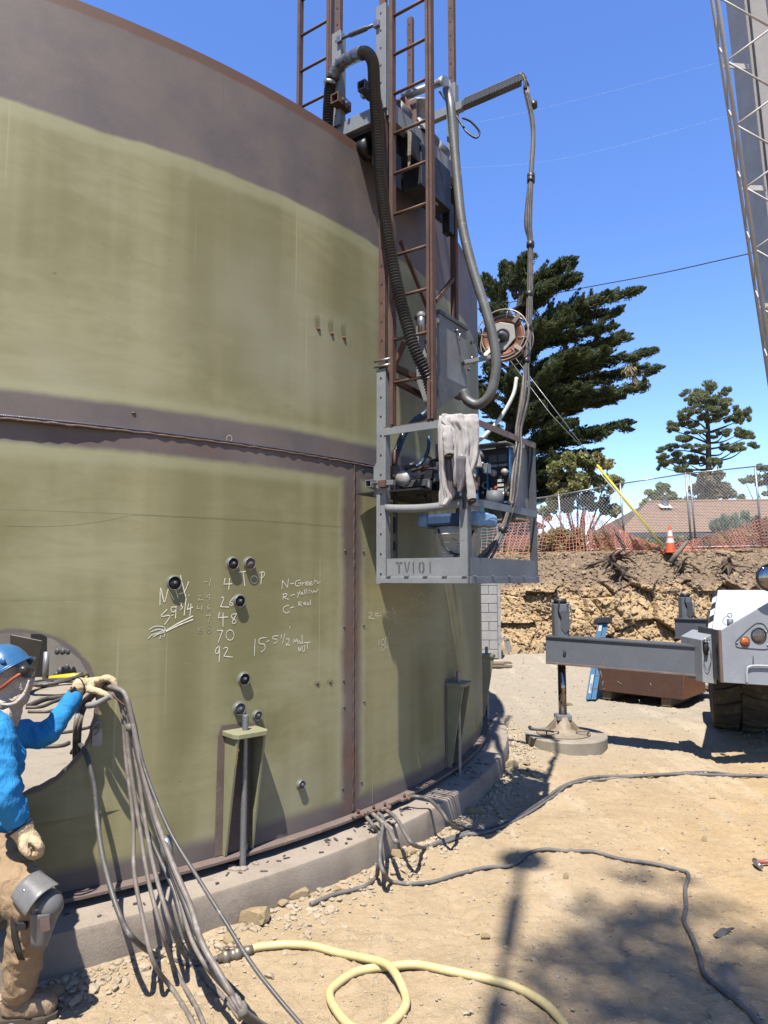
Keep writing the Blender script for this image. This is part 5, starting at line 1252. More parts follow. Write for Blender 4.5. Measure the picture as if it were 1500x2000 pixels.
# outrigger box end with pin and lanyard
pb = [(XP(1364, 7.2), ZV(1333, 7.2)), (XP(1390, 7.2), ZV(1336, 7.2)), (XP(1396, 7.2), ZV(1240, 7.2)), (XP(1390, 7.2), ZV(1236, 7.2)), (XP(1365, 7.2), ZV(1250, 7.2))]
obx = MB().prism(pb, V((0, 7.2, 0)), V((1, 0, 0)), EZ, V((0, 1, 0)), .5).build('outrigger_box', MT['crane_gray'], crane, bevel=.005)
pp = PY(1378, 1260, 7.19); MB().tube([pp + EZ * .05, pp - EZ * .03, pp + V((-.005, -.01, -.10))], [.03, .03, .015], 8).build('locking_pin', MT['black_steel'], obx)
MB().tube([pp + V((.0, -.03, .05)) + V((.03 * cos(k), .0, .02 * sin(k))) for k in np.linspace(0, 6, 12)], .004, 5).build('pin_ring', MT['bright_steel'], obx)
MB().tube(smooth_path([pp + V((-.01, -.02, -.05)), PY(1375, 1295, 7.18), PY(1382, 1309, 7.18), PY(1389, 1290, 7.18), PY(1388, 1268, 7.18)], 6), .0028, 5).build('lanyard', MT['black_steel'], obx)
# headlight, indicator and their raised bezel line
hp_ = PY(1482, 1241, YP - .004); AXF = (V((1, 0, 0)), EZ, V((0, -1, 0)))
hl = MB().lathe([(.0, .012), (.05, .010), (.066, .0)][::-1], 28, hp_, AXF).build('headlight', MT['lamp_glass'], crane); MB().lathe([(.066, 0), (.07, .008), (.078, .004), (.08, 0)], 28, hp_, AXF).build('lamp_ring', MT['black_steel'], hl)
for k in range(5): MB().box(hp_ + V((-.04 + .02 * k, -.011, 0)), (.006, .004, .10), X3).build('lens_rib', MT['lamp_glass'], hl)
ip = PY(1455, 1253, YP - .004)
il = MB().lathe([(.0, .022), (.02, .020), (.038, .010), (.044, 0)][::-1], 24, ip, AXF).build('indicator', MT['amber'], crane); MB().lathe([(.044, 0), (.048, .006), (.052, 0)], 24, ip, AXF).build('lamp_ring', MT['gray_dark'], il)
MB().ball(ip + V((0, -.022, 0)), .008, 8).build('lens_screw', MT['brass'], il)
MB().tube(smooth_path([PY(u, v, YP - .003) for u, v in ((1437, 1258), (1441, 1264), (1470, 1267), (1500, 1267), (1505, 1250), (1495, 1223), (1482, 1217), (1470, 1222), (1440, 1250), (1437, 1258))], 5), .0035, 5).build('bezel', MT['black_steel'], crane)
for u, v in ((1440, 1256), (1497, 1234), (1499, 1260)): MB().ball(PY(u, v, YP - .004), .011, 8, (1, .5, 1)).build('screw', MT['galv'], crane)
pk = PY(1426, 1215, YP + .08); MB().tube([pk - EZ * .06, pk + EZ * .03], .03, 12).build('pin_holder', MT['beam_gray'], crane)
MB().tube([pk + EZ * .045 + V((.022 * cos(k), 0, .022 + .022 * sin(k))) for k in np.linspace(-1.5, 4.8, 16)], .0035, 5).build('pull_ring', MT['black_steel'], crane)
MB().tube(smooth_path([pk + EZ * .06, pk + V((-.05, 0, .05)), pk + V((-.075, 0, .0)), pk + V((-.04, 0, -.03))], 5), .0025, 5).build('lanyard', MT['black_steel'], crane)
MB().tube(smooth_path([PY(u, v, YP - .02) for u, v in ((1459, 1337), (1459, 1310), (1463, 1302), (1480, 1300), (1520, 1302))], 4), .010, 8).build('tow_loop', MT['crane_white'], crane)
MB().tube([PY(1471, 1281, YP - .005), PY(1471, 1300, YP - .005)], .004, 5).build('scratch_pin', MT['black_steel'], crane)
# mirror
mp = PY(1504, 1128, 6.9); MB().lathe([(.0, .02), (.08, .016), (.135, .0), (.135, -.02), (0, -.04)][::-1], 28, mp, AXF).build('mirror', MT['mirror'] if 'mirror' in MT else mat('mirror', (.55, .55, .55), None, 2, .05, 1.0, 0), crane)
MB().tube([mp + V((.134 * cos(k), -.004, .134 * sin(k))) for k in np.linspace(0, 2 * pi, 28)], .009, 6).build('mirror_rim', MT['black_steel'], crane)
MB().tube([mp + V((.02, .03, 0)), mp + V((.3, .1, -.1)), mp + V((.35, .2, -.5))], .015, 8).build('mirror_arm', MT['black_steel'], crane)
# tyre with chevron lugs
wcx, wcy, wr = 4.47, 8.9, .76
WAX, WFW = V((.92, -.39, 0)).normalized(), V((.39, .92, 0)).normalized(); WC = V((wcx, wcy, wr)); WAS = (WFW, EZ, WAX)
ty = MB().lathe([(wr * .55, -.24), (wr * .8, -.31), (wr * .93, -.30), (wr - .035, -.26), (wr - .03, 0), (wr - .035, .26), (wr * .93, .30), (wr * .8, .31), (wr * .55, .24)], 48, WC, WAS).build('tyre', MT['tyre'], crane)
for k in range(22):
    for s in (-1, 1):
        an = 2 * pi * (k + (.5 if s > 0 else 0)) / 22
        def tp(x, da, r=wr): return WC + WAX * x + WFW * (r * cos(an + da)) + EZ * (r * sin(an + da))
        w = .085; mb = MB(); L = []
        for r, e in ((wr - .04, 1.12), (wr + .012, 1.0)):
            for x, d in ((s * .012, -.06), (s * .16, .02), (s * .285, .05)): L.append(tp(x, d - w * e, r if abs(x) < .25 else r - .03))
            for x, d in ((s * .285, .05), (s * .16, .02), (s * .012, -.06)): L.append(tp(x, d + w * e, r if abs(x) < .25 else r - .03))
        fs = [tuple(range(6, 12))] + [(i, (i + 1) % 6, 6 + (i + 1) % 6, 6 + i) for i in range(6)]
        mb.add(L, fs if s > 0 else [f[::-1] for f in fs]); mb.build('tread_lug', MT['tyre'], ty, fix=True)
MB().lathe([(.0, -.1), (.2, -.12), (.3, -.2), (wr * .56, -.24)], 24, WC, WAS).build('rim', MT['crane_gray'], ty)
for c_ in (WC + WAX * 1.75, WC + WFW * 3.6 + WAX * .6, WC + WFW * 3.6 + WAX * 2.2): MB().lathe([(.3, -.3), (.7, -.3), (.76, -.2), (.76, .2), (.7, .3), (.3, .3)], 32, c_, WAS).build('tyre', MT['tyre'], crane)
# boom: solid box with a lattice jib carried alongside
def chord(u0, v0, Y0, u1, v1, Y1, ext0, ext1, r, name='chord'):
    p, q_ = PY(u0, v0, Y0), PY(u1, v1, Y1); d = q_ - p; p2, q2 = p - d * ext0, q_ + d * ext1
    return MB().tube([p2, q2], r, 10).build(name, MT['boom'], crane), p2, q2
YA, YB = 9.0, 8.2
bp, bq = PY(1517, 560, YA + .4), PY(1456, 0, YB + .4); d = bq - bp
sdv = d.cross(V((0, 1, 0))).normalized()
MB().bar(bp - d * .75, bq + d * 2.2, .30, .42, V((0, 1, 0))).build('box_boom', MT['boom'], crane, bevel=.01)
MB().bar(bp - d * .75 + V((-.10, -.23, 0)), bq + d * 2.2 + V((-.10, -.23, 0)), .02, .02).build('boom_line', MT['gray_dark'], crane)
ch1, A1_, B1_ = chord(1496, 640, YA - .25, 1401, 0, YB - .25, .8, 2.2, .028)
off_b = V((.10, .28, 0)); dR = V((.62, -.02, .0))
c0, c1 = PY(1496, 640, YA - .25), PY(1401, 0, YB - .25)
jib = ch1
MB().tube([A1_ + off_b, B1_ + off_b], .022, 8).build('chord', MT['boom'], crane)
MB().tube([A1_ + dR, B1_ + dR], .028, 8).build('chord', MT['boom'], crane)
dd = (c1 - c0); seg = dd * (122 / 640)
for k in range(-3, 12):
    base = c0 + seg * (k + .30)
    MB().tube([base, base + seg * .5 + dR], .013, 6).build('lacing', MT['boom'], crane); MB().tube([base + seg * .5 + dR, base + seg], .013, 6).build('lacing', MT['boom'], crane)
    MB().tube([base, base + seg * .5 + off_b], .009, 6).build('lacing', MT['boom'], crane); MB().tube([base + seg * .5 + off_b, base + seg], .009, 6).build('lacing', MT['boom'], crane)
    if k % 2 == 0: MB().bar(base + off_b + seg * .2, base + off_b + seg * .2 + V((.4, .1, .05)), .02, .07).build('jib_bracket', MT['boom'], crane)

# ---- steel box on skids, step ladder, block pier, planks
B0 = PG(1163, 1366); B1 = PG(1336, 1386); B1 = V((B1.x, B1.y, 0)); B0 = V((B0.x, B0.y, 0)); ex = (B1 - B0); bw = ex.length; ex.normalize(); ey = V((-ex.y, ex.x, 0))
zc0 = .12; bh_ = ZV(1296, B0.y) - zc0; bl = .95
sb = root('steel_box', (B0 + B1) / 2 + ey * bl / 2, 'rust brown steel box standing on skids behind the near outrigger beam', 'steel box')
cc = (B0 + B1) / 2 + ey * bl / 2 + EZ * (zc0 + bh_ / 2)
MB().box(cc, (bw, bl, bh_), (ex, ey, EZ)).build('box_body', MT['corten'], sb, bevel=.01)
MB().box(B1 + ey * bl / 2 + ex * .004 + EZ * (zc0 + bh_ / 2), (.01, bl - .03, bh_ - .03), (ex, ey, EZ)).build('end_plate', MT['rust_bright'], sb)
for k in (.12, .8): MB().box(B0 + ex * (bw * k) + ey * bl / 2 + EZ * .06, (.14, bl - .1, .12), (ex, ey, EZ)).build('skid', MT['timber'], sb)
mb = MB()
for q in ([(1172, 1310), (1178, 1330)], [(1182, 1345), (1174, 1348)], [(1178, 1330), (1176, 1346)], [(1205, 1330), (1216, 1338)], [(1248, 1366), (1250, 1374)], [(1270, 1334), (1274, 1344)]):
    P_ = [PP(u, v, B0 - ey * .004, ey) for u, v in q]; mb.tube(P_, .003, 4)
o_ = mb.build('scratches', MT['bone'], sb); tag(o_, kind='stuff')
l0 = PG(1157, 1370); lt = PY(1182, 1212, l0.y + .35)
sl = root('step_ladder', l0, 'folded blue fibreglass step ladder leaning beside the brown steel box', 'ladder')
lu = (lt - l0).normalized(); lx = V((1, .1, 0)).normalized(); ly = lx.cross(lu)
ln = (lt - l0).length
for s, dy, m in ((-.045, 0, 'blue_fiber'), (.012, .02, 'blue_fiber'), (-.02, .10, 'blue_fiber'), (.03, .12, 'blue_fiber')):
    MB().box(l0 + lx * (s * 1.6) + ly * -dy + lu * (ln / 2), (.075, .03, ln - .06), (lx, ly, lu)).build('ladder_rail', MT[m], sl, bevel=.004)
MB().box(lt + lx * -.02 + ly * -.05, (.24, .2, .10), (lx, ly, lu)).build('ladder_top', MT['black_steel'], sl, bevel=.008)
for k in range(1, 6): MB().box(l0 + lx * .0 + ly * -.06 + lu * (ln * k / 6.3), (.10, .12, .02), (lx, ly, lu)).build('step', MT['galv'], sl)
def lpos(h, o=.018): return l0 + lx * (-.072) + ly * o + lu * (ln * h)
lf = 1 if ly.y < 0 else -1
MB().box(l0 + lx * -.072 + ly * (.0165 * lf) + lu * (ln * .57), (.05, .002, .13), (lx, ly, lu)).build('label', MT['yellow_plastic'], sl)
MB().box(l0 + lx * -.072 + ly * (.0165 * lf) + lu * (ln * .45), (.05, .002, .1), (lx, ly, lu)).build('label', MT['plain_white'], sl); MB().box(lpos(.9, .0165 * lf), (.05, .002, .1), (lx, ly, lu)).build('label', MT['plain_white'], sl)
lw = l0 + lx * -.072 + ly * (.0165 * lf) + lu * (ln * .21)
MB().box(lw, (.045, .002, .30), (lx, ly, lu)).build('label', MT['plain_white'], sl)
fc = bpy.data.curves.new('maker_name', 'FONT'); fc.body = 'WERNER'; fc.size = .052; fc.align_x = 'CENTER'; fc.align_y = 'CENTER'; fc.materials.append(MT['blue_paint'])
tmp = bpy.data.objects.new('maker_tmp', fc); COL.objects.link(tmp); bpy.context.view_layer.update()
fme = bpy.data.meshes.new_from_object(tmp.evaluated_get(bpy.context.evaluated_depsgraph_get())); bpy.data.objects.remove(tmp)
fo = bpy.data.objects.new('maker_name', fme); COL.objects.link(fo); fo.parent = sl
M3 = Matrix((lu, -lx, lu.cross(-lx))).transposed()
if M3.col[2].y > 0: M3 = Matrix((lu, lx, lu.cross(lx))).transposed()
fo.matrix_local = Matrix.Translation(lw + ly * (.003 * lf) - wloc(sl)) @ M3.to_4x4(); WL[fo.name] = lw
# block pier
pr = PY(960, 1275, 15.6); PX1 = PY(972, 1275, 15.9).x
pier = root('block_pier', V((PX1 - .45, 15.8, 0)), 'pale concrete block pier standing behind the tank, before the cut bank', 'wall')
MB().box((PX1 - .47, 15.98, 1.0), (.84, .36, 2.1), X3).build('pier_core', MT['mortar'], pier)
blk = None
for c_ in range(10):
    xr = PX1 - .008; k = 0
    while xr > PX1 - .85:
        w = .20 if (c_ % 2 and k == 0) else .405
        o = MB().box((xr - w / 2, 15.80, .2 + .205 * c_), (w - .012, .05, .193), X3).build('block', MT['cmu'], pier, bevel=.006)
        o.location.y += rr.uniform(-.004, .004); xr -= w; k += 1
for c_ in range(5): MB().box((PX1 + .03, 15.98, .2 + .41 * c_), (.07, .40, .40), X3).build('block', MT['plain_white'] if False else MT['cmu_pale'] if 'cmu_pale' in MT else mat('cmu_pale', (.52, .52, .53), (.44, .44, .45), 5, .9, 0, .4, 60, spots=(.2, .19, .18), sscale=14, scut=(.62, .72)), pier, bevel=.006)
lp = root('plank_stack', PY(968, 1290, 14.6), 'weathered planks lying behind the tank at the foot of the block pier', 'planks')
for k, (dy, dz, L) in enumerate(((0, .03, 1.7), (.12, .03, 1.5), (.02, .085, 1.6), (.16, .085, 1.4))):
    MB().box(V((PY(1000 - 8 * (k % 3), 1290, 14.6).x - L / 2, 14.6 + dy, dz + .05)), (L, .11, .045), X3).build('plank', MT['timber'], lp, bevel=.004)
br = PY(985, 1256, 15.2); s_ = MB()
s_.bar(br + V((-.12, 0, .1)), br + V((.1, 0, .08)), .05, .06).bar(br + V((.08, 0, .08)), br + V((.12, 0, -.2)), .05, .08).bar(br + V((.02, 0, .06)), br + V((.06, 0, -.18)), .03, .05)
tag(s_.build('steel_bracket', MT['bone'], origin=br), 'pale bent steel bracket on the loose slope beside the block pier', 'bracket')

# ---- cables and hoses on the ground
def ground_path(px, r, k=6):
    pts = [PG(u, v, r * .8) for u, v in px]; q = smooth_path(pts, k)
    z = np.array([GH(p.x, p.y) for p in q]); K = 9; zp = np.pad(z, K, 'edge'); zz = np.array([max(zp[i:i + 2 * K + 1].mean() + .003, zp[i + K] - r * .9) for i in range(len(z))])
    return [V((p.x, p.y, float(zz[i]) + r * .75)) for i, p in enumerate(q)]
def gcable(name, px, r, m, label, cat, pre=None, parent=None, n=8):
    q = ground_path(px, r, 9)
    if pre: q = smooth_path(pre, 8)[:-1] + q
    o = MB().tube(q, r, n).build(name, m, parent, origin=None if parent else q[0]); 
    return tag(o, label, cat) if label else o
gcable('ground_cable', [(1560, 1516), (1490, 1517), (1400, 1513), (1330, 1510), (1240, 1516), (1160, 1518), (1110, 1532), (1076, 1552), (1050, 1572), (1000, 1600), (940, 1618), (880, 1640), (838, 1652)], .016, MT['cable_ground'], 'grey cable crossing the open dirt from the crane side to the ringwall', 'cable',)
gcable('ground_cable', [(1560, 1522), (1480, 1517), (1440, 1514), (1380, 1507), (1300, 1514), (1200, 1519), (1120, 1530), (1080, 1556), (1030, 1590), (960, 1625), (905, 1632)], .011, MT['cable_ground'], 'thinner grey cable running beside the thicker one across the dirt', 'cable')
gcable('ground_cable', [(765, 1722), (800, 1728), (850, 1722), (900, 1708), (950, 1696), (1000, 1690), (1030, 1668), (1060, 1661), (1110, 1660), (1160, 1664), (1210, 1676), (1270, 1688), (1320, 1697), (1344, 1708), (1338, 1732), (1340, 1770), (1336, 1800), (1352, 1830), (1366, 1870), (1376, 1905), (1410, 1935), (1450, 1965), (1490, 2010)], .0125, MT['cable_ground'], 'long grey lead snaking from the ringwall over the shaded dirt to the front', 'cable')
LZ = lambda u, v, r: PT(u, v) if False else None
def onledge(u, v, up=.012): return PZ(u, v, RWZ + up)
clamp = root('ground_clamp', onledge(700, 1590, .05), 'rusty earth clamps with cut grey leads on the tank foot plate', 'clamp')
for (u, v) in ((700, 1592), (730, 1583), (752, 1578), (790, 1560)):
    p = PZ(u, v, TZ0 + .012); MB().box(p, (.10, .04, .018), tuple([tframe(p)[1], tframe(p)[0], EZ])).build('clamp_plate', MT['chime'], clamp, bevel=.003)
    MB().tube([p + EZ * .012, p + EZ * .035], .011, 6).build('clamp_bolt', MT['rust'], clamp); MB().ball(p + V((.03, -.03, .01)), .014, 6).build('lug', MT['rust_bright'], clamp)
def lead(ctrl, r=.0135, label=None, m='cable_ground'):
    o = MB().tube(smooth_path(ctrl, 8), r, 8).build('earth_lead', MT[m], origin=ctrl[0]); return tag(o, label, 'cable')
def pg(u, v, r=.012): return PG(u, v, r)
lead([PZ(716, 1596, TZ0 + .02), PZ(728, 1612, .27), PZ(738, 1632, .2), PY(742, 1665, 4.42), PY(738, 1695, 4.38), pg(735, 1712), pg(715, 1730), pg(690, 1738), pg(650, 1748), pg(606, 1767)], label='grey lead hanging from the foot plate and ending cut beside the stones')
lead([PZ(738, 1588, TZ0 + .02), PZ(748, 1600, .28), PY(744, 1640, 4.45), PY(742, 1680, 4.36), PY(750, 1705, 4.3), pg(765, 1722), pg(800, 1727)], label='grey lead looping from the foot plate down to the long ground cable')
lead([PZ(728, 1590, TZ0 + .02), PZ(740, 1600, .3), PZ(758, 1618, .27), PY(770, 1640, 4.42), PY(776, 1645, 4.42)], .015, 'short thick grey lead with a cut end hanging over the ledge', 'cable_dusty')
lead([PZ(754, 1582, TZ0 + .02), PZ(775, 1600, .3), PY(795, 1635, 4.55), PY(808, 1650, 4.55), pg(830, 1655), pg(870, 1645), pg(905, 1632), pg(960, 1622)], label='grey lead arching from the foot plate to the ground before the shadow')
lead([PZ(800, 1556, TZ0 + .02), PZ(815, 1556, .31), PZ(838, 1562, .29), PY(862, 1585, 4.95), PY(880, 1610, 4.93), pg(905, 1620), pg(950, 1618), pg(1000, 1600)], label='dark lead arching over the ledge at the edge of the basket shadow', m='cable_dark')
# yellow air hose with its coupling
yq = ground_path([(482, 1857), (510, 1850), (560, 1847), (610, 1850), (660, 1858), (710, 1876), (755, 1900), (785, 1935), (793, 1965), (770, 1995), (735, 2012), (690, 2005), (655, 1975), (644, 1945), (660, 1920), (695, 1900), (735, 1892)], .02, 6)
for i, p in enumerate(yq): p.z += .036 * math.exp(-((i - 38) / 7) ** 2)
yq += ground_path([(760, 1889), (810, 1888), (860, 1893), (920, 1903), (990, 1924), (1050, 1956), (1090, 1988), (1120, 2030)], .02, 6)
yh = root('yellow_air_hose', yq[0], 'yellow rubber air hose looped on the dirt with a brass coupling', 'hose')
MB().tube(yq, .0195, 12).build('hose', MT['yellow_hose'], yh)
c0 = yq[0]; c1_ = PG(425, 1872, .02); dv = (c1_ - c0); L_ = dv.length; dv.normalize(); sx_ = dv.cross(EZ).normalized(); sy_ = sx_.cross(dv)
MB().lathe([(0, -.03), (.022, -.03), (.024, .01), (.018, .012), (.018, .03), (.032, .034), (.034, .06), (.026, .064), (.026, .09), (.034, .094), (.034, .12), (.02, .124), (.018, L_), (0, L_)], 16, c0, (sx_, sy_, dv)).build('coupling', MT['brass'], yh)
for k in (.04, .1): MB().tube([c0 + dv * k + sy_ * .03, c0 + dv * k + sy_ * .045], .014, 8).build('coupling_lug', MT['brass'], yh)
# small litter on the dirt
p = PG(1492, 1690, .015); hm = root('hammer', p, 'hammer with a red handle lying on the dirt at the frame edge', 'hammer')
MB().tube([p + V((-.045, -.05, .01)), p + V((-.05, -.0, .01)), p + V((-.035, .045, .012))], [.017, .014, .018], 10).build('hammer_head', MT['bright_steel'], hm); MB().tube([p + V((-.04, .02, .012)), p + V((.3, .06, .012))], .014, 8).build('handle', MT['orange_plastic'] if 'red_handle' in MT else mat('red_handle', (.45, .12, .09), (.35, .09, .07), 8, .5), hm)
p = PG(1410, 1826, .0); mb = MB()
mb.sheet([[p + V((x, .02 * math.sin(x * 30) + y, .012 + .012 * math.sin(x * 40 + y * 60))) for y in (-.018, 0, .02)] for x in np.linspace(-.05, .06, 10)]); 
mb.tube(smooth_path([p + V((-.03, .0, .01)), p + V((.06, .03, .02)), p + V((.09, .05, .01))], 4), .004, 5); tag(mb.build('tin_strip', MT['cable_dark'], origin=p), 'twisted dark strip of tin lying on the shaded dirt', 'scrap')
for (u, v, s, l) in ((1376, 1640, .03, 'small dark twisted scrap on the sunlit dirt'), (1105, 1712, .028, 'small dark clod lying near the long grey lead')):
    p = PG(u, v, .01); o = bpy.data.objects.new('clod', STONES[1]); COL.objects.link(o); o.location = p; o.scale = (s, s * .7, s * .6); o.rotation_euler = (1, 2, .5); tag(o, l, 'clod')
for (u, v, s, l) in ((490, 1800, .11, 'largest ochre rock lying against the ringwall'), (583, 1752, .065, 'ochre rock at the ringwall near the cut lead'), (452, 1838, .05, 'flat ochre stone between the ringwall and the hose coupling'), (552, 1767, .04, 'small ochre stone beside the cut lead'), (660, 1738, .035, 'white grey stone behind the cut lead'), (778, 1672, .07, 'ochre rock under the hanging leads'), (800, 1668, .045, 'small tan rock under the arching lead'), (995, 1498, .09, 'ochre rock at the far end of the ringwall'), (1030, 1494, .05, 'small ochre stone beside the far ringwall'), (925, 1590, .08, 'brown rock in the basket shadow at the ringwall'), (948, 1830, .03, 'pale chip standing on the dirt behind the yellow hose'), (1110, 1378, .07, 'pale rock on the gravel left of the blue ladder'), (100, 1945, .07, 'flat grey stone behind the boot'), (1392, 1560, .025, 'small tan pebble on the open dirt')):
    p = PG(u, v, 0); o = bpy.data.objects.new('rock', STONES[rr.randrange(6)]); COL.objects.link(o); o.location = p + EZ * s * .35; o.location.z -= s * .1; o.scale = (s * 1.25, s * .8, s * .5); o.rotation_euler = (rr.uniform(-.25, .25), rr.uniform(-.25, .25), rr.uniform(-.5, .5)); tag(o, l, 'rock')
p = PG(505, 1742, .0); tag(MB().bar(p, p + V((.02, .03, .09)), .03, .012).build('plastic_stake', MT['rubber'], origin=p), 'small black stake end poking up by the ringwall stones', 'stake')
# ================================================================== TERRACE: FENCES, HOUSE, TREES
def TZ(x, y): return TZT + .018 * (x - 6) - max(y - 20.5, 0) * .03
def on_ter(u, Y):
    x = PY(u, 1075, Y).x; return V((x, Y, TZ(x, Y)))
# chain-link fence
fn = root('chain_link_fence', on_ter(1349, 20.3), 'galvanised chain link fence along the top of the cut bank', 'fence')
fx = [on_ter(u, Y) for u, Y in ((975, 20.9), (1100, 20.7), (1222, 20.5), (1352, 20.3), (1490, 20.1), (1640, 19.9))]
ftop = [ZV(v, p.y) for v, p in zip((985, 967, 945, 925, 911, 897), fx)]
for i, (p, zt) in enumerate(zip(fx, ftop)):
    t_ = V((p.x - .10, p.y, zt))
    MB().tube([p - EZ * .2, t_], .03, 10).build('fence_post', MT['galv'], fn)
    MB().ball(t_, .036, 8).build('post_cap', MT['galv'], fn)
    if i == 3: MB().tube([p - EZ * .2 + V((.13, 0, 0)), t_ + V((.13, .0, .0))], .026, 10).build('fence_post', MT['galv'], fn)
    if i < 5:
        q = fx[i + 1]; t2 = V((q.x - .10, q.y, ftop[i + 1]))
        MB().tube([t_, t2], .021, 8).build('top_rail', MT['galv'], fn); MB().tube([p + EZ * .06, q + EZ * .06], .018, 8).build('bottom_rail', MT['plain_white'], fn)
mb = MB()
for i in range(5):
    A_, B_ = fx[i] + EZ * .08, fx[i + 1] + EZ * .08; At, Bt = V((fx[i].x - .1, fx[i].y, ftop[i])), V((fx[i + 1].x - .1, fx[i + 1].y, ftop[i + 1]))
    W = (B_ - A_).length; H = (At - A_).length; s = .095; n = int((W + H) / s)
    def fp(a, h): f = a / W; return (A_.lerp(B_, f)).lerp(At.lerp(Bt, f), h / H) + V((0, .035, 0))
    for k in range(1, n):
        a = k * s
        for sg in (0, 1):
            s0, h0 = (a, 0) if a <= W else (W, a - W); s1, h1 = (a - H, H) if a - H >= 0 else (0, a)
            if sg: s0, s1 = W - s0, W - s1
            p, q = fp(s0, h0), fp(s1, h1)
            d = (q - p); 
            if d.length < .02: continue
            d.normalize(); e = d.cross(V((0, 1, 0))).normalized() * .0026; f_ = V((0, .004, 0))
            mb.add([p - e, p + e, p + f_, q - e, q + e, q + f_], [(0, 1, 4, 3), (1, 2, 5, 4), (2, 0, 3, 5)])
o_ = mb.build('wire_mesh', MT['wire_gray'], fn); tag(o_, kind='stuff')
# orange barrier netting
def net(label, top, bot, Y, nu, nv, gname=None):
    rows = []
    def interp(L, f):
        k = f * (len(L) - 1); i = min(int(k), len(L) - 2); g = k - i; return (L[i][0] * (1 - g) + L[i + 1][0] * g, L[i][1] * (1 - g) + L[i + 1][1] * g)
    r0 = random.Random(nu)
    for j in range(nv + 1):
        row = []
        for i in range(nu + 1):
            a = interp(top, i / nu); b_ = interp(bot, i / nu); f = j / nv
            u, v = a[0] * (1 - f) + b_[0] * f, a[1] * (1 - f) + b_[1] * f
            p = PY(u, v, Y + .12 * math.sin(i * .31 + j * .2) + .08 * math.sin(i * .9)); p.z += .02 * math.sin(i * 1.7 + j) ; p.x += .012 * math.sin(i * 2.3 + j * 1.1); row.append(p)
        rows.append(row)
    R0 = root('barrier_netting', rows[-1][nu // 2], label, 'safety netting')
    def strip(mb, pts, w, up):
        for a, b_ in zip(pts, pts[1:]):
            d = b_ - a; e = (EZ if up else V((1, 0, 0))) * w / 2; mb.add([a - e, b_ - e, b_ + e, a + e, a - e + V((0, .006, 0)), b_ - e + V((0, .006, 0)), b_ + e + V((0, .006, 0)), a + e + V((0, .006, 0))], [(0, 1, 2, 3), (7, 6, 5, 4), (0, 4, 5, 1), (3, 2, 6, 7)])
    mb = MB()
    for row in rows: strip(mb, row, .014, True)
    for i in range(nu + 1): strip(mb, [rows[j][i] for j in range(nv + 1)], .013, False)
    o = mb.build('net_strands', MT['orange_net'], R0); tag(o, kind='stuff'); return rows, R0
rows, R0 = net('sagging orange safety netting between the tank and the yellow guy guard', [(940, 1020), (1055, 1012), (1100, 1006), (1143, 1001), (1158, 1006), (1196, 1027), (1234, 1046), (1292, 1069)], [(940, 1096), (1055, 1099), (1150, 1094), (1200, 1086), (1240, 1081), (1296, 1076)], 19.75, 62, 13)
for u, v in ((1143, 996), (1062, 1008), (985, 1005)):
    p = PY(u, 1098, 19.85); MB().tube([p - EZ * .2, PY(u - 2, v - 8, 19.85)], .022, 8).build('stake', MT['gray_dark'], R0)
net('orange safety netting heaped along the fence foot right of the traffic cone', [(1312, 1064), (1345, 1056), (1380, 1046), (1440, 1032), (1500, 1008), (1560, 990)], [(1318, 1076), (1360, 1078), (1430, 1073), (1500, 1067), (1560, 1062)], 19.85, 48, 9)
# cone
cp_ = PY(1310, 1080, 19.5); cz = cp_.z - .0
cone = root('traffic_cone', cp_, 'scuffed orange traffic cone with two white bands on the bank edge', 'traffic cone')
MB().box(cp_ + EZ * .015, (.36, .36, .03), X3).build('cone_base', MT['orange_plastic'], cone, bevel=.008)
def cr(z): return .145 - .115 * z / .78
def cseg(z0, z1, m, n, e=0.0): return MB().lathe([(cr(z0) + e, z0), (cr(z1) + e, z1)], 28, cp_).build(n, MT[m], cone)
MB().lathe([(cr(.03), .03), (cr(.76), .76), (cr(.78) - .006, .78), (0, .78)], 28, cp_).build('cone_body', MT['orange_plastic'], cone)
cseg(.28, .42, 'sleeve', 'white_band', .003); cseg(.47, .64, 'sleeve', 'white_band', .003)
# guy wires and yellow guard
g0, g1, g2 = PY(1298, 1071, 19.6), PY(1166, 908, 20.4), PY(1070, 782, 21.2)
gw = root('guy_wire', g0, 'pole guy wires with a bright yellow guard, anchored beside the traffic cone', 'guy wire')
MB().tube([g0, g1], .038, 10).build('yellow_guard', MT['yellow_plastic'], gw); ext = (g2 - g1) * .9
MB().tube([g1 - (g1 - g0) * .05, g2 + ext], .012, 6).build('wire', MT['galv'], gw); MB().tube([PY(1155, 893, 20.4), PY(1075, 808, 21.0), PY(1075, 808, 21.0) + ext], .010, 6).build('wire', MT['galv'], gw)
MB().tube([g0 + V((-.015, -.03, .0)), PY(1166, 912, 20.4) + V((-.05, -.03, -.03))], .012, 6).build('wire', MT['plain_white'], gw)
MB().lathe([(.0, 0), (.02, 0), (.02, .22), (0, .22)], 10, g0 - EZ * .16).build('anchor_rod', MT['galv'], gw); MB().box(g0 + V((-.02, -.02, -.02)), (.08, .05, .07), X3).build('clamp', MT['bright_steel'], gw, bevel=.01)
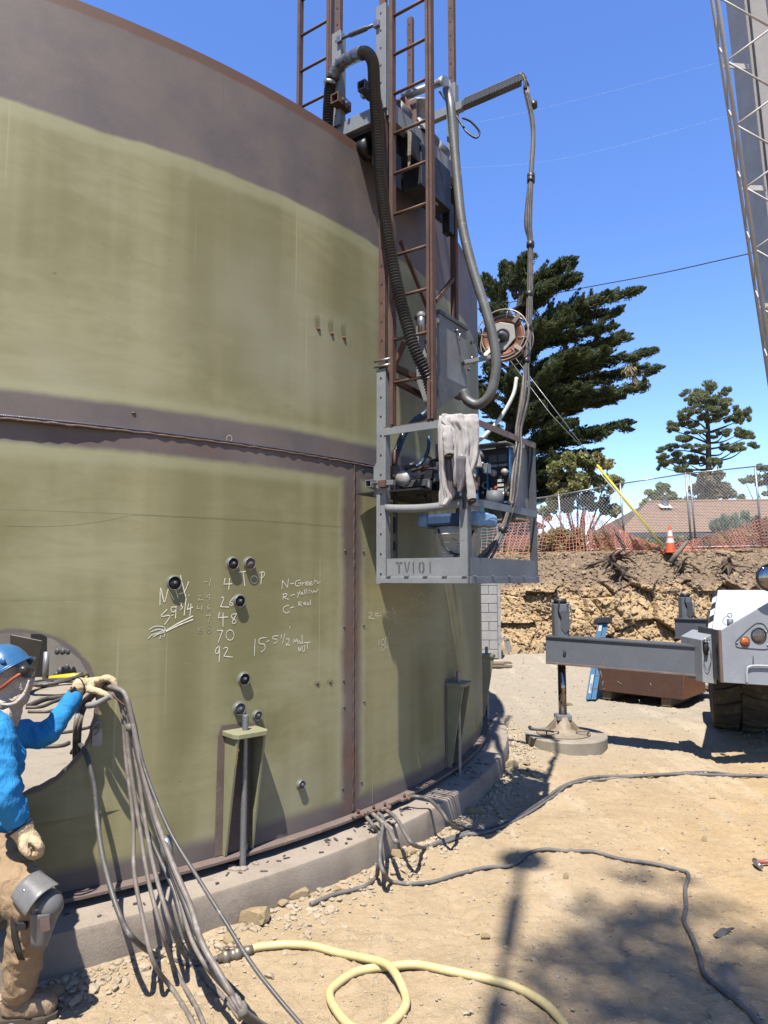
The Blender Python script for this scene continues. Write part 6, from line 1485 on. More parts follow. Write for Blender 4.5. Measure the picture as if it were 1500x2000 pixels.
# log, roots
lg = MB().tube(smooth_path([PY(1312, 1098, 19.2), PY(1322, 1082, 19.1), PY(1342, 1058, 19.3)], 5), [.09, .085, .08, .075, .075, .07, .065, .06, .06, .055, .05], 9).build('log', MT['wood_gray'], origin=PY(1312, 1098, 19.2)); tag(lg, 'short weathered log lying on the bank edge right of the cone', 'log')
def roots_at(u, v, Y, n, s, label, seed):
    r0 = random.Random(seed); c = PY(u, v, Y); R1 = root('tree_stump', c, label, 'stump')
    MB().ball(c, .16 * s, 10, (1.1, .9, 1.0)).build('stump_base', MT['wood_dark'] if 'wood_dark' in MT else mat('wood_dark', (.16, .11, .075), (.09, .06, .045), 6, .9, 0, .6, 30), R1)
    for k in range(n):
        a = r0.uniform(0, 2 * pi); L = r0.uniform(.3, .75) * s; e = V((cos(a), -abs(sin(a)) * .5 - .1, sin(a) * .75 - .15))
        q = [c, c + e * L * .45 + V((r0.uniform(-.1, .1), -.05, r0.uniform(-.08, .08))), c + e * L + V((r0.uniform(-.15, .15), 0, r0.uniform(-.2, .05)))]
        t = smooth_path(q, 5); MB().tube(t, list(np.linspace(.05 * s, .012 * s, len(t))), 6).build('root', bpy.data.materials['wood_dark'], R1)
    MT.setdefault('wood_dark', bpy.data.materials['wood_dark'])
roots_at(1192, 1092, 18.9, 18, 1.15, 'tangled dark stump and roots sticking out of the bank top', 1)
roots_at(1212, 1120, 18.6, 12, .9, 'dark ragged roots hanging lower down the bank face', 2)
roots_at(1420, 1100, 18.8, 12, .9, 'dark roots under the bank lip above the crane cover', 3); roots_at(1330, 1104, 18.9, 9, .7, 'dark roots in the bank just below the log', 5)
# house with a hip roof of shingle courses
HX0, HX1 = PY(1207, 1040, 30).x, PY(1760, 1040, 30).x; ez_ = ZV(1041, 30); rz = ZV(981, 33.4); ry = 33.4; rx0 = PY(1266, 985, 33.4).x
hs = root('house', V((HX0 + 6, 32, 2.2)), 'low house with a brown shingled hip roof behind the fence', 'house')
MT['shingle'] = mat('shingle', (.42, .275, .19), (.34, .22, .15), 3, .9, 0, .4, 14, bdist=.02, stretch=(1, 3, 3), spots=(.48, .34, .25), sscale=5)
NC = 20; mb = MB()
sl_r = .033
for k in range(NC):
    f0, f1 = k / NC, (k + 1) / NC
    def pt_(f, right, up=0.0):
        y = 30 + (ry - 30) * f; z = ez_ + (rz - ez_) * f + up; x = HX1 if right else HX0 + (rx0 - HX0) * f
        return V((x, y, z + (sl_r * (x - HX0) * .35 if right else 0)))
    a, b_, c, d = pt_(f0, 0, .035), pt_(f0, 1, .035), pt_(f1, 1, .0), pt_(f1, 0, .0)
    mb.add([a, b_, c, d, pt_(f0, 0), pt_(f0, 1)], [(0, 1, 2, 3), (4, 5, 1, 0)])
    # hip side
    a2 = V((HX0 + (rx0 - HX0) * f0, 30 + (ry - 30) * f0, ez_ + (rz - ez_) * f0 + .03)); b2 = V((HX0 + (rx0 - HX0) * f0, 2 * ry - 30 - (ry - 30) * f0, a2.z)); c2 = V((HX0 + (rx0 - HX0) * f1, 2 * ry - 30 - (ry - 30) * f1, ez_ + (rz - ez_) * f1)); d2 = V((HX0 + (rx0 - HX0) * f1, 30 + (ry - 30) * f1, c2.z))
    mb.add([a2, d2, c2, b2], [(0, 1, 2, 3)])
rf = mb.build('roof', MT['shingle'], hs)
MB().add([V((rx0, ry, rz)), V((HX1, ry, rz + sl_r * .35 * (HX1 - HX0))), V((HX1, 2 * ry - 30, ez_)), V((HX0, 2 * ry - 30, ez_))], [(0, 1, 2, 3)]).build('roof_back', MT['shingle'], hs)
MB().tube([V((rx0, ry, rz + .02)), V((HX1, ry, rz + .02 + sl_r * .35 * (HX1 - HX0)))], .07, 6).build('ridge_cap', MT['shingle'], hs)
MB().box(((HX0 + HX1) / 2 + .4, ry, ez_ - 1.1), (HX1 - HX0 - 1.2, 5.8, 2.1), X3).build('wall', MT['plug_brown'], hs)
MB().box(((HX0 + HX1) / 2, 30.0, ez_ - .09), (HX1 - HX0, .05, .17), X3).build('fascia', MT['gray_dark'], hs)
vb = PY(1299, 983, 32.6); vz = ZV(985, 32.6)
vn = MB().lathe([(.17, 0), (.15, .38), (.17, .40), (.0, .42)], 16, V((vb.x, 32.6, vz - .06))).build('roof_vent', MT['gray_paint'], rf); MB().lathe([(.05, .42), (.05, .5), (.16, .5), (.16, .53), (.07, .56), (.05, .66), (.0, .66)], 16, V((vb.x, 32.6, vz - .06))).build('vent_cowl', MT['bright_steel'], rf) if False else MB().lathe([(.05, .42), (.05, .5), (.17, .5), (.17, .54), (.06, .56), (.05, .66), (.0, .66)], 16, V((vb.x, 32.6, vz - .06))).build('vent_cowl', MT['bright_steel'], rf)
MB().box((vb.x - .05, 32.45, vz - .10), (.55, .4, .015), (V((1, 0, 0)), V((0, .87, .49)).normalized(), V((0, -.49, .87)).normalized())).build('flashing', MT['plain_white'], rf)
# shed with a pale barge board and a teal cabin, seen through the basket
sx0, sx1 = PY(985, 1040, 26).x, PY(1062, 1040, 26).x
sh = root('shed', V(((sx0 + sx1) / 2, 26.5, 2.3)), 'grey shed with a white barge board behind the netting', 'shed')
MB().prism([(sx0, 2.2), (sx1 - .2, 2.2), (sx1 - .2, ZV(1030, 26)), (sx0 + .3, ZV(1003, 26)), (sx0, ZV(1003, 26))], V((0, 26, 0)), V((1, 0, 0)), EZ, V((0, 1, 0)), 3).build('wall', MT['gray_paint'], sh)
MB().bar(V((sx0 + .2, 25.95, ZV(1001, 26))), V((sx1, 25.95, ZV(1032, 26))), .06, .13).build('barge_board', MT['plain_white'], sh); MB().bar(V((sx0 + .2, 27.4, ZV(999, 26))), V((sx1 + .05, 27.4, ZV(1029, 26))), 3.2, .06).build('roof', MT['gray_dark'], sh)
tx0, tx1 = PY(934, 1050, 21.6).x, PY(983, 1050, 21.6).x
tc_ = root('teal_cabin', V(((tx0 + tx1) / 2, 22, 2.6)), 'dark teal site cabin wall behind the basket and netting', 'cabin')
MT['teal'] = mat('teal', (.02, .13, .14), (.015, .1, .11), 5, .5, 0, .1, 40)
MB().box(((tx0 + tx1) / 2, 22.1, 3.3), (tx1 - tx0, .9, 1.9), X3).build('cabin_body', MT['teal'], tc_, bevel=.03); MB().box(((tx0 + tx1) / 2 + .1, 21.63, 3.3), (.5, .03, 1.5), X3).build('door', MT['teal'], tc_, bevel=.01)
MB().bar(PY(1058, 1070, 22), PY(990, 1075, 22), .08, .9).build('brown_board', MT['rust_bright'], tc_)

# ---- foliage
def mat_leaf(name, a, b_, c, br=.0):
    m, t, b = nt(name); g = N(t, 'ShaderNodeNewGeometry'); r = g.outputs['Random Per Island']
    co = coord(t, 'Object'); n1 = noise_n(t, co, .9, 3, .6)
    col = mix_n(t, ramp_n(t, r, .2, .9), a, b_); col = mix_n(t, math_n(t, 'MULTIPLY', ramp_n(t, n1, .45, .65), .7), col, c)
    t.links.new(col, b.inputs['Base Color']); b.inputs['Roughness'].default_value = .6; b.inputs['Specular IOR Level'].default_value = .25
    tr = N(t, 'ShaderNodeBsdfTranslucent'); t.links.new(col, tr.inputs[0]); mx = N(t, 'ShaderNodeMixShader'); mx.inputs[0].default_value = .38
    out = [n for n in t.nodes if n.type == 'OUTPUT_MATERIAL'][0]; t.links.new(b.outputs[0], mx.inputs[1]); t.links.new(tr.outputs[0], mx.inputs[2]); t.links.new(mx.outputs[0], out.inputs[0])
    return m
MT['cypress_leaf'] = mat_leaf('cypress_leaf', (.055, .08, .034), (.105, .13, .05), (.17, .185, .075)); MT['pine_leaf'] = mat_leaf('pine_leaf', (.17, .21, .10), (.26, .29, .14), (.34, .36, .19))
MT['olive_leaf'] = mat_leaf('olive_leaf', (.24, .26, .09), (.36, .35, .13), (.46, .36, .15)); MT['bush_leaf'] = mat_leaf('bush_leaf', (.24, .28, .09), (.36, .38, .14), (.45, .44, .2))
MT['brown_leaf'] = mat_leaf('brown_leaf', (.27, .24, .14), (.35, .29, .17), (.37, .25, .16)); MT['red_leaf'] = mat_leaf('red_leaf', (.28, .30, .13), (.42, .32, .18), (.52, .35, .22)); MT['sage_leaf'] = mat_leaf('sage_leaf', (.25, .31, .19), (.36, .42, .28), (.44, .47, .34))
MT['bark'] = mat('bark', (.11, .085, .065), (.065, .05, .04), 5, .95, 0, .7, 16, bdist=.03, stretch=(1, 1, .25)); MT['bark_gray'] = mat('bark_gray', (.16, .14, .12), (.10, .085, .075), 5, .95, 0, .7, 16, bdist=.03, stretch=(1, 1, .25))
def leaves(cl, m, name, parent, L=.2, Wd=.05, droop=0.0, seed=0, out=.8, flat=1.0):
    """cl: list of (centre, radius xyz, count, direction or None)"""
    g = np.random.default_rng(seed); C = []; 
    P = []; D = []
    for c, r, n, d in cl:
        q = g.normal(size=(n, 3)); q /= np.linalg.norm(q, axis=1)[:, None] + 1e-9; rad = g.random(n) ** .45
        pos = np.array(c) + q * rad[:, None] * np.array(r); P.append(pos)
        dr = q * out + g.normal(size=(n, 3)) * .45
        if d is not None: dr = dr * .7 + np.array(d) * 1.0
        dr[:, 2] = dr[:, 2] * flat + droop; D.append(dr)
    P = np.concatenate(P); D = np.concatenate(D); D /= np.linalg.norm(D, axis=1)[:, None] + 1e-9
    S = np.cross(D, g.normal(size=D.shape)); S /= np.linalg.norm(S, axis=1)[:, None] + 1e-9
    ln = L * (.55 + .9 * g.random(len(P)))[:, None]; w = Wd * (.6 + .8 * g.random(len(P)))[:, None]; U = np.cross(D, S) * w * .35
    v = np.stack([P - D * ln * .5, P + S * w + U, P + D * ln * .5, P - S * w + U], 1).reshape(-1, 3)
    f = np.arange(len(v)).reshape(-1, 4); off = np.array(wloc(parent))
    return link(name, np_mesh(name, v - off, f, m, False), parent)
def limb(mb, ctrl, r0, r1):
    t = smooth_path(ctrl, 6); mb.tube(t, list(np.linspace(r0, r1, len(t))), 7); return t
# big cypress
cy = root('cypress_tree', on_ter(1002, 24.5), 'tall dark cypress with ragged layered limbs right of the tank', 'tree')
rt = random.Random(5); tb_ = on_ter(1002, 24.5)
trunk = [tb_ - EZ * .2, PY(1003, 950, 24.5), PY(1000, 800, 24.6), PY(1006, 660, 24.5), PY(1018, 560, 24.4)]
mb = MB(); limb(mb, trunk, .42, .06); cl = []
tips = [(1031, 503, 620, 24.2), (990, 520, 640, 24.8), (1107, 517, 640, 24.2), (1124, 545, 660, 23.8), (1238, 568, 690, 24.0), (1185, 585, 680, 23.4), (1202, 613, 715, 24.6), (1186, 645, 730, 23.6), (1213, 662, 770, 24.4), (1266, 694, 790, 23.8), (1274, 722, 800, 24.4), (1256, 757, 830, 23.9), (1208, 778, 850, 24.8), (1218, 832, 900, 24.2), (1172, 850, 910, 23.4), (1150, 890, 930, 24.0), (1075, 560, 690, 23.2), (1060, 640, 770, 22.9), (1110, 620, 760, 22.8), (1130, 690, 800, 22.8), (1080, 720, 850, 22.6), (1140, 760, 860, 22.9), (1050, 800, 900, 22.6), (1110, 830, 920, 22.8), (1030, 880, 960, 22.8), (1090, 900, 960, 23.0), (940, 545, 650, 24.6), (950, 600, 720, 23.6), (930, 660, 760, 24.2), (955, 720, 820, 23.2), (925, 780, 860, 24.0), (960, 840, 920, 23.2), (985, 640, 760, 22.9), (1000, 740, 840, 22.5), (880, 640, 760, 25.0), (870, 740, 830, 25.2), (1160, 720, 800, 25.6), (1140, 600, 720, 25.8), (1060, 580, 680, 25.8), (1120, 800, 880, 25.8), (1180, 690, 790, 23.1), (1040, 690, 800, 23.4), (1100, 780, 870, 23.4), (970, 900, 960, 23.4), (1050, 930, 985, 23.2), (1120, 935, 985, 23.4), (1020, 960, 1000, 23.2), (975, 950, 1000, 23.6), (1085, 960, 1000, 23.6)]
for (u, v, vs, Y) in tips:
    s = PY(1003, v + (vs - v) * rt.uniform(.35, .85), 24.5); e = PY(u, v, Y); m_ = s.lerp(e, .55) + EZ * (.05 * (e - s).length * .35)
    t = limb(mb, [s, m_, e], .085, .012); n = len(t)
    dirn = (e - s).normalized(); Ll = (e - s).length
    for i in range(int(n * .30), n):
        f = i / (n - 1)
        for w in range(4 if f < .6 else 3):
            tl = (.8 * (1 - f) + .34) * rt.uniform(.6, 1.25) * min(1, Ll / 2.6)
            td = (dirn * rt.uniform(.5, 1.1) + V((rt.uniform(-.75, .75), rt.uniform(-.9, .6), rt.uniform(-.22, .42)))).normalized()
            q0 = t[i] + V((rt.uniform(-.15, .15), rt.uniform(-.15, .15), rt.uniform(-.1, .15)))
            for h in range(6):
                g = h / 5; cr = .20 * (1 - g) + .045; cl.append((q0 + td * tl * g + V((0, 0, -.10 * g * g * tl)), (cr, cr, cr * .7), int(22 + 190 * cr), (td.x * .9, td.y * .9, td.z * .9 + .15)))
mb.build('trunk', MT['bark'], cy)
leaves(cl, MT['cypress_leaf'], 'crown', cy, .105, .0185, .05, 1, .35)
dl = [(PY(1228, 725, 23.8), (.25, .25, .3), 120, (0, 0, -1)), (PY(1240, 745, 23.8), (.1, .1, .3), 60, (0, 0, -1))]
leaves(dl, MT['brown_leaf'], 'dead_sprig', cy, .22, .03, -.6, 3)
# layered pine
pn = root('pine_tree', on_ter(1388, 45), 'open umbrella pine with flat layered foliage beyond the shingled roof', 'tree')
k_ = 1 / 2.6316
def q7(x, y, Y): return PY(930 + x * k_, 480 + y * k_, Y)
mb = MB(); tr = limb(mb, [q7(1195, 1420, 45), q7(1195, 1150, 45), q7(1192, 960, 45), q7(1185, 840, 45), q7(1190, 760, 45)], .24, .06); cl = []
cr_ = [(1180, 745, 60, 25), (1120, 775, 55, 25), (1240, 770, 60, 28), (1290, 760, 30, 20), (1090, 800, 35, 18), (1200, 800, 80, 28), (1285, 810, 55, 25), (1330, 850, 40, 22), (1370, 870, 40, 22), (1140, 840, 60, 22), (1085, 865, 40, 18), (1250, 850, 60, 25), (1310, 895, 50, 20), (1200, 890, 60, 20), (1045, 915, 45, 20), (1100, 925, 45, 18), (1020, 945, 30, 14), (1080, 1000, 40, 14), (1130, 965, 35, 14), (1280, 960, 55, 18), (1350, 970, 60, 20), (1400, 985, 40, 16), (1390, 1030, 40, 18), (1330, 1045, 45, 16), (1290, 1025, 30, 12), (1000, 1050, 45, 18), (950, 1085, 35, 18), (1050, 1075, 50, 18), (1110, 1050, 45, 18), (1000, 1110, 40, 16), (1090, 1110, 50, 20), (1150, 1090, 35, 18), (1060, 1150, 40, 16), (1220, 1100, 30, 14), (970, 1140, 25, 12), (1240, 1130, 22, 16)]
for i, (x, y, rx, ry_) in enumerate(cr_):
    Y = 45 + rt.uniform(-1.6, 1.6); c = q7(x + rt.uniform(-12, 12), y + rt.uniform(-10, 10), Y); rx *= rt.uniform(.75, 1.3); ry_ *= rt.uniform(.8, 1.5); R1 = rx * k_ * 45 / FPX; R2 = ry_ * k_ * 45 / FPX
    j = min(range(len(tr)), key=lambda j: abs(tr[j].z - (c.z - .25 * abs(c.x - tr[0].x) - .3))); s = tr[j]
    limb(mb, [s, s.lerp(c, .5) - EZ * .15 + V((rt.uniform(-.3, .3), 0, rt.uniform(-.2, .2))), c - EZ * R2 * .4], .075, .02)
    for w in range(9): q_ = rt.uniform(.22, .5); cl.append((c + V((rt.uniform(-.95, .95) * R1, rt.uniform(-.8, .8) * R1, rt.uniform(-.7, .9) * R2)), (R1 * q_, R1 * q_, R2 * q_ * 1.2), int(460 * q_), (0, 0, .5)))
mb.build('trunk', MT['bark_gray'], pn); leaves(cl, MT['pine_leaf'], 'crown', pn, .2, .03, .3, 2)
def bushy(name, label, cat, blobs, Y, m, L, Wd, dens, base, seed, trunk=True, depth=.8, group=None, dirn=None):
    r = root(name, base, label, cat, group); g = random.Random(seed); cl = []; mb = MB()
    for (u, v, rx, ry_) in blobs:
        y = Y + g.uniform(-.5, .5); c = PY(u, v, y); R1 = rx * y / FPX; R2 = ry_ * y / FPX
        limb(mb, [base - EZ * .1, base.lerp(c, .5) + V((g.uniform(-.2, .2), 0, .1)), c], .05 * Y / 25, .012)
        for w in range(6):
            cl.append((c + V((g.uniform(-.6, .6) * R1, g.uniform(-.6, .6) * R1 * depth, g.uniform(-.6, .6) * R2)), (R1 * .5, R1 * .5, R2 * .5), int(dens * rx * ry_ / 42) + 16, dirn))
    mb.build('trunk' if trunk else 'stems', MT['bark'], r); leaves(cl, m, 'crown' if trunk else 'foliage', r, L, Wd, .2, seed); return r
bushy('small_tree', 'yellowish green small tree in front of the cypress foot, behind the fence', 'tree', [(1080, 925, 22, 22), (1110, 905, 25, 22), (1140, 900, 25, 20), (1165, 895, 18, 16), (1190, 905, 18, 14), (1095, 955, 28, 22), (1130, 945, 28, 24), (1165, 940, 25, 22), (1200, 945, 20, 20), (1075, 985, 25, 20), (1110, 985, 28, 20), (1150, 980, 28, 22), (1190, 985, 22, 20), (1205, 1000, 14, 12), (1060, 1005, 20, 14)], 22.0, MT['olive_leaf'], .11, .045, 9, on_ter(1130, 22.0), 11)
bushy('round_bush', 'round light green tree top behind the roof vent', 'tree', [(1290, 955, 18, 14), (1275, 968, 18, 14), (1305, 965, 18, 16), (1262, 982, 14, 10), (1290, 980, 22, 12), (1318, 980, 14, 12)], 38, MT['bush_leaf'], .16, .07, 22, on_ter(1290, 38), 12)
bushy('shrub', 'brownish leafy tree at the foot of the pine trunk behind the roof', 'tree', [(1375, 938, 20, 16), (1400, 935, 18, 16), (1360, 955, 18, 16), (1390, 958, 24, 18), (1415, 955, 18, 18), (1425, 962, 12, 16), (1345, 972, 12, 8), (1380, 975, 26, 10)], 40, MT['brown_leaf'], .18, .07, 20, on_ter(1390, 40), 13)
bushy('far_pine', 'sparse pine leaning in at the right behind the fence', 'tree', [(1490, 912, 16, 10), (1470, 935, 20, 8), (1495, 940, 18, 10), (1455, 940, 12, 6), (1510, 925, 20, 14), (1500, 965, 14, 8), (1520, 950, 20, 14), (1445, 972, 16, 6)], 43, MT['pine_leaf'], .22, .05, 16, on_ter(1530, 43), 14)
bushy('spiky_shrub', 'grey green spiky shrub against the roof above the right netting', 'shrub', [(1400, 1030, 12, 16), (1420, 1025, 16, 18), (1440, 1022, 16, 18), (1458, 1018, 10, 20), (1430, 1038, 24, 12)], 21.6, MT['sage_leaf'], .18, .022, 24, on_ter(1425, 21.6), 15, False, .8, None, (0, 0, 1.2))
for u0_, w_, l_ in ((1040, 60, 'low grassy weeds behind the netting beside the basket'), (1150, 70, 'low weeds behind the middle of the left netting')):
    bushy('weeds', l_, 'weeds', [(u0_ + k * w_ / 4, 1078 + (k % 2) * 6, 16, 12) for k in range(-4, 5)], 20.7, MT['bush_leaf'], .10, .03, 20, on_ter(u0_, 20.7), 50 + w_, False)
for i, (u0, n, lab) in enumerate(((1085, 5, 'low ivy and brush behind the left netting, nearest the basket'), (1160, 5, 'reddish brush behind the middle of the left netting'), (1240, 5, 'low brush behind the yellow guy guard'), (1345, 4, 'reddish brush behind the cone and log'), (1420, 5, 'brush heaped behind the right netting'), (1490, 5, 'taller brush behind the netting at the frame edge'))):
    b_ = [(u0 + rt.uniform(-38, 38), (1052, 1054, 1066, 1066, 1056, 1040)[i] + rt.uniform(-14, 14), 20, (22, 22, 10, 9, 14, 20)[i]) for _ in range(n + 2)]
    bushy('brush', lab, 'shrub', b_, 20.9, MT['red_leaf'] if i % 2 else MT['bush_leaf'], .10, .035, 16, on_ter(u0, 20.9), 30 + i, False)
# overhead wires
def wire(pts, r, lab, nm='power_line'):
    o = MB().tube(smooth_path(pts, 10), r, 6).build(nm, MT['rubber'], origin=pts[0]); tag(o, lab, 'power line')
wire([PY(900, 610, 34), PY(1120, 566, 31), PY(1290, 534, 28.5), PY(1470, 494, 26), PY(1700, 445, 23)], .022, 'black overhead line from the cypress to the crane boom')
MT['thin_wire'] = mat('thin_wire', (.55, .75, 1.1), None, 5, .6, 0, 0)
for (a, b_, c, l) in (((700, 283), (1050, 214), (1420, 118), 'upper of two faint thin wires high in the sky'), ((700, 330), (1060, 316), (1440, 222), 'lower of two faint thin wires high in the sky')):
    o = MB().tube(smooth_path([PY(*a, 40), PY(*b_, 38), PY(*c, 36), PY(c[0] + 300, c[1] - 75, 34)], 10), .006, 5).build('power_line', MT['thin_wire'], origin=PY(*b_, 38)); tag(o, l, 'power line')
# ---- what stands behind the viewer and shades the foreground: a pine and a post added for its shadow
SUNH = V((SUN_D.x / -SUN_D.z, SUN_D.y / -SUN_D.z, 0))
def above(u, v, h): 
    g = PZ(u, v, 0); return V((g.x - SUNH.x * h, g.y - SUNH.y * h, h))
tk = V((3.4, -4.6, 0)); sp = root('shade_pine', tk, 'pine behind the viewer whose sparse crown shades the foreground dirt', 'tree')
mb = MB(); limb(mb, [tk, tk + V((-.2, .3, 5)), tk + V((-.9, 1.0, 9.5)), tk + V((-1.4, 1.6, 13))], .28, .05); cl = []; g_ = random.Random(3)
for (u, v, r, n) in ((1260, 1715, .22, 60), (1300, 1825, .34, 150), (1230, 1800, .30, 110), (1330, 1800, .26, 100), (1190, 1880, .36, 150), (1120, 1870, .3, 90), (1290, 1900, .34, 140), (1250, 1950, .4, 170), (1350, 1960, .35, 150), (1440, 1900, .3, 90), (1420, 1980, .4, 170), (1130, 1960, .35, 120), (1490, 1960, .36, 140), (1500, 1840, .22, 50), (1200, 2030, .5, 260), (1400, 2060, .6, 360), (1600, 1950, .6, 300), (1380, 1760, .16, 24), (1150, 1780, .18, 30)):
    c = above(u, v, g_.uniform(15, 19)); cl.append((c, (r * 1.15, r * 1.15, r * .6), int(n * .42), (0, 0, .4)))
    limb(mb, [tk + V((-1.1, 1.2, 10.2)), (tk + V((-1.1, 1.2, 10.2))).lerp(c, .5) - EZ * .3, c], .035, .008)
mb.build('trunk', MT['bark'], sp); leaves(cl, MT['pine_leaf'], 'crown', sp, .17, .04, .3, 6)
hd = above(1020, 1682, 12.0); pb_ = V((hd.x, hd.y, 0))
lpst = root('shadow_post', pb_, 'unseen thin post with a round head, added behind the viewer for its shadow', 'shadow post')
MB().tube([pb_ + EZ * z for z in (0, 6, 7.9, 8, 8.6, 8.7, 9.6, 9.7, 10.8, 10.9, 12)], [.08, .05, .024, .045, .045, .024, .024, .05, .05, .028, .03], 10).build('post', MT['galv'], lpst); MB().ball(hd, .165, 16, (1, 1, .85)).build('post_head', MT['gray_paint'], lpst)  # swellings on the added post shape the gaps in its shadow
# ================================================================== WORKER AT THE MANWAY, AND THE LEADS HE HANDLES
def mat_cloth(name, c1, c2, wr=26, bump=.6, rough=.9):
    m, t, b = nt(name); co = coord(t, 'Object'); f = noise_n(t, co, 7, 5, .6, .4); g = noise_n(t, co, 260, 2, .6); w = noise_n(t, coord(t, 'Object', (1.0, 1.0, .55)), wr, 3, .5, 1.2)
    col = mix_n(t, ramp_n(t, f, .3, .7), c1, c2); col = mix_n(t, math_n(t, 'MULTIPLY', ramp_n(t, g, .45, .7), .25), col, tuple(x * .6 for x in c1))
    col = mix_n(t, math_n(t, 'MULTIPLY', ramp_n(t, noise_n(t, co, 16, 6, .7), .52, .7), .4), col, tuple(x * .55 + .04 for x in c1))
    t.links.new(col, b.inputs['Base Color']); b.inputs['Roughness'].default_value = rough; b.inputs['Specular IOR Level'].default_value = .2
    bump_n(t, b, math_n(t, 'ADD', w, math_n(t, 'MULTIPLY', g, .08)), bump, .02); return m
MT['shirt'] = mat_cloth('shirt', (.03, .26, .55), (.022, .20, .46)); MT['duck'] = mat_cloth('duck', (.36, .25, .145), (.28, .19, .11)); MT['leather'] = mat_cloth('leather', (.62, .47, .29), (.5, .37, .22), 60, .5, .75)
MT['boot'] = mat_cloth('boot', (.20, .135, .085), (.30, .22, .145), 40, .5, .8); MT['bandana'] = mat_cloth('bandana', (.52, .44, .36), (.42, .34, .275), 40, .6); MT['helmet'] = mat('helmet', (.05, .19, .40), (.04, .15, .33), 5, .3, 0, .06, 40, spots=(.2, .33, .5), sscale=9, scut=(.6, .78)); MT['sole'] = mat('sole', (.14, .11, .08), None, 8, .9)
MT['knee'] = mat('knee', (.20, .195, .19), (.26, .24, .22), 7, .4, 0, .1, 60, spots=(.36, .3, .24), sscale=9); MT['goggle'] = mat('goggle', (.03, .028, .026), (.06, .055, .05), 30, .3, 0, .3, 200); MT['orange_band'] = mat('orange_band', (.55, .11, .03), None, 9, .7); MT['navy'] = mat('navy', (.02, .03, .06), None, 9, .8)
def PW(u, v, Y): return PY(u, v, Y + (.22 if Y < 3.7 else 0))
base = PG(20, 1985); base.z = 0.0
man = root('person', base, 'worker in blue shirt, tan trousers and blue hard hat holding leads at the manway', 'person')
def flesh(name, chains, m, voxel, smooth=6, folds=0.0, fscale=.07, balls=(), parent=man, mid=None, crease=0.0):
    mb = MB()
    for pts, rad in chains:
        c = smooth_path(pts, 5) if len(pts) > 2 else [V(p) for p in pts]; n = len(c); R = []
        for i in range(n):
            f = i / (n - 1) * (len(rad) - 1); k = min(int(f), len(rad) - 2); R.append(rad[k] + (rad[k + 1] - rad[k]) * (f - k))
        i0 = len(mb.v); NS = 28 if crease else 14
        if crease:
            c = smooth_path(c, 4); n = len(c); R = [R[0] + 0 * i for i in range(n)] if False else [np.interp(i / (n - 1), np.linspace(0, 1, len(R)), R) for i in range(n)]
        mb.tube(c, R, NS)
        if crease:
            s_ = 0; sd = len(mb.v) * .37
            for i in range(n):
                if i: s_ += (c[i] - c[i - 1]).length
                fade = min(1, i / 6, (n - 1 - i) / 6)
                for k in range(NS):
                    a = 2 * pi * k / NS; q = V(mb.v[i0 + i * NS + k]); d = q - c[i]
                    w = 0
                    for kk_, mm_, ph in ((58, 1, 0), (83, -2, 1.3), (47, 2, 2.1), (120, -1, 4)):
                        w += (1 - 2.2 * abs(sin(kk_ * s_ * .5 + mm_ * a * .5 + ph + sd + 1.3 * sin(a + s_ * 9)))) * (.6 + .6 * sin(a * 2 + ph * 3 + s_ * 14))
                    mb.v[i0 + i * NS + k] = tuple(c[i] + d * (1 + crease * fade * w * .4))
        mb.ball(c[0], R[0] * .995, 12); mb.ball(c[-1], R[-1] * .995, 12)
    for c, r, sq, ax in balls: mb.ball(c, r, 16, sq, ax)
    o = mb.build(name, m, parent)
    r = o.modifiers.new('remesh', 'REMESH'); r.mode = 'VOXEL'; r.voxel_size = voxel; r.use_smooth_shade = True
    s = o.modifiers.new('smooth', 'SMOOTH'); s.factor = .5; s.iterations = smooth
    if folds:
        for sc_, st_, kind in ((fscale, folds, 'CLOUDS'), (fscale * .45, folds * .42, 'CLOUDS')):
            tx = bpy.data.textures.new('folds', kind); tx.noise_scale = sc_; tx.noise_depth = 1
            e = bpy.data.objects.get('x'); d = o.modifiers.new('folds', 'DISPLACE'); d.texture = tx; d.strength = st_; d.mid_level = .5; d.texture_coords = 'LOCAL'
    return o
pel, chest, neck, headc = PW(-28, 1668, 3.12), PW(-14, 1475, 3.08), PW(2, 1385, 3.10), PW(8, 1335, 3.12)
nsh, nel, nwr = PW(-12, 1425, 2.92), PW(8, 1545, 2.84), PW(42, 1622, 2.92)
fsh, fel, fwr = PW(30, 1432, 3.26), PW(92, 1432, 3.30), PW(152, 1352, 3.42)
nhip, nkn, nan = PW(-18, 1680, 3.02), PW(64, 1762, 2.88), PW(40, 1940, 2.96)
fhip, fkn, fan = PW(-30, 1685, 3.22), PW(-5, 1810, 3.34), PW(-60, 1950, 3.30)
flesh('body', [([pel, chest, neck, headc], [.11, .11, .055, .08]), ([nsh, nel, nwr], [.05, .04, .028]), ([fsh, fel, fwr], [.05, .04, .028]), ([nhip, nkn, nan], [.075, .055, .04]), ([fhip, fkn, fan], [.075, .055, .04]), ([chest, nsh], [.09, .05]), ([chest, fsh], [.09, .05])], MT['skin'], .012, 4)
tx_ = V((1, 0, 0))
flesh('shirt', [([pel + EZ * .02, PW(-22, 1570, 3.1), chest, PW(-8, 1415, 3.10)], [.132, .138, .136, .08]), ([chest + EZ * .08 + V((0, -.06, 0)), nsh, PW(-2, 1490, 2.87), nel, PW(28, 1592, 2.88), PW(36, 1607, 2.90)], [.10, .085, .075, .068, .062, .048]), ([chest + EZ * .07 + V((0, .05, 0)), fsh, PW(60, 1436, 3.28), fel, PW(128, 1385, 3.36), PW(145, 1360, 3.40)], [.095, .076, .068, .063, .052, .045])], MT['shirt'], .0075, 2, .020, .11, crease=.10)
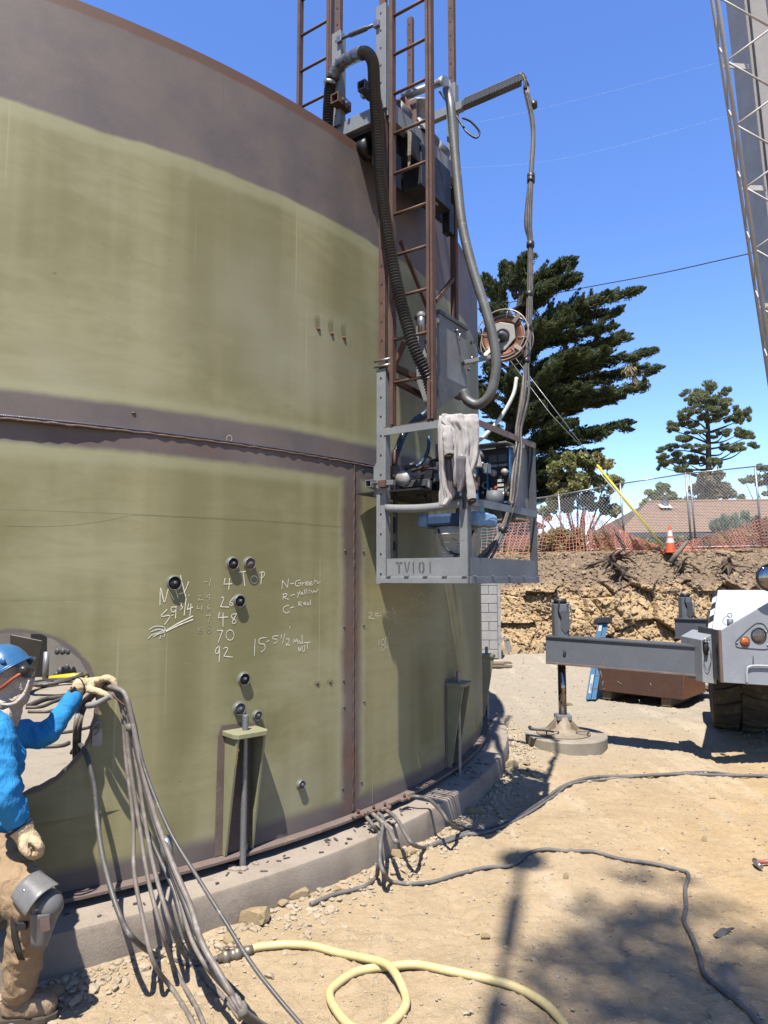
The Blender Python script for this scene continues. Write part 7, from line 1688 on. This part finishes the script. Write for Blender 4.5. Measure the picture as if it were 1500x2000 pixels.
flesh('trousers', [([pel + EZ * .03, pel - EZ * .06], [.150, .145]), ([pel - EZ * .02, nhip, PW(25, 1722, 2.93), nkn], [.13, .118, .112, .098]), ([nkn, PW(52, 1830, 2.90), PW(42, 1890, 2.93), PW(38, 1930, 2.95)], [.092, .082, .078, .072]), ([pel - EZ * .02, fhip, fkn, PW(-50, 1935, 3.32)], [.13, .115, .095, .08])], MT['duck'], .0075, 2, .016, .09, crease=.075)
# boots
def boot(an, toe, name='boot'):
    d = (toe - an); d.z = 0; L = d.length; d.normalize(); s = V((-d.y, d.x, 0)); g0 = V((an.x, an.y, 0))
    z0 = GH(g0.x, g0.y)
    o = flesh(name, [([g0 + EZ * (z0 + .20) - d * .01, g0 + EZ * (z0 + .07) - d * .015], [.062, .056]), ([g0 + EZ * (z0 + .062) - d * .03, g0 + d * L * .45 + EZ * (z0 + .062), g0 + d * L * .88 + EZ * (z0 + .052)], [.052, .056, .047])], MT['boot'], .006, 4, .008, .05)
    sol = [(-.085, -.036), (-.05, -.045), (.06, -.04), (L * .7, -.056), (L * .95, -.05), (L + .035, -.02), (L + .035, .02), (L * .95, .05), (L * .7, .056), (.06, .04), (-.05, .045), (-.085, .036)]
    MB().prism(sol, g0 + EZ * (z0 - .002), d, s, EZ, .028).build('sole', MT['sole'], o, bevel=.004)
    return o
bt = boot(nan, PW(98, 1972, 2.98)); boot(fan, fan + V((.2, .02, 0)))
mb = MB()
for k in range(4): p = nan + V((.055 + .018 * k, -.045 + .01 * k, -.02 - .03 * k)); mb.tube([p + V((0, -.02, 0)), p + V((.01, .05, .012))], .004, 5)
# head wear
hp2 = PW(6, 1330, 3.11)
flesh('face_wrap', [([PW(2, 1400, 3.10), PW(8, 1372, 3.10), PW(14, 1330, 3.11), PW(8, 1300, 3.11)], [.085, .088, .105, .10])], MT['bandana'], .005, 2, .014, .045, crease=.06, balls=[(PW(30, 1362, 3.10), .062, (1, 1, .9), None), (PW(45, 1335, 3.10), .045, (1, 1.2, 1.2), None)])
gg = flesh('goggles', [([PW(46, 1310, 3.03), PW(55, 1312, 3.10), PW(46, 1312, 3.17)], [.028, .03, .028])], MT['goggle'], .005, 2)
mb = MB(); mb.tube(smooth_path([PW(46, 1312, 3.02), PW(25, 1326, 2.995), PW(0, 1345, 3.0), PW(-25, 1358, 3.05)], 5), .008, 6); mb.build('goggle_strap', MT['orange_band'], man)
P_ = []
for i in range(9):
    f = i / 8; P_.append([PW(-30 + (48 - 0 * f + 4 * math.sin(f * 3)) * j / 5 + 5 * f * (j / 5), 1386 + 30 * f * (.4 + .8 * j / 5) + 3 * math.sin(j * 2.2 + i), 2.99 - .02 * math.sin(j * 1.7 + i * .6) - .03 * f + .02 * j / 5) for j in range(6)])
o_ = MB().sheet(P_).build('neck_cloth', MT['bandana'], man); s_ = o_.modifiers.new('thick', 'SOLIDIFY'); s_.thickness = .006
MB().tube(smooth_path([PW(u, v, 2.998 + .0008 * abs(u - 20)) for u, v in [(2, 1376), (28, 1374), (48, 1354), (57, 1328)]], 5), [.004 + .0055 * math.sin(i / 15 * pi) for i in range(16)], 8).build('wrap_fold', MT['bandana'], man)
tilt = radians(-36); HX = V((cos(tilt), 0, -sin(tilt))); HZ_ = V((sin(tilt), 0, cos(tilt))); HY = V((0, 1, 0)); hc = PW(2, 1316, 3.10)
HX = V((cos(radians(36)), 0, sin(radians(36)))); HZ_ = V((-sin(radians(36)), 0, cos(radians(36))))
prof = [(.138, -.012), (.135, 0), (.132, .03), (.122, .065), (.10, .098), (.065, .122), (.03, .132), (.0, .134)]
hel = MB().lathe(prof, 36, hc, (HX * 1.04, HY * .92, HZ_)).build('hard_hat', MT['helmet'], man); so = hel.modifiers.new('thick', 'SOLIDIFY'); so.thickness = .004
MB().tube([hc + (HX * 1.04 * cos(a) + HY * .92 * sin(a)) * .139 - HZ_ * .012 for a in np.linspace(0, 2 * pi, 40)[:-1]], .006, 8, closed=True).build('rim', MT['helmet'], hel)
P_ = [[hc + (HX * 1.04 * cos(a) + HY * .92 * sin(a)) * (.138 + e * .018 * max(0, cos(a)) ** .7) - HZ_ * (.012 + .008 * e) for e in (0, .5, 1)] for a in np.linspace(-1.3, 1.3, 20)]
o_ = MB().sheet(P_).build('peak', MT['helmet'], hel); so = o_.modifiers.new('thick', 'SOLIDIFY'); so.thickness = .005
for a in (-.9, -1.5): MB().ball(hc + HX * (.142 * cos(a)) + HY * (.128 * sin(a)) + HZ_ * .022, .016, 10, (1, .5, 1)).build('rivet', MT['helmet'], hel)
P_ = [[hc + HX * x + HZ_ * (.137 - .00 - 3.2 * x * x) + HY * y for y in (-.012, .012)] for x in np.linspace(-.11, .11, 16)]
# gloves
def glove(palm0, palm1, pr, fingers, cuff, cr_, name='glove'):
    ch = [([palm0, palm1], pr)] + [(f, r) for f, r in fingers] + [([cuff[0], cuff[1]], cr_)]
    return flesh(name, ch, MT['leather'], .0038, 3, .006, .03)
g1_ = glove(PW(168, 1338, 3.44), PW(192, 1334, 3.47), [.036, .034], [
    ([PW(190, 1330, 3.43), PW(206, 1325, 3.41), PW(219, 1329, 3.40), PW(226, 1341, 3.40)], [.0175, .0165, .015, .012]),
    ([PW(191, 1329, 3.455), PW(208, 1324, 3.445), PW(222, 1329, 3.44), PW(228, 1343, 3.44)], [.0175, .0165, .015, .012]),
    ([PW(191, 1330, 3.48), PW(206, 1326, 3.48), PW(219, 1331, 3.48), PW(224, 1344, 3.48)], [.017, .016, .0145, .012]),
    ([PW(189, 1333, 3.505), PW(201, 1331, 3.51), PW(211, 1336, 3.51), PW(215, 1346, 3.51)], [.0155, .0145, .013, .011]),
    ([PW(172, 1345, 3.42), PW(186, 1349, 3.40), PW(199, 1353, 3.39), PW(209, 1358, 3.39)], [.020, .018, .016, .0135])],
    (PW(157, 1341, 3.42), PW(166, 1338, 3.44)), [.046, .038])
mb = MB(); a_ = (PW(166, 1338, 3.44) - PW(157, 1341, 3.42)).normalized(); cpt = PW(155.5, 1341.5, 3.417); sx_ = a_.cross(EZ).normalized(); sy_ = sx_.cross(a_)
mb.tube([cpt + (sx_ * cos(k) + sy_ * sin(k)) * .047 for k in np.linspace(0, 2 * pi, 24)[:-1]], .0035, 6, closed=True); mb.build('cuff_binding', MT['navy'], g1_)
MB().tube([PW(141, 1358, 3.395), PW(156, 1345, 3.42)], [.034, .031], 12).build('wrist', MT['skin'], man)
wd = (PW(156, 1345, 3.42) - PW(141, 1358, 3.395)).normalized(); wc_ = PW(150, 1350, 3.41); sx_ = wd.cross(EZ).normalized(); sy_ = sx_.cross(wd)
MB().tube([wc_ - wd * .011, wc_ + wd * .011], .0365, 16).build('watch_strap', MT['rubber'], man); MB().box(wc_ - V((0, .034, -.01)), (.03, .014, .03), (wd, sx_, sy_)).build('watch', MT['black_steel'], man, bevel=.004)
g2_ = glove(PW(50, 1632, 2.90), PW(60, 1650, 2.90), [.044, .046], [
    ([PW(64, 1640, 2.87), PW(76, 1650, 2.86), PW(76, 1664, 2.87), PW(66, 1668, 2.88)], [.018, .018, .016, .014]),
    ([PW(64, 1644, 2.90), PW(78, 1654, 2.89), PW(76, 1669, 2.90), PW(64, 1671, 2.90)], [.018, .018, .016, .014]),
    ([PW(60, 1650, 2.93), PW(74, 1660, 2.93), PW(70, 1673, 2.93), PW(58, 1672, 2.93)], [.018, .017, .016, .014]),
    ([PW(56, 1654, 2.955), PW(66, 1664, 2.96), PW(62, 1674, 2.955), PW(52, 1672, 2.95)], [.016, .016, .015, .013]),
    ([PW(48, 1640, 2.86), PW(46, 1656, 2.84), PW(54, 1668, 2.84)], [.02, .018, .015])], (PW(42, 1618, 2.90), PW(49, 1630, 2.90)), [.05, .042])
cpt = PW(40, 1615, 2.90); a_ = (PW(49, 1630, 2.90) - cpt).normalized(); sx_ = a_.cross(V((0, 1, 0))).normalized(); sy_ = sx_.cross(a_)
MB().tube([cpt + (sx_ * cos(k) + sy_ * sin(k)) * .052 for k in np.linspace(0, 2 * pi, 24)[:-1]], .005, 6, closed=True).build('cuff_binding', MT['navy'], g2_)
# knee pad
kd = V((.72, -.52, .46)).normalized(); ks = V((0.55, .83, 0)).normalized(); ku = ks.cross(kd).normalized()
if ku.z < 0: ku = -ku
kc = PW(80, 1772, 2.84)
kp = MB().ball(PW(92, 1768, 2.83), .066, 20, (1.0, .9, 1.0), None).build('knee_cap', MT['knee'], man)
def curved(name, c, up, side, nrm, h, w0, w1, r, m, par=None):
    P = []
    for i in range(8):
        f = i / 7; row = []
        for j in range(11):
            a = (j / 10 - .5) * 2; ww = w0 + (w1 - w0) * f; row.append(c + up * (h * (f - .5)) + side * (ww * .5 * a) + nrm * (r * (1 - a * a)))
        P.append(row)
    o = MB().sheet(P).build(name, m, par or man); s = o.modifiers.new('thick', 'SOLIDIFY'); s.thickness = .006; s.offset = 0; b = o.modifiers.new('bevel', 'BEVEL'); b.width = .002; return o
th_d = (PW(20, 1715, 2.93) - PW(80, 1772, 2.84)).normalized(); nrm = V((.35, -.75, .55)).normalized(); nrm = (nrm - th_d * nrm.dot(th_d)).normalized(); sd_ = th_d.cross(nrm)
curved('thigh_plate', PW(66, 1742, 2.80), th_d, sd_, nrm, .12, .155, .135, .035, MT['knee'], kp)
sh_d = V((-.22, .1, -1)).normalized(); n2 = V((.78, -.6, 0)).normalized(); n2 = (n2 - sh_d * n2.dot(sh_d)).normalized(); s2 = sh_d.cross(n2)
curved('shin_plate', PW(84, 1808, 2.82), sh_d, s2, n2, .15, .14, .07, .04, MT['knee'], kp)
MB().box(PW(88, 1806, 2.765), (.035, .004, .05), (V((.9, .3, .15)).normalized(), V((-.3, .9, 0)).normalized(), V((-.15, 0, 1)))).build('patch', MT['plug_brown'], kp)
for u, v in ((48, 1740), (72, 1776)): MB().ball(PW(u, v, 2.775), .010, 8).build('rivet', MT['bright_steel'], kp)
for q in ([(33, 1752), (28, 1790), (30, 1830), (42, 1868)], ):
    P_ = [[PW(u + du, v, 2.80 + .0012 * i) for du in (-6, 6)] for i, (u, v) in enumerate([(36, 1750), (30, 1775), (27, 1800), (29, 1830), (35, 1855), (42, 1874)])]
    o_ = MB().sheet(P_).build('strap', MT['rubber'], kp); s = o_.modifiers.new('thick', 'SOLIDIFY'); s.thickness = .004
for u, v in ((40, 1751), (44, 1808)): MB().box(PW(u, v, 2.79), (.04, .02, .03), X3).build('buckle', MT['black_steel'], kp, bevel=.004)
MB().tube(smooth_path([PW(44, 1752, 2.79), PW(55, 1760, 2.785), PW(66, 1752, 2.78)], 4), .008, 6).build('strap', MT['rubber'], kp)
# pocket flaps on the trousers
P_ = [[PW(u, v, 2.905 - .002 * u / 10) for u in (-10, 4, 16, 26)] for v in (1712, 1724, 1736, 1748)]
o_ = MB().sheet(P_).build('pocket', MT['duck'], man); s = o_.modifiers.new('thick', 'SOLIDIFY'); s.thickness = .006; MB().box(PW(5, 1736, 2.885), (.035, .004, .016), (V((.9, 0, .35)), V((0, 1, 0)), V((-.35, 0, .9)))).build('tag', MT['plain_white'], man)

# ---- bunch of welding leads over the edge of the manway
bun = root('lead_bunch', PW(215, 1345, 3.46), 'bunch of dusty welding leads held by the worker and fanning to the ground', 'cable bunch')
def gp(u, v, up=.012): return PG(u, v, up)
inside = [PW(95, 1480, 5.2), PW(130, 1440, 4.3), PW(150, 1400, 3.95)]
top = [PW(150, 1500, 4.06), PW(152, 1420, 3.85), PW(163, 1380, 3.68), PW(185, 1354, 3.56), PW(208, 1343, 3.48)]
def ld(pts, r=.0115, m='cable_dusty', t=0, name='lead'):
    o = V((.012 * cos(t), .012 * sin(t), .010 * sin(t * 1.7))); p = [q + o for q in top] + pts
    MB().tube(smooth_path(p, 7), r, 8).build(name, MT[m], bun)
ld([PW(222, 1350, 3.42), PW(233, 1368, 3.40), PW(240, 1400, 3.40), PW(246, 1480, 3.38), PW(260, 1600, 3.32), PW(262, 1700, 3.22), PW(278, 1790, 3.13), PW(300, 1880, 3.06), gp(335, 1930), gp(370, 1985), gp(395, 2040)], .0105, 'cable_dusty', 0)
ld([PW(222, 1349, 3.40), PW(236, 1366, 3.38), PW(245, 1410, 3.38), PW(255, 1500, 3.36), PW(272, 1610, 3.3), PW(290, 1720, 3.2), PW(320, 1830, 3.10), gp(345, 1900), gp(385, 1970), gp(420, 2060)], .0105, 'cable_dusty', 1)
ld([PW(224, 1347, 3.38), PW(240, 1362, 3.36), PW(250, 1400, 3.36), PW(268, 1500, 3.34), PW(283, 1600, 3.28), PW(302, 1700, 3.2), PW(335, 1810, 3.1), gp(370, 1880), gp(425, 1935), gp(470, 1990)], .0105, 'cable_dusty', 2)
ld([PW(224, 1345, 3.37), PW(241, 1358, 3.34), PW(253, 1395, 3.33), PW(270, 1480, 3.31), PW(300, 1600, 3.24), PW(330, 1680, 3.14), PW(360, 1760, 3.04), PW(388, 1830, 2.94), PW(420, 1890, 2.86), PW(450, 1940, 2.80), gp(482, 1990), gp(520, 2060)], .013, 'cable_dark', 3)
ld([PW(226, 1344, 3.35), PW(245, 1357, 3.32), PW(257, 1400, 3.31), PW(275, 1490, 3.28), PW(305, 1600, 3.2), PW(338, 1690, 3.1), PW(372, 1770, 3.0), PW(394, 1840, 2.92), PW(428, 1900, 2.84), PW(455, 1945, 2.79), gp(490, 1995), gp(530, 2060)], .013, 'cable_dusty', 4)
ld([PW(226, 1344, 3.38), PW(247, 1362, 3.36), PW(262, 1410, 3.33), PW(282, 1500, 3.26), PW(330, 1620, 3.12), PW(390, 1720, 2.98), PW(440, 1800, 2.86), PW(490, 1880, 2.74), PW(540, 1945, 2.66), PW(600, 2015, 2.58)], .0085, 'cable_dark', 5)
ld([PW(223, 1350, 3.43), PW(238, 1372, 3.42), PW(244, 1440, 3.41), PW(255, 1540, 3.37), PW(300, 1650, 3.28), PW(340, 1740, 3.16), PW(362, 1820, 3.08), gp(390, 1870), gp(430, 1905), gp(475, 1950)], .010, 'cable_dark', 2.5)
ld([PW(226, 1346, 3.40), PW(246, 1360, 3.37), PW(256, 1400, 3.36), PW(262, 1460, 3.36), PW(290, 1570, 3.3), PW(320, 1660, 3.2), PW(350, 1750, 3.1), PW(372, 1830, 3.02), PW(405, 1890, 2.92), gp(455, 1950), gp(490, 2010)], .010, 'cable_dusty', 5.5)
for (u, v, Y, r, L, m) in ((256, 1420, 3.325, .024, .018, 'cable_dusty'), (326, 1658, 3.17, .026, .05, 'galv'), (322, 1642, 3.19, .026, .02, 'galv'), (473, 1972, 2.76, .021, .025, 'cable_dusty')):
    p = PW(u, v, Y); dr = V((.16, -.12, -.9)).normalized() if v < 1900 else V((.35, -.5, -.6)).normalized(); MB().tube([p - dr * L, p, p + dr * L], [r, r * 1.12, r], 10).build('binding', MT[m], bun)
for k in range(5):
    p0 = PW(455, 1948, 2.79); MB().tube(smooth_path([p0 + V((.01 * k - .02, 0, .01 * (k % 2))), PW(472, 1975, 2.75) + V((.008 * k - .016, 0, .008 * (k % 2))), gp(505 + 6 * k, 2010)], 4), .009, 6).build('lead', MT['cable_dusty'], bun)
# rag sleeve end with a wire hook, tied on the bunch
MB().tube(smooth_path([PW(170, 1378, 3.42), PW(185, 1376, 3.38), PW(205, 1366, 3.36), PW(220, 1358, 3.34)], 5), [.012, .016, .017, .016, .016, .017, .016, .015, .015, .014, .014, .014, .014, .014, .016, .019], 10).build('taped_end', MT['bone'], bun)
MB().tube(smooth_path([PW(220, 1357, 3.34), PW(226, 1363, 3.33), PW(240, 1375, 3.33), PW(256, 1381, 3.34)], 5), .005, 6).build('hook', MT['rust'], bun)
# one lead by itself out of the manway corner
MB_ = MB().tube(smooth_path([PY(140, 1470, 4.4), PY(152, 1455, 4.0), PY(162, 1460, 3.78), PY(172, 1485, 3.72), PY(185, 1540, 3.68), PY(190, 1600, 3.62), PY(198, 1660, 3.5), PY(212, 1720, 3.38), PY(235, 1790, 3.28), PY(262, 1835, 3.22), gp(310, 1868), gp(370, 1882), gp(410, 1876), gp(440, 1866)], 8), .0125, 9)
tag(MB_.build('single_lead', MT['cable_dark'], origin=PW(170, 1480, 3.7)), 'single dark lead leaving the manway corner and curving down over the ringwall to the coupling', 'cable')
lv = MB(); p = PT(197, 1418, .03)
lv.tube(smooth_path([PT(180, 1425, .03), PT(188, 1412, .05), PT(196, 1412, .05), PT(192, 1428, .04), PT(184, 1436, .03)], 5), .006, 6); tag(lv.build('shackle', MT['galv'], origin=p), 'open wire shackle hanging at the lower right edge of the manway', 'shackle')
pl_ = PT(190, 1440, .012); n, s, z = tframe(pl_); tag(MB().box(pl_, (.05, .09, .004), (s, z, n)).build('tape_scrap', MT['bone'], origin=pl_), 'scrap of clear tape stuck at the manway edge', 'tape')
# ---- inside the tank, seen through the manway
FZ = TZ0 - .012
def fl(u, v, up=0.0): return PZ(u, v, FZ + up)
def incable(pts, r, lab, m='cable_dark'):
    o = MB().tube(smooth_path([fl(u, v, r * h) for u, v, h in pts], 8), r, 8).build('floor_cable', MT[m], origin=fl(*pts[0][:2])); return tag(o, lab, 'cable')
incable([(55, 1378, 1), (85, 1366, 1), (110, 1362, 1), (140, 1358, 1), (160, 1352, 1)], .03, 'thick cable on the tank floor seen above the worker sleeve')
incable([(50, 1382, 1), (80, 1380, 1), (105, 1370, 1), (135, 1360, 2), (160, 1358, 1)], .02, 'thinner cable crossing the tank floor behind the worker sleeve')
incable([(55, 1390, 1), (90, 1390, 1), (108, 1387, 1), (115, 1395, 1), (100, 1402, 1)], .018, 'cable bend on the tank floor above the worker elbow')
incable([(60, 1456, 1), (90, 1458, 1), (120, 1456, 1), (135, 1450, 1)], .018, 'cable on the tank floor under the worker arm')
incable([(110, 1432, 1), (140, 1428, 1), (175, 1420, 1)], .016, 'cable on the tank floor right of the leads')
cl_c = fl(113, 1348); q = []
for k in range(70): a = k * .36; q.append(cl_c + V(((.36 + .04 * math.sin(k * .5)) * cos(a), (1.2 + .1 * math.sin(k * .3)) * .45 * sin(a), .02 + .012 * (k % 18))))
tag(MB().tube(q, .02, 7).build('cable_coil', MT['cable_dark'], origin=cl_c), 'coil of cable lying on the tank floor inside the manway', 'cable coil')
def inthing(name, label, cat, mb, m): return tag(mb.build(name, MT[m], origin=None), label, cat)
yi = 10.8
def wl(u, v, Y=yi): return PY(u, v, Y)
MT['plate_gray'] = mat('plate_gray', (.34, .32, .29), (.26, .245, .22), 2, .7, .1, .2, 30, spots=(.2, .14, .1), sscale=3)
c4 = [wl(20, 1320, 9.8), wl(64, 1330, 9.8), wl(79, 1252, 9.5), wl(20, 1240, 9.5)]; mbp = MB(); mbp.add(c4 + [p + V((0, .05, 0)) for p in c4], [(0, 1, 2, 3), (7, 6, 5, 4), (0, 4, 5, 1), (1, 5, 6, 2), (2, 6, 7, 3)]); inthing('steel_plate', 'leaning bright steel plate inside the manway behind the hard hat', 'steel plate', mbp, 'plate_gray')
c5 = [wl(92, 1326, 11.2), wl(190, 1322, 11.2), wl(190, 1230, 11.2), wl(92, 1230, 11.2)]; mbp = MB(); mbp.add(c5 + [p + V((0, .05, 0)) for p in c5], [(0, 1, 2, 3), (7, 6, 5, 4), (0, 4, 5, 1), (1, 5, 6, 2), (2, 6, 7, 3), (3, 7, 4, 0)]); inthing('wall_plate', 'upright steel plate at the back seen in the upper right of the manway', 'steel plate', mbp, 'plate_gray')
c6 = [wl(60, 1326, 11.6), wl(100, 1326, 11.6), wl(100, 1235, 11.6), wl(60, 1235, 11.6)]; mbp = MB(); mbp.add(c6 + [p + V((0, .3, 0)) for p in c6], [(0, 1, 2, 3), (7, 6, 5, 4), (0, 4, 5, 1), (1, 5, 6, 2), (2, 6, 7, 3), (3, 7, 4, 0)]); inthing('dark_gap', 'black block standing for the shaded gap between the two plates inside the manway', 'dark gap', mbp, 'black_steel')  # black block painted in for the shaded gap between the plates
inthing('pipe_stub', 'short upright pipe standing on the tank floor inside the manway', 'pipe', MB().tube([fl(88, 1334), fl(88, 1334) + EZ * .48], .045, 10), 'galv')
pj = wl(117, 1272, 11.1); chn = root('chain', pj, 'short dark chain hanging on the plate inside the manway', 'chain')
for k in range(9): MB().ball(pj + V((.05 * (k % 2) - .02 + (.04 * k if k < 5 else 0), -.05, -.06 * k if k > 3 else 0)), .045, 8, (1, .6, 1.2)).build('link', MT['gray_dark'], chn)
mbp = MB(); pj = fl(140, 1334)
for k in range(3): mbp.box(pj + V((-.25 + .22 * k, .05 * k, .06)), (.18, .14, .10), X3)
inthing('grinder', 'yellow grinder lying on the tank floor behind the glove', 'tool', MB().tube([pj + V((-.35, 0, .06)), pj + V((.0, .05, .08)), pj + V((.25, .05, .06))], [.05, .07, .05], 10), 'yellow_plastic')
tb2 = MB(); tb2.bar(wl(92, 1327, 11.1), wl(160, 1316, 11.1), .08, .05); inthing('floor_rail', 'pale steel strip on the tank floor before the back plate', 'steel strip', tb2, 'bone')
tag(MB().lathe([(0, 0), (.16, 0), (.15, .07), (0, .09)], 18, fl(92, 1340)).build('disc', MT['bone'], origin=fl(92, 1340)), 'pale round disc on the tank floor by the pipe stub', 'disc')
# ================================================================== WHAT BELONGS TOGETHER
GROUPS = {'rock': 'loose stones lying on the site dirt', 'ground_cable': 'leads lying across the dirt', 'earth_lead': 'earth leads hanging from the tank foot plate', 'floor_cable': 'cables on the tank floor', 'brush': 'brush behind the orange netting',
          'weeds': 'brush behind the orange netting', 'barrier_netting': 'orange safety netting along the bank top', 'power_line': 'overhead wires', 'clod': 'scraps on the dirt'}
for o in SC.objects:
    if o.parent is None and 'category' in o:
        k = o.name.split('.')[0]
        if k in GROUPS: o['group'] = GROUPS[k]
